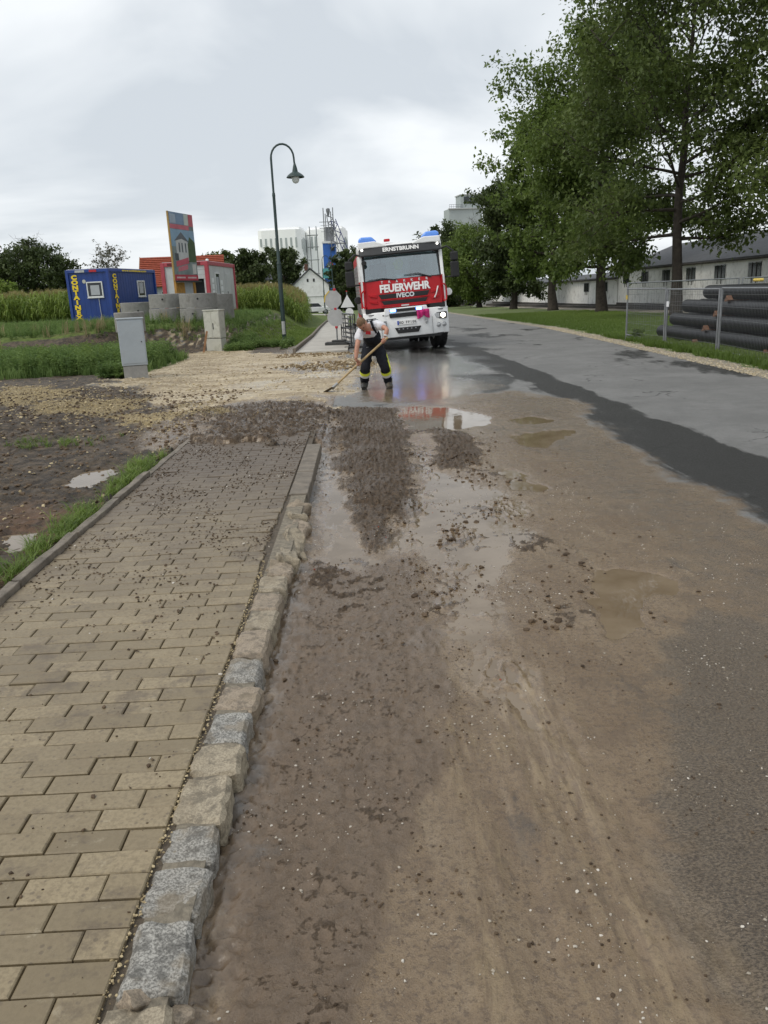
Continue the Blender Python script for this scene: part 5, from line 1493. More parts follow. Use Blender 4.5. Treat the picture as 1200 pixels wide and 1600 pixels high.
FP = [(7.62, 23.6), (7.72, 20.75), (7.68, 17.5), (7.45, 14.4), (7.1, 11.4)]
fl = ['farthest roadside mesh panel, left of the pipe ends', 'second roadside mesh panel in front of the pipe ends', 'third roadside mesh panel in front of the pipe stack', 'nearest roadside mesh panel at the right edge']
hs = [1.46, 1.42, 1.42, 1.42]
for i in range(4):
    q0 = Vector((*FP[i], 0)); q1 = Vector((*FP[i + 1], 0)); dd = (q1 - q0).normalized() * 0.03
    fp = fence_panel((q0 + dd)[:2], (q1 - dd)[:2], hs[i], fl[i], 42)
    if i == 0:
        MB().box((0.02, -0.02, 1.22), (0.10, 0.02, 0.12), (0, 0, 0)).build('reflector', M['sign_yel'], fp)
    if i == 1:
        MB().box((0.12, -0.02, 1.05), (0.16, 0.012, 0.13)).build('warning_plate', M['paper'], fp)
fence_panel((7.66, 23.75), (10.95, 23.75), 1.62, 'mesh panel running back from the corner behind the pipes', 46)
fence_panel((11.0, 23.75), (14.3, 23.70), 1.62, 'mesh panel beyond the pipes, right of the corner panel', 46)
MB().tube([(7.62, 23.5, 0.12), (8.0, 22.5, 0.02)], 0.022, 7).build('brace_tube', M['galv'])
tag(bpy.data.objects['brace_tube'], 'loose metal brace tube leaning at the foot of the fence corner', 'tube')

# ---- stack of black pipes
M['pipe'] = mat('black_pipe', (0.007, 0.0075, 0.009), 0.42, 0.25, 3, spec=0.3)
M['spacer'] = mat('spacer_wood', (0.15, 0.075, 0.042), 0.8, 0.25, 8, 0.4, 40)
pr = 0.164
layer_names = ['bottom', 'second', 'third', 'top']
col_names = ['nearest the fence', 'second from the fence', 'third from the fence', 'farthest from the road']
for k in range(4):
    ye = [22.7, 22.0, 21.5, 20.4][k]
    for j in range(4 if k < 3 else 3):
        x0 = 8.35 + j * 0.36 + 0.10 * k
        yj = ye - 0.12 * j + random.uniform(-0.05, 0.05)
        zc = gz(8.3, 20) + 0.10 + pr + k * 0.345
        o = MB().lathe([(pr, 0), (pr, -0.12), (pr * 0.99, -0.13), (pr * 0.99, -11.8), (pr, -11.82), (pr, -12), (pr - 0.02, -12), (pr - 0.02, 0)], (0, 0, 0), 24, 'y', True).build('pipe', M['pipe'], None, smooth=True)
        o.location = (x0, yj, zc); o.rotation_euler = (R(-0.1), 0, R(-0.8 + random.uniform(-.25, .25)))
        tag(o, 'black pipe in the %s layer of the stack, %s' % (layer_names[k], col_names[j]), 'pipe', 'black pipes stacked behind the fence')
    for q, yq in enumerate((19.8, 16.2, 13.0)):
        o = MB().box((0, 0, 0), (1.65, 0.10, 0.032)).build('timber_spacer', M['spacer'], None, bevel=0.003)
        o.location = (8.86 + 0.1 * k, yq - 0.35 * k, gz(8.3, 20) + 0.083 + k * 0.345)
        tag(o, 'wooden spacer under the %s pipe layer, %s' % (layer_names[k], ['near the pipe ends', 'at mid stack', 'towards the right edge'][q]), 'timber', 'spacers in the pipe stack')
        w = MB().prism([(-0.09, 0), (0.09, 0), (0.02, 0.10)], 'x', -0.06, 0.06).build('timber_wedge', M['spacer'], None)
        w.location = (8.12 + 0.1 * k, yq - 0.35 * k, gz(8.3, 20) + 0.10 + k * 0.345)
        tag(w, 'reddish wooden wedge beside the %s layer pipe, %s' % (layer_names[k], ['near the pipe ends', 'at mid stack', 'towards the right edge'][q]), 'wedge', 'wedges in the pipe stack')
o = MB().box((0, 0, 0), (0.12, 0.32, 0.07)).build('yellow_block', M['sign_yel'], None, bevel=0.03)
o.location = (8.85, 18.3, 1.52); tag(o, 'small yellow block lying on top of the pipes', 'block')

# ================================================================== containers
M['c_blue'] = mat('container_blue', (0.012, 0.045, 0.215), 0.4, 0.10, 2)
M['c_blue2'] = mat('container_frame_blue', (0.014, 0.05, 0.25), 0.35, 0.10, 2)
M['c_white'] = mat('container_panel_grey', (0.52, 0.53, 0.54), 0.5, 0.05, 2, dirt=(0.36, 0.34, 0.30), dirt_amt=0.3)
M['c_red'] = mat('container_red', (0.40, 0.055, 0.075), 0.5, 0.12, 3)
M['frame_w'] = mat('window_frame_white', (0.72, 0.73, 0.73), 0.4, 0.04, 4)
M['blind'] = mat('blind', (0.40, 0.42, 0.45), 0.7, 0.05, 5)
M['let_yel'] = mat('lettering_yellow', (0.85, 0.62, 0.02), 0.5, 0.03, 3)
M['board'] = mat('chipboard', (0.42, 0.22, 0.05), 0.8, 0.2, 8)
def win(parent, c, w, h, face, blind=True):
    """framed window on a face; face 'y': seen from -y; face 'x': seen from +x"""
    f = MB(); d = 0.06; o = 0.022
    bars = [((0, h / 2 - 0.03), (w, 0.06)), ((0, -h / 2 + 0.03), (w, 0.06)), ((-w / 2 + 0.03, 0), (0.06, h - 0.12)), ((w / 2 - 0.03, 0), (0.06, h - 0.12))]
    for (p, s) in bars:
        if face == 'y': f.box((c[0] + p[0], c[1] - o, c[2] + p[1]), (s[0], d, s[1]))
        else: f.box((c[0] + o, c[1] + p[0], c[2] + p[1]), (d, s[0], s[1]))
    fo = f.build('window', M['frame_w'], parent, bevel=0.006)
    if face == 'y':
        MB().box((c[0], c[1] - 0.012, c[2]), (w - 0.1, 0.008, h - 0.1)).build('pane', M['darkpane'], fo)
        if blind: MB().box((c[0], c[1] - 0.020, c[2] - 0.03), (w * 0.55, 0.006, h * 0.62)).build('blind', M['blind'], fo)
        MB().box((c[0], c[1] - 0.035, c[2] - h / 2 - 0.02), (w + 0.04, 0.08, 0.03)).build('sill', M['frame_w'], fo)
    else:
        MB().box((c[0] + 0.012, c[1], c[2]), (0.008, w - 0.1, h - 0.1)).build('pane', M['darkpane'], fo)
        if blind: MB().box((c[0] + 0.02, c[1], c[2] + 0.03), (0.006, w * 0.5, h * 0.65)).build('blind', M['blind'], fo)
        MB().box((c[0] + 0.035, c[1], c[2] - h / 2 - 0.02), (0.08, w + 0.04, 0.03)).build('sill', M['frame_w'], fo)
    return fo

# blue office container: near corner at its origin; end face along -x, long face along +y
bx = thing('office_container', 'blue office container with yellow lettering and white framed windows', 'container', (-13.52, 45.0, 0.68), R(-10.0))
W_, L_, H_ = 2.45, 6.0, 2.78
MB().box((-W_ / 2, L_ / 2, H_ / 2), (W_ - 0.12, L_ - 0.12, H_ - 0.1)).build('wall', M['c_blue'], bx)
fr = MB()
for px_ in (-W_ + 0.06, -0.06):
    for py_ in (0.06, L_ - 0.06): fr.box((px_, py_, H_ / 2), (0.15, 0.15, H_))
for z in (0.07, H_ - 0.08):
    for py_ in (0.05, L_ - 0.05): fr.box((-W_ / 2, py_, z), (W_ - 0.16, 0.12, 0.17))
    for px_ in (-W_ + 0.05, -0.05): fr.box((px_, L_ / 2, z), (0.12, L_ - 0.16, 0.17))
fr.build('frame', M['c_blue2'], bx, bevel=0.012)
MB().box((-W_ / 2, L_ / 2, H_ + 0.015), (W_ - 0.1, L_ - 0.1, 0.03)).build('roof', M['c_white'], bx)
pb_ = MB()
for k in range(18): pb_.box((-0.0585, 0.25 + k * 0.31, H_ / 2), (0.012, 0.02, H_ - 0.38))
for k in range(7): pb_.box((-W_ + 0.24 + k * 0.31, 0.0585, H_ / 2), (0.02, 0.012, H_ - 0.38))
pb_.build('cladding_ribs', M['c_blue'], bx)
for i, ch in enumerate('CONTAINEX'):
    lettering(ch, 0.30, (-W_ + 0.44, 0.034, H_ - 0.40 - i * 0.262), M['let_yel'], bx, rot=(R(90), 0, 0), bold=0.018, scale=(1.5, 1.0, 1), extrude=0.004)
    lettering(ch, 0.30, (-0.034, 0.75, H_ - 0.40 - i * 0.262), M['let_yel'], bx, rot=(R(90), 0, R(90)), bold=0.018, scale=(2.0, 1.0, 1), extrude=0.004)
lettering('www.containex.com', 0.26, (0.014, 3.2, H_ - 0.085), M['let_yel'], bx, rot=(R(90), 0, R(90)), bold=0.008, scale=(1.45, 0.62, 1), extrude=0.004)
win(bx, (-0.88, 0.052, 1.72), 0.92, 0.82, 'y')
win(bx, (-0.052, 3.95, 1.72), 0.95, 0.90, 'x')
MB().tube([(-0.72, 0.02, 1.28), (-0.70, 0.0, 0.6), (-0.66, -0.02, 0.1)], 0.016, 5).build('cable', M['sticker'], bx)
MB().lathe([(0.10, 0.03), (0.10, 0.05)], (-1.46, 0, 2.16), 16, 'y').build('vent', M['cab_cream'], bx)
MB().box((-1.62, -0.015, H_ - 0.09), (0.55, 0.012, 0.12)).build('label_plate', M['sticker'], bx)
MB().box((-0.86, -0.015, H_ - 0.09), (0.42, 0.02, 0.12)).build('socket_plate', M['sign_red'], bx)

# red framed container: near right corner at the origin; open front along -x, long side along +y
rx = thing('site_container', 'grey site container with red frame and an open hatch behind the billboard', 'container', (-7.92, 43.5, 0.84), R(-4.5))
W_, L_, H_ = 2.44, 5.95, 2.70
q = MB()
q.box((-W_ / 2, L_ - 0.06, H_ / 2), (W_ - 0.1, 0.06, H_ - 0.1)); q.box((-W_ + 0.06, L_ / 2, H_ / 2), (0.06, L_ - 0.1, H_ - 0.1))
q.box((-0.06, L_ / 2, H_ / 2), (0.06, L_ - 0.1, H_ - 0.1)); q.box((-W_ / 2, L_ / 2, 0.08), (W_ - 0.1, L_ - 0.1, 0.08))
q.box((-W_ + 0.52, 0.07, H_ / 2), (0.86, 0.05, H_ - 0.3)); q.box((-0.83, 0.07, 0.42), (1.36, 0.05, 0.60)); q.box((-0.83, 0.07, 2.18), (1.36, 0.05, 0.68)); q.box((-0.20, 0.07, 1.28), (0.12, 0.05, 1.1))
q.build('wall', M['c_white'], rx)
fr = MB()
for px_ in (-W_ + 0.06, -0.06):
    for py_ in (0.06, L_ - 0.06): fr.box((px_, py_, H_ / 2), (0.20, 0.20, H_))
for z in (0.08, H_ - 0.10):
    for py_ in (0.06, L_ - 0.06): fr.box((-W_ / 2, py_, z), (W_ - 0.21, 0.16, 0.20))
    for px_ in (-W_ + 0.06, -0.06): fr.box((px_, L_ / 2, z), (0.16, L_ - 0.21, 0.20))
fr.build('frame', M['c_red'], rx, bevel=0.015)
MB().box((-W_ / 2, L_ / 2, H_ + 0.01), (W_ - 0.1, L_ - 0.1, 0.03)).build('roof', M['c_white'], rx)
for x in (-0.62, -1.85):
    MB().box((x, -0.026, H_ - 0.10), (0.52, 0.01, 0.12)).build('nameplate', mat('plate_dark_red', (0.12, 0.01, 0.015), 0.5), rx)
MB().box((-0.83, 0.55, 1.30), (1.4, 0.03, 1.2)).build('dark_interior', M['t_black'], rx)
MB().box((-0.72, 0.0, 0.74), (1.15, 0.22, 0.05)).build('hatch_counter', M['frame_w'], rx)
MB().box((-1.22, 0.02, 1.25), (0.42, 0.03, 1.25)).build('leaning_board', M['blind'], rx)
MB().box((-1.05, -0.01, 1.05), (0.26, 0.02, 0.5)).build('leaning_board', M['board'], rx)
sk = MB()
for zz_ in (2.05, 2.3): sk.box((-0.83, 0.042, zz_), (1.34, 0.01, 0.02))
sk.build('panel_joint', M['sticker'], rx)
win(rx, (-0.03, 1.9, 1.45), 0.95, 1.40, 'x')
for k in range(3): MB().box((-0.026, 0.95, 1.75 - k * 0.32), (0.01, 0.42, 0.24)).build('notice', M['paper'], rx)
for k in range(3): MB().box((-0.026, 2.85, 1.65 - k * 0.32), (0.01, 0.40, 0.24)).build('notice', M['paper'], rx)
dd = MB().box((-0.024, 4.35, 1.15), (0.03, 0.95, 2.0)).build('door', M['c_white'], rx, bevel=0.01)
MB().box((0.0, 3.97, 1.1), (0.04, 0.05, 0.14)).build('handle', M['t_dark'], dd)
for yy in (3.6, 5.1): MB().box((-0.027, yy, H_ / 2), (0.012, 0.03, H_ - 0.4)).build('panel_joint', M['sticker'], rx)
MB().lathe([(0.06, 0), (0.09, 0.08), (0.05, 0.14)], (-0.3, 1.2, H_ + 0.02), 10).build('vent_cap', M['frame_w'], rx)

# ---- billboard
bb = thing('billboard', 'tall property billboard with a picture of a white house and red bands', 'billboard', (-7.85, 35.2, 0.84), math.atan2(2.2, 0.56))
BWd, BH = 2.27, 2.75
bb.location.z = 0.84
zb = 1.62
panel = MB().box((BWd / 2, 0, zb + BH / 2), (BWd, 0.05, BH)).build('panel', mat('board_green_blue', (0.18, 0.22, 0.22), 0.5, 0.4, 1.2), bb)
for x in (0.25, BWd - 0.25):
    MB().box((x, 0.09, (zb + BH) / 2), (0.10, 0.10, zb + BH - 0.1)).build('post', M['board'], bb)
MB().box((0.02, 0.0, zb + BH / 2), (0.05, 0.07, BH + 0.02)).build('edge_trim', mat('trim_ochre', (0.36, 0.23, 0.07), 0.6), bb)
def flat(poly, m, d, nm='print'):
    MB().prism([(x * BWd, zb + z * BH) for x, z in poly], 'y', -0.0255 - d, -0.0255).build(nm, m, panel)
pm = lambda n, c: mat('print_' + n, c, 0.45, 0.10, 2.5)
flat([(0.02, .83), (.62, .83), (.62, 1), (.02, 1)], pm('sky', (0.20, 0.28, 0.40)), .002)
flat([(.06, .84), (.28, .84), (.28, .97), (.06, .97)], pm('pale', (0.36, 0.42, 0.50)), .004)
flat([(.62, .83), (.80, .83), (.80, .99), (.62, .99)], pm('white', (0.50, 0.55, 0.50)), .003)
flat([(.81, .82), (1, .82), (1, 1), (.81, 1)], pm('red', (0.52, 0.12, 0.15)), .003)
flat([(.02, .76), (.80, .76), (.80, .825), (.02, .825)], pm('rose', (0.55, 0.14, 0.18)), .003)
flat([(.02, .50), (1, .50), (1, .755), (.02, .755)], pm('skyblue', (0.24, 0.36, 0.48)), .002)
flat([(.62, .28), (1, .28), (1, .58), (.78, .66), (.66, .52)], pm('green', (0.06, 0.10, 0.04)), .003)
flat([(.20, .30), (.68, .30), (.68, .60), (.44, .66), (.20, .60)], pm('housewhite', (0.52, 0.53, 0.53)), .005)
flat([(.14, .58), (.44, .72), (.76, .57), (.44, .62)], pm('roofgrey', (0.12, 0.13, 0.15)), .007)
for x in (.30, .42, .56): flat([(x, .42), (x + .05, .42), (x + .05, .56), (x, .56)], pm('win', (0.10, 0.12, 0.14)), .008)
flat([(.12, .30), (.26, .30), (.26, .40), (.12, .40)], pm('dark', (0.07, 0.08, 0.09)), .008)
flat([(.14, .20), (.66, .26), (.66, .35), (.14, .28)], pm('rose2', (0.52, 0.10, 0.14)), .009)
flat([(.20, .13), (.60, .17), (.60, .24), (.20, .19)], pm('rose3', (0.55, 0.16, 0.2)), .009)
flat([(.80, .10), (.95, .10), (.95, .25), (.80, .25)], pm('card', (0.55, 0.54, 0.52)), .006)
flat([(.02, .0), (1, .0), (1, .085), (.02, .085)], pm('band', (0.46, 0.03, 0.06)), .004)
for (x0, x1) in ((.10, .45), (.55, .92)): flat([(x0, .03), (x1, .03), (x1, .055), (x0, .055)], pm('bar', (0.62, 0.45, 0.46)), .006)
MB().box((0.8, 0.16, zb - 0.45), (0.9, 0.04, 0.75)).build('lower_board', M['board'], bb)
MB().box((1.6, 0.14, zb - 0.5), (0.8, 0.04, 0.9)).build('lower_board', M['blind'], bb)
MB().box((1.35, 0.0, zb - 0.04), (2.3, 0.16, 0.07)).build('ledge', M['t_dark'], bb)

# ================================================================== buildings
M['plaster'] = mat('white_plaster', (0.82, 0.82, 0.82), 0.85, 0.06, 1.2, dirt=(0.42, 0.40, 0.37), dirt_amt=0.35)
M['rooftile'] = mat('red_roof_tiles', (0.27, 0.055, 0.025), 0.75, 0.25, 6)
M['slate'] = mat('dark_roof', (0.075, 0.078, 0.088), 0.7, 0.2, 3)
M['shed_wall'] = mat('shed_plaster', (0.86, 0.86, 0.84), 0.85, 0.06, 0.9, dirt=(0.24, 0.235, 0.22), dirt_amt=0.5)
M['plinth'] = mat('plinth_dark', (0.06, 0.055, 0.05), 0.9, 0.3, 4)
M['silo'] = mat('silo_white', (0.93, 0.94, 0.94), 0.7, 0.03, 0.2)
M['silo_grey'] = mat('silo_grey', (0.36, 0.40, 0.40), 0.7, 0.05, 0.3)
M['tw_blue'] = mat('tower_blue', (0.03, 0.13, 0.48), 0.6, 0.12, 0.4)
M['tw_teal'] = mat('tower_teal', (0.10, 0.36, 0.38), 0.6, 0.08, 0.4)
M['tw_steel'] = mat('tower_steel', (0.20, 0.21, 0.23), 0.6, 0.15, 0.6)
M['tw_violet'] = mat('conveyor_violet', (0.05, 0.055, 0.20), 0.6, 0.12, 0.6)
M['hs_cream'] = mat('house_cream', (0.50, 0.52, 0.56), 0.85, 0.05, 1)

def tiles(parent, name, matl, p00, pu, pv, nu, nv, th):
    """rows of overlapping roof tiles as one part"""
    p00, pu, pv = Vector(p00), Vector(pu), Vector(pv)
    n = pu.cross(pv).normalized(); m = MB()
    if n.z < 0: n = -n
    for j in range(nv):
        a = p00 + pv * (j / nv); c = p00 + pv * min(1.0, (j + 1.08) / nv)
        m.add([a + n * th, a + pu + n * th, c + pu + n * th * 0.2, c + n * th * 0.2, a, a + pu, c + pu, c], [(0, 1, 2, 3), (0, 4, 5, 1), (1, 5, 6, 2), (3, 2, 6, 7), (0, 3, 7, 4), (4, 7, 6, 5)])
    return m.build(name, matl, parent)
# red roofed house beyond the containers
rh = thing('house', 'red tiled roof house between the two containers', 'house', (-19.9, 78.0, 0.4), R(8))
MB().prism([(-3.0, 0), (3.0, 0), (3.0, 2.75), (0, 5.0), (-3.0, 2.75)], 'x', 0.0, 7.0).build('wall', M['hs_cream'], rh)
rof = tiles(rh, 'roof', M['rooftile'], (-0.4, -3.5, 2.45), (7.6, 0, 0), (0, 3.5, 2.72), 1, 16, 0.09)
tiles(rh, 'roof', M['rooftile'], (-0.4, 3.5, 2.45), (7.6, 0, 0), (0, -3.5, 2.72), 1, 16, 0.09)
MB().box((3.1, 0.3, 5.35), (0.75, 0.6, 0.95)).build('chimney', mat('chimney_brick', (0.22, 0.06, 0.04), 0.9), rof)
MB().box((4.0, -1.7, 4.12), (0.5, 0.4, 0.12)).build('skylight', M['sticker'], rof)
for x in (2.0, 5.2): win(rh, (x, -3.0, 1.5), 1.1, 1.2, 'y', False)
gb = MB(); gb.prism([(-3.55, 2.42), (0, 5.24), (3.55, 2.42), (3.45, 2.30), (0, 5.05), (-3.45, 2.30)], 'x', -0.46, -0.40); gb.build('barge_board', M['timber'], rh)
# grey roofed house hidden behind
gh = thing('house', 'dark grey roof peeking out behind the billboard and red container', 'house', (-15.6, 92.0, -0.4), R(20))
MB().prism([(-2.5, 0), (2.5, 0), (2.5, 4.0), (0, 6.1), (-2.5, 4.0)], 'x', 0.0, 5.0).build('wall', M['hs_cream'], gh)
tiles(gh, 'roof', M['slate'], (-0.3, -2.9, 3.72), (5.6, 0, 0), (0, 2.9, 2.48), 1, 8, 0.08)
tiles(gh, 'roof', M['slate'], (-0.3, 2.9, 3.72), (5.6, 0, 0), (0, -2.9, 2.48), 1, 8, 0.08)

# white gabled house at the bend
wh = thing('house', 'white gabled house with two small attic windows below the silos', 'house', (-7.75, 128.0, -1.6), R(3))
HWd = 2.75
MB().prism([(-HWd, 0), (HWd, 0), (HWd, 4.55), (0, 6.9), (-HWd, 4.55)], 'y', 0.0, 10.0).build('wall', M['plaster'], wh)
MB().prism([(-HWd - 0.2, 4.38), (0, 6.9 + 0.12), (HWd + 0.2, 4.38), (HWd + 0.2, 4.62), (0, 7.2), (-HWd - 0.2, 4.62)], 'y', -0.25, 10.2).build('roof', M['slate'], wh)
MB().box((-0.6, 3.0, 7.3), (0.5, 0.5, 1.0)).build('chimney', mat('chimney_dark', (0.14, 0.07, 0.05), 0.9), wh)
for x in (-0.45, 0.50):
    w = MB().box((x, -0.01, 5.30), (0.36, 0.04, 0.55)).build('window', M['frame_w'], wh)
    MB().box((x, -0.034, 5.30), (0.28, 0.02, 0.46)).build('pane', M['t_black'], w)
MB().box((0, -0.03, 2.9), (2 * HWd, 0.08, 0.06)).build('string_course', M['sticker'], wh)
ar = MB(); ar.prism([(-0.9, 0.2), (0.9, 0.2), (0.9, 1.2), (0, 1.75), (-0.9, 1.2)], 'y', -0.03, 0.3); ar.build('gateway', M['t_black'], wh)
MB().box((-3.6, 0.4, 1.1), (1.9, 0.3, 2.2)).build('side_wall', M['plaster'], wh)
# blue site cabin beside the white house
bc = thing('site_cabin', 'small blue site cabin with a white edge behind the road signs', 'cabin', (-3.55, 106.0, gz(-1, 106)), R(4))
MB().box((0, 0, 0.85), (0.85, 0.85, 1.7)).build('housing', mat('cabin_blue', (0.02, 0.09, 0.33), 0.5), bc, bevel=0.02)
MB().box((0, 0, 1.74), (0.92, 0.92, 0.08)).build('roof', M['sign_back'], bc, bevel=0.02)
MB().box((0, -0.434, 0.85), (0.68, 0.02, 1.5)).build('door', mat('cabin_blue_door', (0.025, 0.11, 0.40), 0.5), bc)
MB().box((-0.52, -0.30, 0.8), (0.14, 0.10, 1.6)).build('post', M['cab_cream'], bc)

# parked white car, half hidden by the corn
cr_ = thing('parked_car', 'white parked car half hidden behind the corn', 'car', (-6.35, 112.0, gz(-6.3, 112)), R(8))
M['car_white'] = mat('car_white', (0.70, 0.71, 0.72), 0.3, 0.04, 2, coat=0.5)
body_ = MB().prism([(-2.0, 0.35), (2.0, 0.35), (2.05, 0.75), (1.75, 0.95), (-1.95, 1.0), (-2.05, 0.7)], 'y', -0.85, 0.85).build('body', M['car_white'], cr_, bevel=0.08, seg=3)
MB().prism([(-1.7, 0.98), (0.85, 0.98), (0.35, 1.45), (-1.3, 1.48)], 'y', -0.72, 0.72).build('glasshouse', M['darkpane'], cr_, bevel=0.06)
MB().prism([(-1.35, 1.44), (0.42, 1.42), (0.32, 1.50), (-1.25, 1.52)], 'y', -0.70, 0.70).build('roof', M['car_white'], cr_, bevel=0.03)
for x in (-1.25, 1.3):
    for s in (-1, 1):
        w = MB().lathe([(0.2, -0.1), (0.31, -0.1), (0.32, 0), (0.31, 0.1), (0.2, 0.1)], (x, s * 0.78, 0.32), 20, 'y').build('wheel', M['rubber'], cr_, smooth=True)
        MB().lathe([(0.19, -0.11), (0.19, 0.11)], (x, s * 0.78, 0.32), 16, 'y').build('rim', M['steel'], w)
for s in (-1, 1): MB().box((2.02, s * 0.62, 0.72), (0.06, 0.3, 0.12)).build('headlight', M['lamp_lens'], cr_)

# ---- long white sheds on the right
def shed(name, label, X, Y0, Y1, zb, eave, ridge, depth, wins, seam):
    t = thing(name, label, 'shed', (X, Y0, zb), 0)
    Lh = Y1 - Y0
    MB().box((depth / 2, Lh / 2, eave / 2 - 0.2), (depth, Lh, eave + 0.4)).build('wall', M['shed_wall'], t)
    MB().prism([(-0.25, eave - 0.06), (depth / 2, ridge), (depth + 0.4, eave - 0.06), (depth + 0.4, eave + 0.10), (depth / 2, ridge + 0.18), (-0.25, eave + 0.10)], 'y', -0.4, Lh + 0.2).build('roof', M['slate'], t)
    MB().tube([(-0.30, -0.3, eave - 0.02), (-0.30, Lh + 0.2, eave - 0.02)], 0.07, 6).build('gutter', M['plinth'], t)
    MB().box((-0.05, Lh / 2, 0.06), (0.16, Lh, 0.30)).build('plinth', M['plinth'], t)
    for k in range(int(Lh / seam)):
        MB().box((-0.02, (k + 0.5) * seam, eave / 2), (0.05, 0.16, eave - 0.3)).build('pilaster', M['shed_wall'], t)
    for yw in wins:
        w = MB().box((-0.015, yw, eave - 0.62), (0.06, 1.5, 0.82)).build('window', M['sticker'], t)
        for q in range(3):
            MB().box((-0.05, yw - 0.48 + q * 0.48, eave - 0.62), (0.02, 0.42, 0.72)).build('pane', M['darkpane'], w)
        for q in (-0.24, 0.24):
            MB().box((-0.07, yw + q, eave - 0.75), (0.03, 0.05, 1.05)).build('mullion', M['plinth'], w)
    return t
s1 = shed('shed', 'white stained shed with dark roof and high barred windows behind the pipes', 20.6, 36.0, 66.0, -0.15, 2.65, 4.3, 9.0, [2.5, 7.0, 11.2, 15.4, 19.6, 23.8, 28.0], 4.2)
s2 = shed('shed', 'long low white shed farther away behind the tree trunks', 20.6, 66.3, 150.0, -0.45, 2.25, 2.75, 8.0, [3, 8, 33, 38], 5.0)
s2.rotation_euler = (R(-0.28), 0, R(2.0))
s1.rotation_euler = (R(-0.25), 0, 0)
dk = MB().box((0, 0, 0), (1.2, 110, 0.35)).build('loading_kerb', M['plinth'], None)
dk.location = (19.0, 95, -0.75); dk.rotation_euler = (R(-0.5), 0, R(1.6))
tag(dk, 'low dark loading kerb along the foot of the sheds', 'kerb')
# stair and low wall far behind the trunks
lw = MB().prism([(0, 0), (8, 0), (8, 0.9), (1.2, 0.9)], 'y', 0, 0.3).build('ramp_wall', M['sticker'], None)
lw.location = (15.6, 118, -1.3); tag(lw, 'small pale ramp beside the far end of the sheds', 'ramp')
bw_ = MB().box((0, 0, 0.5), (6, 0.3, 1.3)).build('brick_wall', mat('far_brick', (0.10, 0.045, 0.03), 0.9), None)
bw_.location = (12.2, 128, -1.2); tag(bw_, 'low dark red brick wall under the round tree', 'wall')

# ---- silos far behind
def silo_block(label, x, y, w, d, h, stripes):
    t = thing('silo', label, 'silo', (x, y, -2.0), R(-6))
    ch = w * 0.10
    MB().prism([(-w / 2, ch), (-w / 2 + ch, 0), (w / 2 - ch, 0), (w / 2, ch), (w / 2, d), (-w / 2, d)], 'z', 0, h).build('wall', M['silo'], t)
    MB().prism([(-w / 2 + 0.5, ch + .5), (w / 2 - 0.5, ch + .5), (w / 2 - 0.5, d - .5), (-w / 2 + 0.5, d - .5)], 'z', h, h + 0.8).build('roof', M['silo'], t)
    for (sx, top, ln, sw) in stripes:
        MB().box((sx * w, -0.05, h - top - ln / 2), (sw, 0.12, ln)).build('vent_strip', M['silo_grey'], t)
    for k in range(8):
        MB().box((w / 2 + 0.03, ch + 1.0 + k * (d - ch - 2) / 8, h - 4.0 - [1.5, 2, 2.6, 3.2, 3.2, 2.6, 2, 1.5][k] / 2), (0.12, 0.5, [3, 4, 5.2, 6.4, 6.4, 5.2, 4, 3][k])).build('vent_strip', M['silo_grey'], t)
    return t
silo_block('big white silo block with grey vent strips, left of two', -26.6, 280, 14.4, 14, 24.6, [(-0.42 + i * 0.118, 2.6, [2.6, 3.4, 4.2, 5.0, 5.4, 5.0, 4.2, 3.2][i], 0.62) for i in range(8)])
silo_block('big white silo block with grey vent strips, right of two', -11.8, 288, 12.8, 14, 24.8, [(-0.34, 2.2, 4.0, 0.62), (-0.24, 2.2, 4.6, 0.62), (0.10, 5.0, 4.2, 0.62)])
lowb = MB().box((0, 0, 0), (14, 10, 14)).build('annex', M['silo'], None); lowb.location = (-42, 290, 5); tag(lowb, 'low white annex left of the silos', 'building')

# ---- blue tower with conveyor
tw = thing('tower', 'blue works tower with turquoise band and antennas on top', 'tower', (-8.3, 230, -2.0), R(-4))
MB().box((0, 1.6, 8.5), (3.4, 3.4, 17.0)).build('shaft', M['tw_blue'], tw)
MB().box((0.1, 1.5, 9.0), (4.2, 3.9, 2.6)).build('band', M['tw_teal'], tw)
MB().box((0, 1.6, 17.1), (3.8, 3.8, 0.5)).build('cornice', M['frame_w'], tw)
hd = MB().box((0.2, 1.8, 19.2), (2.2, 2.4, 3.8)).build('head', M['tw_steel'], tw)
MB().box((0.9, 1.2, 15.3), (1.0, 3.6, 0.9)).build('window', M['t_dark'], tw)
MB().lathe([(0.5, -0.14), (0.5, -0.05)], (0.4, 0, 11.4), 14, 'y').build('emblem', M['sign_red'], tw)
for (x, h0, h1) in ((-1.1, 16, 26.0), (1.5, 19, 26.0), (-0.6, 18, 24.5), (0.9, 19, 25.0)):
    MB().tube([(x, 0.6, h0), (x, 0.6, h1)], 0.14, 6).build('mast', M['galv'], tw)
MB().lathe([(0.15, 23.6), (0.55, 25.2), (0.55, 25.7), (0.2, 25.9)], (0.2, 0.8, 0), 12).build('antenna', M['tw_steel'], tw)
for z in (22.4, 20.8):
    q = MB(); q.box((0, 0.6, z), (4.6, 0.2, 0.16)); q.box((0, 0.6, z - 0.9), (4.0, 0.12, 0.10)); q.build('platform', M['galv'], tw)
co = thing('conveyor', 'slanting dark violet conveyor truss leaning on the blue tower', 'conveyor', (-4.0, 228.5, -2.0), 0)
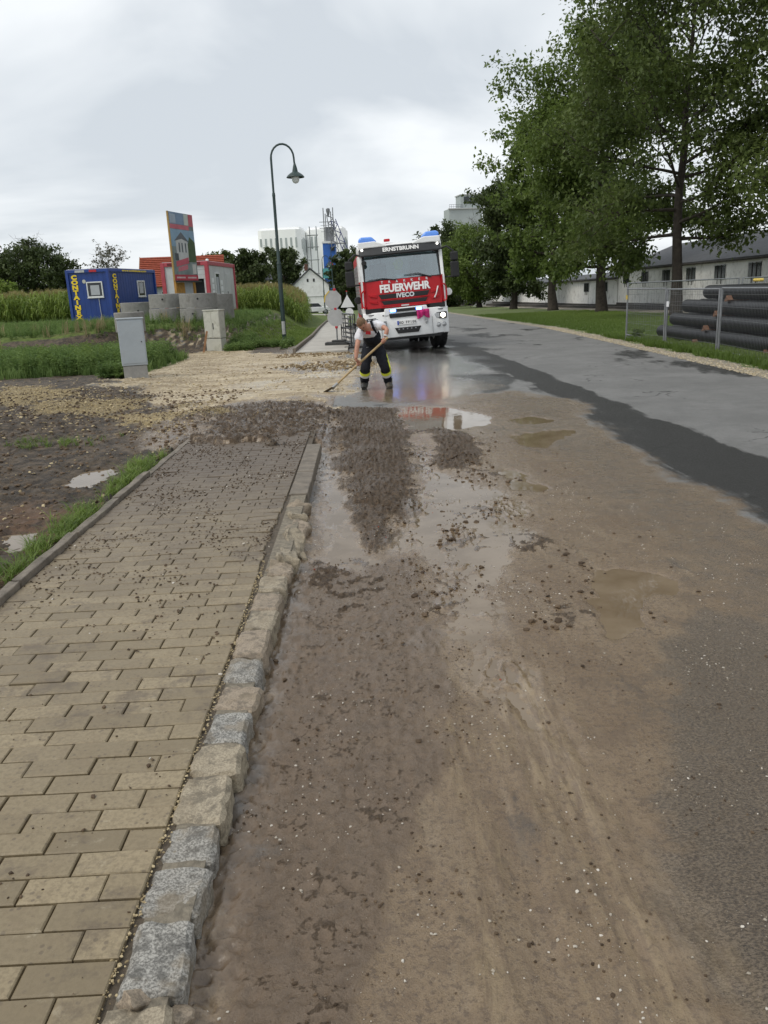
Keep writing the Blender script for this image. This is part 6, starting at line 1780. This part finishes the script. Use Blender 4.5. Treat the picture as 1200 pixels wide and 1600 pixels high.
def truss(p0, p1, w, n, m_, nm):
    p0, p1 = Vector(p0), Vector(p1); d = (p1 - p0); u = Vector((0, 1, 0)); s_ = d.cross(u).normalized() * w
    q = MB()
    for a in (-1, 1):
        for b_ in (-1, 1): q.tube([p0 + s_ * a * .5 + u * w * b_ * .5, p1 + s_ * a * .5 + u * w * b_ * .5], 0.10, 4)
    for i in range(n):
        a = p0 + d * (i / n); c = p0 + d * ((i + 1) / n); sg = 1 if i % 2 else -1
        for b_ in (-1, 1): q.tube([a + s_ * .5 * sg + u * w * b_ * .5, c - s_ * .5 * sg + u * w * b_ * .5], 0.06, 4)
    q.build(nm, m_, co)
truss((-2.7, 0, 22.6), (2.6, 0, 8.2), 1.3, 12, M['tw_violet'], 'truss')
truss((-3.6, 0, 24.0), (-2.6, 0, 15.5), 1.6, 8, M['tw_steel'], 'truss')
MB().tube([(-0.2, -0.6, 15.8), (3.4, -0.6, 6.5)], 0.12, 5).build('handrail', M['tw_steel'], co)
MB().box((-2.0, 0, 16.6), (5.0, 1.6, 0.2)).build('walkway', M['tw_steel'], co)
lt = thing('lattice_mast', 'grey stair mast of open platforms left of the blue tower', 'mast', (-12.2, 226, -2.0), 0)
q = MB()
for x in (-0.9, 0.9):
    for yy in (-0.8, 0.8): q.tube([(x, yy, 0), (x, yy, 21)], 0.09, 5)
q.build('frame', M['galv'], lt)
for z in (6.5, 9.0, 12.5, 15.8, 18.8):
    MB().box((-0.2, 0, z), (2.9, 1.8, 0.14)).build('platform', M['tw_steel'] if z < 10 else M['galv'], lt)

# ---- grey tower above the trees on the right
gt = thing('tower', 'pale grey works tower with glazed cabin rising above the trees', 'tower', (39.0, 300, -2.0), R(10))
MB().box((-1.0, 3, 15.2), (12, 7, 30.4)).build('shaft', M['silo_grey'], gt)
MB().box((1.6, 3, 32.6), (8.4, 6, 4.6)).build('cabin', M['silo_grey'], gt)
MB().box((1.6, 3, 35.0), (9.0, 6.6, 0.3)).build('roof', M['sticker'], gt)
for k in range(3): MB().box((-0.4 + k * 2.2, -0.05, 33.2), (2.0, 0.12, 2.2)).build('pane', M['darkpane'], gt)
q = MB()
for k in range(7): q.tube([(-6.9 + k * 0.8, -0.4, 30.4), (-6.9 + k * 0.8, -0.4, 31.8)], 0.06, 4)
for z in (31.1, 31.8): q.tube([(-6.9, -0.4, z), (-2.2, -0.4, z)], 0.06, 4)
q.build('railing', M['tw_steel'], gt)
MB().box((-1.0, -0.6, 30.4), (12.6, 1.0, 0.3)).build('balcony', M['sticker'], gt)
# ================================================================== vegetation
LEAF_V = np.array([(0, 0, 0), (0.28, 0.42, 0.05), (0, 1.0, -0.08), (-0.28, 0.42, 0.05)], float); LEAF_F = np.array([(0, 1, 2, 3)])
def leaf_cloud(pts, size, mt, parent, name, seed, droop=0.5):
    rg = np.random.default_rng(seed); n = len(pts)
    s = size * rg.uniform(0.6, 1.25, n)
    sc = np.stack([s * rg.uniform(.8, 1.5, n), s, s], 1)
    v = LEAF_V[None] * sc[:, None, :]
    tl = rg.normal(-droop, 0.65, n); roll = rg.normal(0, 0.6, n); yaw = rg.uniform(0, 2 * np.pi, n)
    def rx(v, a): c, s_ = np.cos(a)[:, None], np.sin(a)[:, None]; return np.stack([v[..., 0], v[..., 1] * c - v[..., 2] * s_, v[..., 1] * s_ + v[..., 2] * c], 2)
    def ry(v, a): c, s_ = np.cos(a)[:, None], np.sin(a)[:, None]; return np.stack([v[..., 0] * c + v[..., 2] * s_, v[..., 1], -v[..., 0] * s_ + v[..., 2] * c], 2)
    def rz(v, a): c, s_ = np.cos(a)[:, None], np.sin(a)[:, None]; return np.stack([v[..., 0] * c - v[..., 1] * s_, v[..., 0] * s_ + v[..., 1] * c, v[..., 2]], 2)
    v = rz(rx(ry(v, roll), tl), yaw) + pts[:, None, :]
    F = (LEAF_F[None] + (np.arange(n) * 4)[:, None, None]).reshape(-1, 4)
    # colour drifts from clump to clump, plus leaf to leaf
    cl = 0.5 + 0.9 * np.stack([np.sin(pts @ w + ph) for w, ph in ((np.array([1.3, .7, .9]), seed), (np.array([-.8, 1.7, 1.1]), seed * 2.))], 1).mean(1) * 0.6
    rnd = np.clip(0.62 * cl + 0.38 * rg.random(n), 0, 1)
    return mesh_np(name, v.reshape(-1, 3), F, mt, parent, False, {'rnd': np.repeat(rnd, 4)})

def tree(name, label, x, y, H_, rad, trunk_r, clear, n_leaf, lsize, mt, seed, up=0.9, n_prim=26, group=None, sparse=1.0, shape=0.6, droop=0.5, dome=False):
    rg = random.Random(seed); nr = np.random.default_rng(seed)
    z0 = gz(x, y)
    t = thing(name, label, 'tree', (x, y, z0), 0, group)
    wood = MB()
    def bend(p, d, L, n, wob):
        pts_ = [Vector(p)]; d = Vector(d).normalized()
        for i in range(n):
            d = (d + Vector((rg.gauss(0, wob), rg.gauss(0, wob), rg.gauss(0, wob) + 0.04))).normalized()
            pts_.append(pts_[-1] + d * (L / n))
        return pts_
    trunk = [Vector((0, 0, -0.3))]
    nt_ = 9
    dx_, dy_ = 0, 0
    for i in range(1, nt_ + 1):
        dx_ += rg.gauss(0, 0.04 * H_ / nt_); dy_ += rg.gauss(0, 0.04 * H_ / nt_)
        trunk.append(Vector((dx_, dy_, H_ * 0.93 * i / nt_)))
    tr = [trunk_r * 1.45] + [trunk_r * (1 - 0.93 * (i / nt_) ** 0.9) for i in range(1, nt_ + 1)]
    wood.tube([trunk[0], Vector((0, 0, 0.25))] + trunk[1:], [trunk_r * 1.5, trunk_r * 1.12] + tr[1:], 10)
    tips = []
    def at_h(h):
        f = h / (H_ * 0.93) * nt_; i = min(nt_ - 1, int(f)); return trunk[i].lerp(trunk[i + 1], f - i), tr[min(nt_, i + 1)]
    for k in range(n_prim):
        f = (k + rg.random() * 0.8) / n_prim
        h = clear * H_ + (0.92 - clear) * H_ * f
        p, r0 = at_h(h)
        az = k * 2.399 + rg.uniform(-.4, .4)
        # crown profile: widest at `shape`
        g = (f / shape) if f < shape else (1 - f) / (1 - shape)
        L = (0.8 if dome else 1.0) * rad * (0.42 + 0.62 * max(0, g) ** 0.6) * rg.uniform(.78, 1.1)
        el = up * (0.0 + 1.0 * f) * rg.uniform(.8, 1.2)
        d = Vector((math.cos(az) * math.cos(el), math.sin(az) * math.cos(el), math.sin(el)))
        pr_ = bend(p, d, L, 5, 0.12)
        rr = max(0.02, min(r0 * 0.6, trunk_r * 0.34) * (1 - 0.4 * f))
        wood.tube(pr_, [rr * (1 - 0.85 * i / 5) for i in range(6)], 5, False)
        tips.append((pr_[-1], 0.6))
        nsec = 7
        for j in range(nsec):
            ff = 0.25 + 0.75 * (j + rg.random()) / nsec
            i = min(4, int(ff * 5)); q = pr_[i].lerp(pr_[i + 1], ff * 5 - i)
            d2 = (pr_[i + 1] - pr_[i]).normalized() + Vector((rg.gauss(0, .7), rg.gauss(0, .7), rg.gauss(0.1, .45)))
            L2 = L * rg.uniform(.22, .46)
            sec = bend(q, d2, L2, 3, 0.2)
            wood.tube(sec, [rr * 0.42 * (1 - 0.8 * u / 3) + 0.004 for u in range(4)], 4, False)
            for u in (1, 2, 3): tips.append((sec[u], 0.30 + 0.16 * u))
            for m in range(3):
                s2 = bend(sec[rg.randrange(1, 4)], d2 + Vector((rg.gauss(0, .8), rg.gauss(0, .8), rg.gauss(0, .5))), L2 * rg.uniform(.4, .8), 2, .2)
                wood.tube(s2, [0.014, 0.010, 0.005], 3, False)
                tips.append((s2[-1], 0.5)); tips.append((s2[1], 0.4))
    wood.build('trunk', M['bark'], t, smooth='all')
    if dome:
        dn = nr.normal(0, 1, (900, 3)); dn /= np.linalg.norm(dn, axis=1)[:, None]
        lump = 1 + 0.16 * np.sin(dn @ np.array([5.1, 3.3, 4.2]) + seed) * np.sin(dn @ np.array([-4.0, 5.6, 2.9]) + 2 * seed)
        rr_ = (0.55 + 0.45 * nr.random(900) ** 0.5) * lump
        dp = dn * rr_[:, None] * np.array([rad, rad, H_ * 0.46]) + np.array([0, 0, H_ * 0.54])
        tips = [(Vector(q), 0.55) for q in dp if q[2] > 0.3]
    P_ = np.array([q[0][:] for q in tips]); S_ = np.array([q[1] for q in tips])
    w = nr.random(len(P_)) ** sparse + 0.05
    idx = nr.choice(len(P_), n_leaf, p=w / w.sum())
    off = np.clip(nr.normal(0, 1, (n_leaf, 3)), -1.7, 1.7) * (S_[idx] * rad * 0.120)[:, None] * np.array([1, 1, 0.75])
    leaf_cloud(P_[idx] + off, lsize, mt, t, 'crown', seed, droop)
    return t
GR = 'roadside trees in a row on the right lawn'
tree('tree', 'tall dark broadleaf tree behind the pipes, nearest fully visible trunk', 15.6, 40.6, 18.6, 7.0, 0.29, 0.19, 62000, 0.235, M['leaf_dark'], 3, 1.05, 40, GR, 0.9)
tree('tree', 'dark tree at the upper right corner with its trunk out of view', 19.6, 31.0, 17.5, 6.8, 0.33, 0.22, 46000, 0.22, M['leaf_dark'], 8, 1.1, 34, GR, 1.1)
tree('tree', 'fresh green broadleaf tree with stout flared trunk, second along the lawn', 16.1, 55.1, 15.6, 6.2, 0.38, 0.17, 48000, 0.27, M['leaf_lime'], 12, 0.95, 38, GR, 0.9)
tree('tree', 'green tree with straight slender trunk, third along the lawn', 15.8, 68.0, 14.2, 5.0, 0.40, 0.20, 26000, 0.36, M['leaf_lime'], 17, 0.9, 30, GR, 1.1)
tree('tree', 'dark tree with drooping low branches, fourth along the lawn', 15.1, 82.0, 10.8, 4.8, 0.36, 0.14, 20000, 0.36, M['leaf_deep'], 23, 0.8, 26, GR, 1.0)
tree('tree', 'round green tree below the grey tower, fifth along the lawn', 14.8, 104.0, 10.2, 5.0, 0.34, 0.10, 22000, 0.36, M['leaf_lime'], 29, 0.8, 28, GR, 0.9, 0.45, dome=True)
tree('tree', 'dense green tree right behind the truck mirror', 11.8, 122.0, 8.8, 4.4, 0.3, 0.06, 15000, 0.46, M['leaf_deep'], 31, 0.8, 26, None, 0.9, 0.42)
tree('tree', 'dark bushy tree filling the gap behind the truck on its right', 13.6, 134.0, 10.5, 5.6, 0.3, 0.04, 13000, 0.5, M['leaf_deep'], 33, 0.7, 26, None, 0.9, 0.4)
tree('tree', 'dark tree behind the truck cab', 5.5, 150.0, 9.5, 5.4, 0.3, 0.04, 12000, 0.5, M['leaf_deep'], 37, 0.7, 24, None, 0.9, 0.4)
tree('tree', 'dark dense tree left of the truck, closest to the cab', 0.6, 146.0, 9.0, 4.2, 0.3, 0.03, 11000, 0.48, M['leaf_deep'], 41, 0.7, 26, None, 0.9, 0.42)
tree('conifer', 'dark pointed tree right of the white house', -2.9, 140.0, 9.6, 3.0, 0.25, 0.03, 10000, 0.46, M['leaf_deep'], 43, 0.4, 30, None, 0.8, 0.25, 0.8)
tree('tree', 'wide dark low tree closing the view between truck and signs', -0.8, 158.0, 7.5, 5.0, 0.3, 0.02, 10000, 0.5, M['leaf_deep'], 45, 0.5, 24, None, 0.8, 0.4)
# left background
tree('tree', 'big round dark tree behind the corn at the far left', -42.0, 108.0, 10.4, 5.3, 0.5, 0.08, 34000, 0.36, M['leaf_deep'], 51, 0.75, 34, None, 0.7, 0.45, dome=True)
tree('tree', 'low dark tree to the left of the big round tree', -48.5, 112.0, 6.0, 3.4, 0.3, 0.05, 8000, 0.42, M['leaf_deep'], 53, 0.7, 20, None, 0.8, 0.45)
tree('tree', 'thin half bare grey tree behind the blue container', -26.4, 88.0, 7.4, 2.5, 0.14, 0.3, 1400, 0.26, M['leaf_grey'], 57, 0.95, 20, None, 1.4)
tree('tree', 'green tree right behind the billboard', -17.3, 96.0, 6.4, 2.3, 0.2, 0.1, 6000, 0.36, M['leaf_dark'], 59, 0.8, 20, None, 0.8)
tree('tree', 'brownish green tree above the red container, left of two', -15.0, 92.0, 7.0, 2.1, 0.2, 0.15, 6000, 0.34, M['leaf_dark'], 61, 0.8, 20, None, 0.8)
tree('tree', 'broad green tree right of the red container', -11.8, 88.0, 6.6, 2.9, 0.2, 0.06, 9000, 0.36, M['leaf_deep'], 63, 0.7, 24, None, 0.8, 0.45)
tree('tree', 'dark irregular oak in front of the white silos', -12.4, 134.0, 9.4, 3.6, 0.35, 0.12, 12000, 0.46, M['leaf_deep'], 67, 0.75, 24, None, 1.3, 0.5)
tree('bush', 'yellow green bush at the edge of the corn field', -34.0, 80.0, 3.9, 1.9, 0.1, 0.05, 5000, 0.24, M['corn'], 69, 0.9, 18, None, 0.8, 0.45)
tree('bush', 'dark bush behind the corn at the left edge of the picture', -45.5, 96.0, 4.2, 2.6, 0.1, 0.03, 6000, 0.30, M['leaf_deep'], 71, 0.7, 18, None, 0.8, 0.45)

# ---- corn field: far-off standing crop
def corn_proto(seed):
    rg = np.random.default_rng(seed); V, F = [], []
    def strip(c, w):
        b = len(V)
        for (p, ww) in zip(c, w):
            s = ww[0]; V.append((p[0] - s[0], p[1] - s[1], p[2])); V.append((p[0] + s[0], p[1] + s[1], p[2]))
        for i in range(len(c) - 1): F.append((b + 2 * i, b + 2 * i + 1, b + 2 * i + 3, b + 2 * i + 2))
    strip([(0, 0, 0), (0, 0, 1.9)], [[(0.018, 0)], [(0.012, 0)]]); strip([(0, 0, 0), (0, 0, 1.9)], [[(0, 0.018)], [(0, 0.012)]])
    for k in range(11):
        a = k * 2.4 + rg.normal(0, .3); h = 0.25 + 0.145 * k; L = rg.uniform(.5, .75)
        ca, sa = math.cos(a), math.sin(a); w = 0.042
        c = [(0, 0, h), (ca * L * .35, sa * L * .35, h + .26), (ca * L * .75, sa * L * .75, h + .20), (ca * L, sa * L, h - 0.08 - rg.random() * .2)]
        strip(c, [[(-sa * w * .6, ca * w * .6)], [(-sa * w, ca * w)], [(-sa * w * .8, ca * w * .8)], [(-sa * .006, ca * .006)]])
    return np.array(V), np.array(F)
def corn_field(label, n, xa, xb, ya, yb, seed, inside, hs=1.0):
    rg = np.random.default_rng(seed)
    x = rg.uniform(xa, xb, n * 3); y = rg.uniform(ya, yb, n * 3)
    k = inside(x, y); x, y = x[k][:n], y[k][:n]
    y = np.round(y / 0.75) * 0.75 + rg.normal(0, .06, len(y))
    z = base_z(x, y)
    V, F = corn_proto(seed)
    h = rg.uniform(0.86, 1.08, len(x)) * hs
    o = scatter('corn', V, F, np.stack([x, y, z], 1), rg.uniform(0, 6.28, len(x)), np.stack([h, h, h], 1), rg.uniform(0, .06, len(x)), M['corn'], None, False, seed)
    tag(o, label, 'corn', None, 'stuff')
    # tassels
    TV = []; TF = []
    for a in range(5):
        b = len(TV); ca, sa = math.cos(a * 1.26), math.sin(a * 1.26); r_ = 0.10 if a else 0.0
        TV += [(-0.010, 0, 0), (0.010, 0, 0), (ca * r_ + 0.008, sa * r_, .32), (ca * r_ - 0.008, sa * r_, .32)]; TF.append((b, b + 1, b + 2, b + 3))
    o = scatter('corn_tassels', np.array(TV), np.array(TF), np.stack([x, y, z + 1.82 * h], 1), rg.uniform(0, 6.28, len(x)), np.ones(len(x)), rg.uniform(0, .15, len(x)), M['tassel'], None, False, seed + 1)
    tag(o, label.replace('corn', 'corn tassels', 1), 'corn', None, 'stuff')
corn_field('green corn standing in the field behind the blue container', 3300, -60, -15, 54, 78, 5, lambda x, y: (x < -0.29 * y - 1.0) & (x > -0.62 * y), 0.92)
corn_field('bright green corn beside the footpath left of the white house', 1500, -18, -3.6, 50, 70, 9, lambda x, y: (x > -0.215 * y) & (x < -0.063 * y - 0.25), 0.70)

# ---- weeds and grass
def blade_proto(n, h, w, spread, seed, bendy=0.35):
    rg = np.random.default_rng(seed); V, F = [], []
    for i in range(n):
        a = rg.uniform(0, 6.28); r0 = spread * rg.random(); hh = h * rg.uniform(.5, 1.0); bx_, by_ = math.cos(a), math.sin(a)
        p = np.array([r0 * math.cos(a * 3), r0 * math.sin(a * 3), -0.02]); b = len(V); sx, sy = -by_ * w, bx_ * w
        bd = bendy * hh * rg.uniform(.3, 1.3)
        for t_, ww in ((0, 1.0), (0.55, 0.85), (1.0, 0.08)):
            c = p + np.array([bx_ * bd * t_ * t_, by_ * bd * t_ * t_, hh * t_ * (1 - 0.15 * t_)])
            V += [(c[0] - sx * ww, c[1] - sy * ww, c[2]), (c[0] + sx * ww, c[1] + sy * ww, c[2])]
        F += [(b, b + 1, b + 3, b + 2), (b + 2, b + 3, b + 5, b + 4)]
    return np.array(V), np.array(F)
def weed_proto(h, seed, n=26, lw=0.05):
    """leafy stalk: upright stem with small leaves"""
    rg = np.random.default_rng(seed); V, F = [], []
    for st_ in range(3):
        a0 = rg.uniform(0, 6.28); lean = rg.uniform(0.05, .3)
        top = np.array([math.cos(a0) * lean * h, math.sin(a0) * lean * h, h * rg.uniform(.7, 1)])
        b = len(V); V += [(-0.006, 0, 0), (0.006, 0, 0), tuple(top + [0.003, 0, 0]), tuple(top - [0.003, 0, 0])]; F.append((b, b + 1, b + 2, b + 3))
        for k in range(n // 3):
            f = (k + 1) / (n / 3); c = top * f; a = k * 2.4 + rg.random(); L = lw * (1.5 - 0.7 * f) * rg.uniform(1.0, 2.2)
            ca, sa = math.cos(a), math.sin(a); b = len(V)
            V += [tuple(c), tuple(c + np.array([ca * L * .5 - sa * L * .22, sa * L * .5 + ca * L * .22, L * .15])), tuple(c + np.array([ca * L, sa * L, -L * .12])), tuple(c + np.array([ca * L * .5 + sa * L * .22, sa * L * .5 - ca * L * .22, L * .15]))]
            F.append((b, b + 1, b + 2, b + 3))
    return np.array(V), np.array(F)
def plant(name, label, proto, n, sampler, smin, smax, mt, seed, tilt=0.15):
    rg = np.random.default_rng(seed)
    x, y, z = sampler(rg, n); n = len(x)
    s = rg.uniform(smin, smax, n)
    o = scatter(name, proto[0], proto[1], np.stack([x, y, z], 1), rg.uniform(0, 6.28, n), s, rg.uniform(0, tilt, n), mt, None, False, seed)
    return tag(o, label, None, None, 'stuff')
def patch(xa, xb, ya, yb, w=None):
    return gsample(xa, xb, ya, yb, w)
nz = lambda x, y, s, sc=0.8: fbm(x * sc, y * sc, 2, s)
wp1, wp2 = weed_proto(0.55, 3), weed_proto(0.75, 4, 36, 0.06)
gp1 = blade_proto(12, 0.42, 0.011, 0.12, 5)
plant('weeds', 'dense green weeds in front of the cut bank at left', wp1, 2400, patch(-14, -5.4, 19.6, 24.6, lambda x, y: ss(19.3, 20.4, y + 0.8 * nz(x, y, 4)) * ss(-5.35, -5.9, x)), 0.7, 1.25, M['weed'], 31)
plant('weeds', 'taller pale stalks of weeds above the front weed bed', weed_proto(0.8, 22, 40, 0.045), 420, patch(-14, -5.6, 20.2, 24.6, lambda x, y: np.clip(0.3 + 1.5 * nz(x, y, 14, 0.5), 0, 1)), 0.6, 1.15, M['grass'], 45)
plant('weeds', 'long grass among the weeds in front of the cut bank', gp1, 1800, patch(-14, -5.2, 19.4, 25, lambda x, y: ss(19.2, 20.2, y + 0.8 * nz(x, y, 4)) * ss(-5.2, -5.7, x)), 0.7, 1.2, M['weed'], 32)
plant('weeds', 'weeds covering the top of the bank below the blue container', wp2, 3000, patch(-22, -4.2, 27.2, 42, lambda x, y: (plateau(x, y) > 0.62) * ss(43, 34, y)), 0.35, 0.62, M['weed'], 33)
plant('weeds', 'long green grass on top of the bank and around the rings', gp1, 5200, patch(-22, -3.6, 27.5, 46, lambda x, y: (plateau(x, y) > 0.45)), 0.4, 0.85, M['weed'], 34)
plant('dry_grass', 'tufts of straw coloured dry grass on the bank', blade_proto(14, 0.6, 0.008, 0.10, 9, 0.25), 170, patch(-13, -6.2, 26.0, 31, lambda x, y: np.clip(nz(x, y, 7, 0.6) * 3, 0, 1)), 0.7, 1.2, M['straw'], 35)
plant('weeds', 'low weeds spreading right of the cream cabinet', weed_proto(0.3, 8, 24, 0.06), 900, patch(-4.7, -2.6, 27.4, 31.0, lambda x, y: ss(-0.2, 0.2, nz(x, y, 9))), 0.6, 1.1, M['weed'], 36)
plant('weeds', 'weeds growing around the foot of the grey cabinet', weed_proto(0.35, 12, 26, 0.05), 90, patch(-5.9, -5.2, 17.9, 19.0), 0.7, 1.2, M['weed'], 37)
lawnp = blade_proto(9, 0.14, 0.007, 0.10, 15)
plant('lawn_grass', 'short lawn grass beside the far footpath', lawnp, 5200, patch(-6.5, -2.15, 29.0, 48, lambda x, y: (x < path_x(y) - 0.95) * (plateau(x, y) < 0.6)), 0.7, 1.3, M['grass'], 38)
tuft = blade_proto(20, 0.14, 0.0035, 0.06, 16, 1.1)
plant('grass_tufts', 'grass tufts growing along the dark pavement edging', tuft, 170, lambda rg, n: (lambda y, x: (x, y, ground(x, y)[0]))(rg.choice([6.75, 7.0, 7.2, 7.6, 7.9, 5.9, 5.65, 4.6, 5.25], n) + rg.normal(0, .17, n), -2.13 - np.abs(rg.normal(0, 0.10, n))), 0.6, 1.15, M['grass'], 39)
plant('grass_tufts', 'few grass tufts in the dark soil at left', tuft, 26, lambda rg, n: (lambda y, x: (x, y, ground(x, y)[0]))(9.3 + rg.normal(0, .22, n), -3.75 + rg.normal(0, .38, n)), 0.6, 1.0, M['grass'], 40)
vg = blade_proto(10, 0.16, 0.007, 0.10, 17)
def s_verge(ya, yb, ua, ub, p):
    def f(rg, n):
        y = ya + (yb - ya) * rg.random(n) ** p; u = rg.uniform(ua, ub, n)
        x = road_edge(y) + u + 0.25 * fbm(y * 0.9, y * 0 + 3.3, 2, 3)
        return x, y, ground(x, y)[0]
    return f
plant('verge_grass', 'bright grass strip between road shoulder and fence', vg, 5200, s_verge(11, 26, 0.62, 1.5, 1.2), 0.8, 1.7, M['grass'], 41)
plant('verge_grass', 'mown lawn under the roadside trees', vg, 12000, s_verge(22, 62, 0.7, 9.0, 1.5), 0.7, 1.3, M['grass'], 42)
plant('verge_grass', 'grass around and beneath the pipe stack', vg, 2500, s_verge(13, 24, 1.2, 4.5, 1.0), 0.7, 1.4, M['grass'], 43)
plant('weeds', 'leafy weed at the foot of the fence corner', weed_proto(0.4, 19, 30, 0.07), 5, lambda rg, n: (7.75 + rg.normal(0, .12, n), 23.2 + rg.normal(0, .12, n), np.full(n, -0.03)), 0.8, 1.2, M['grass'], 44)
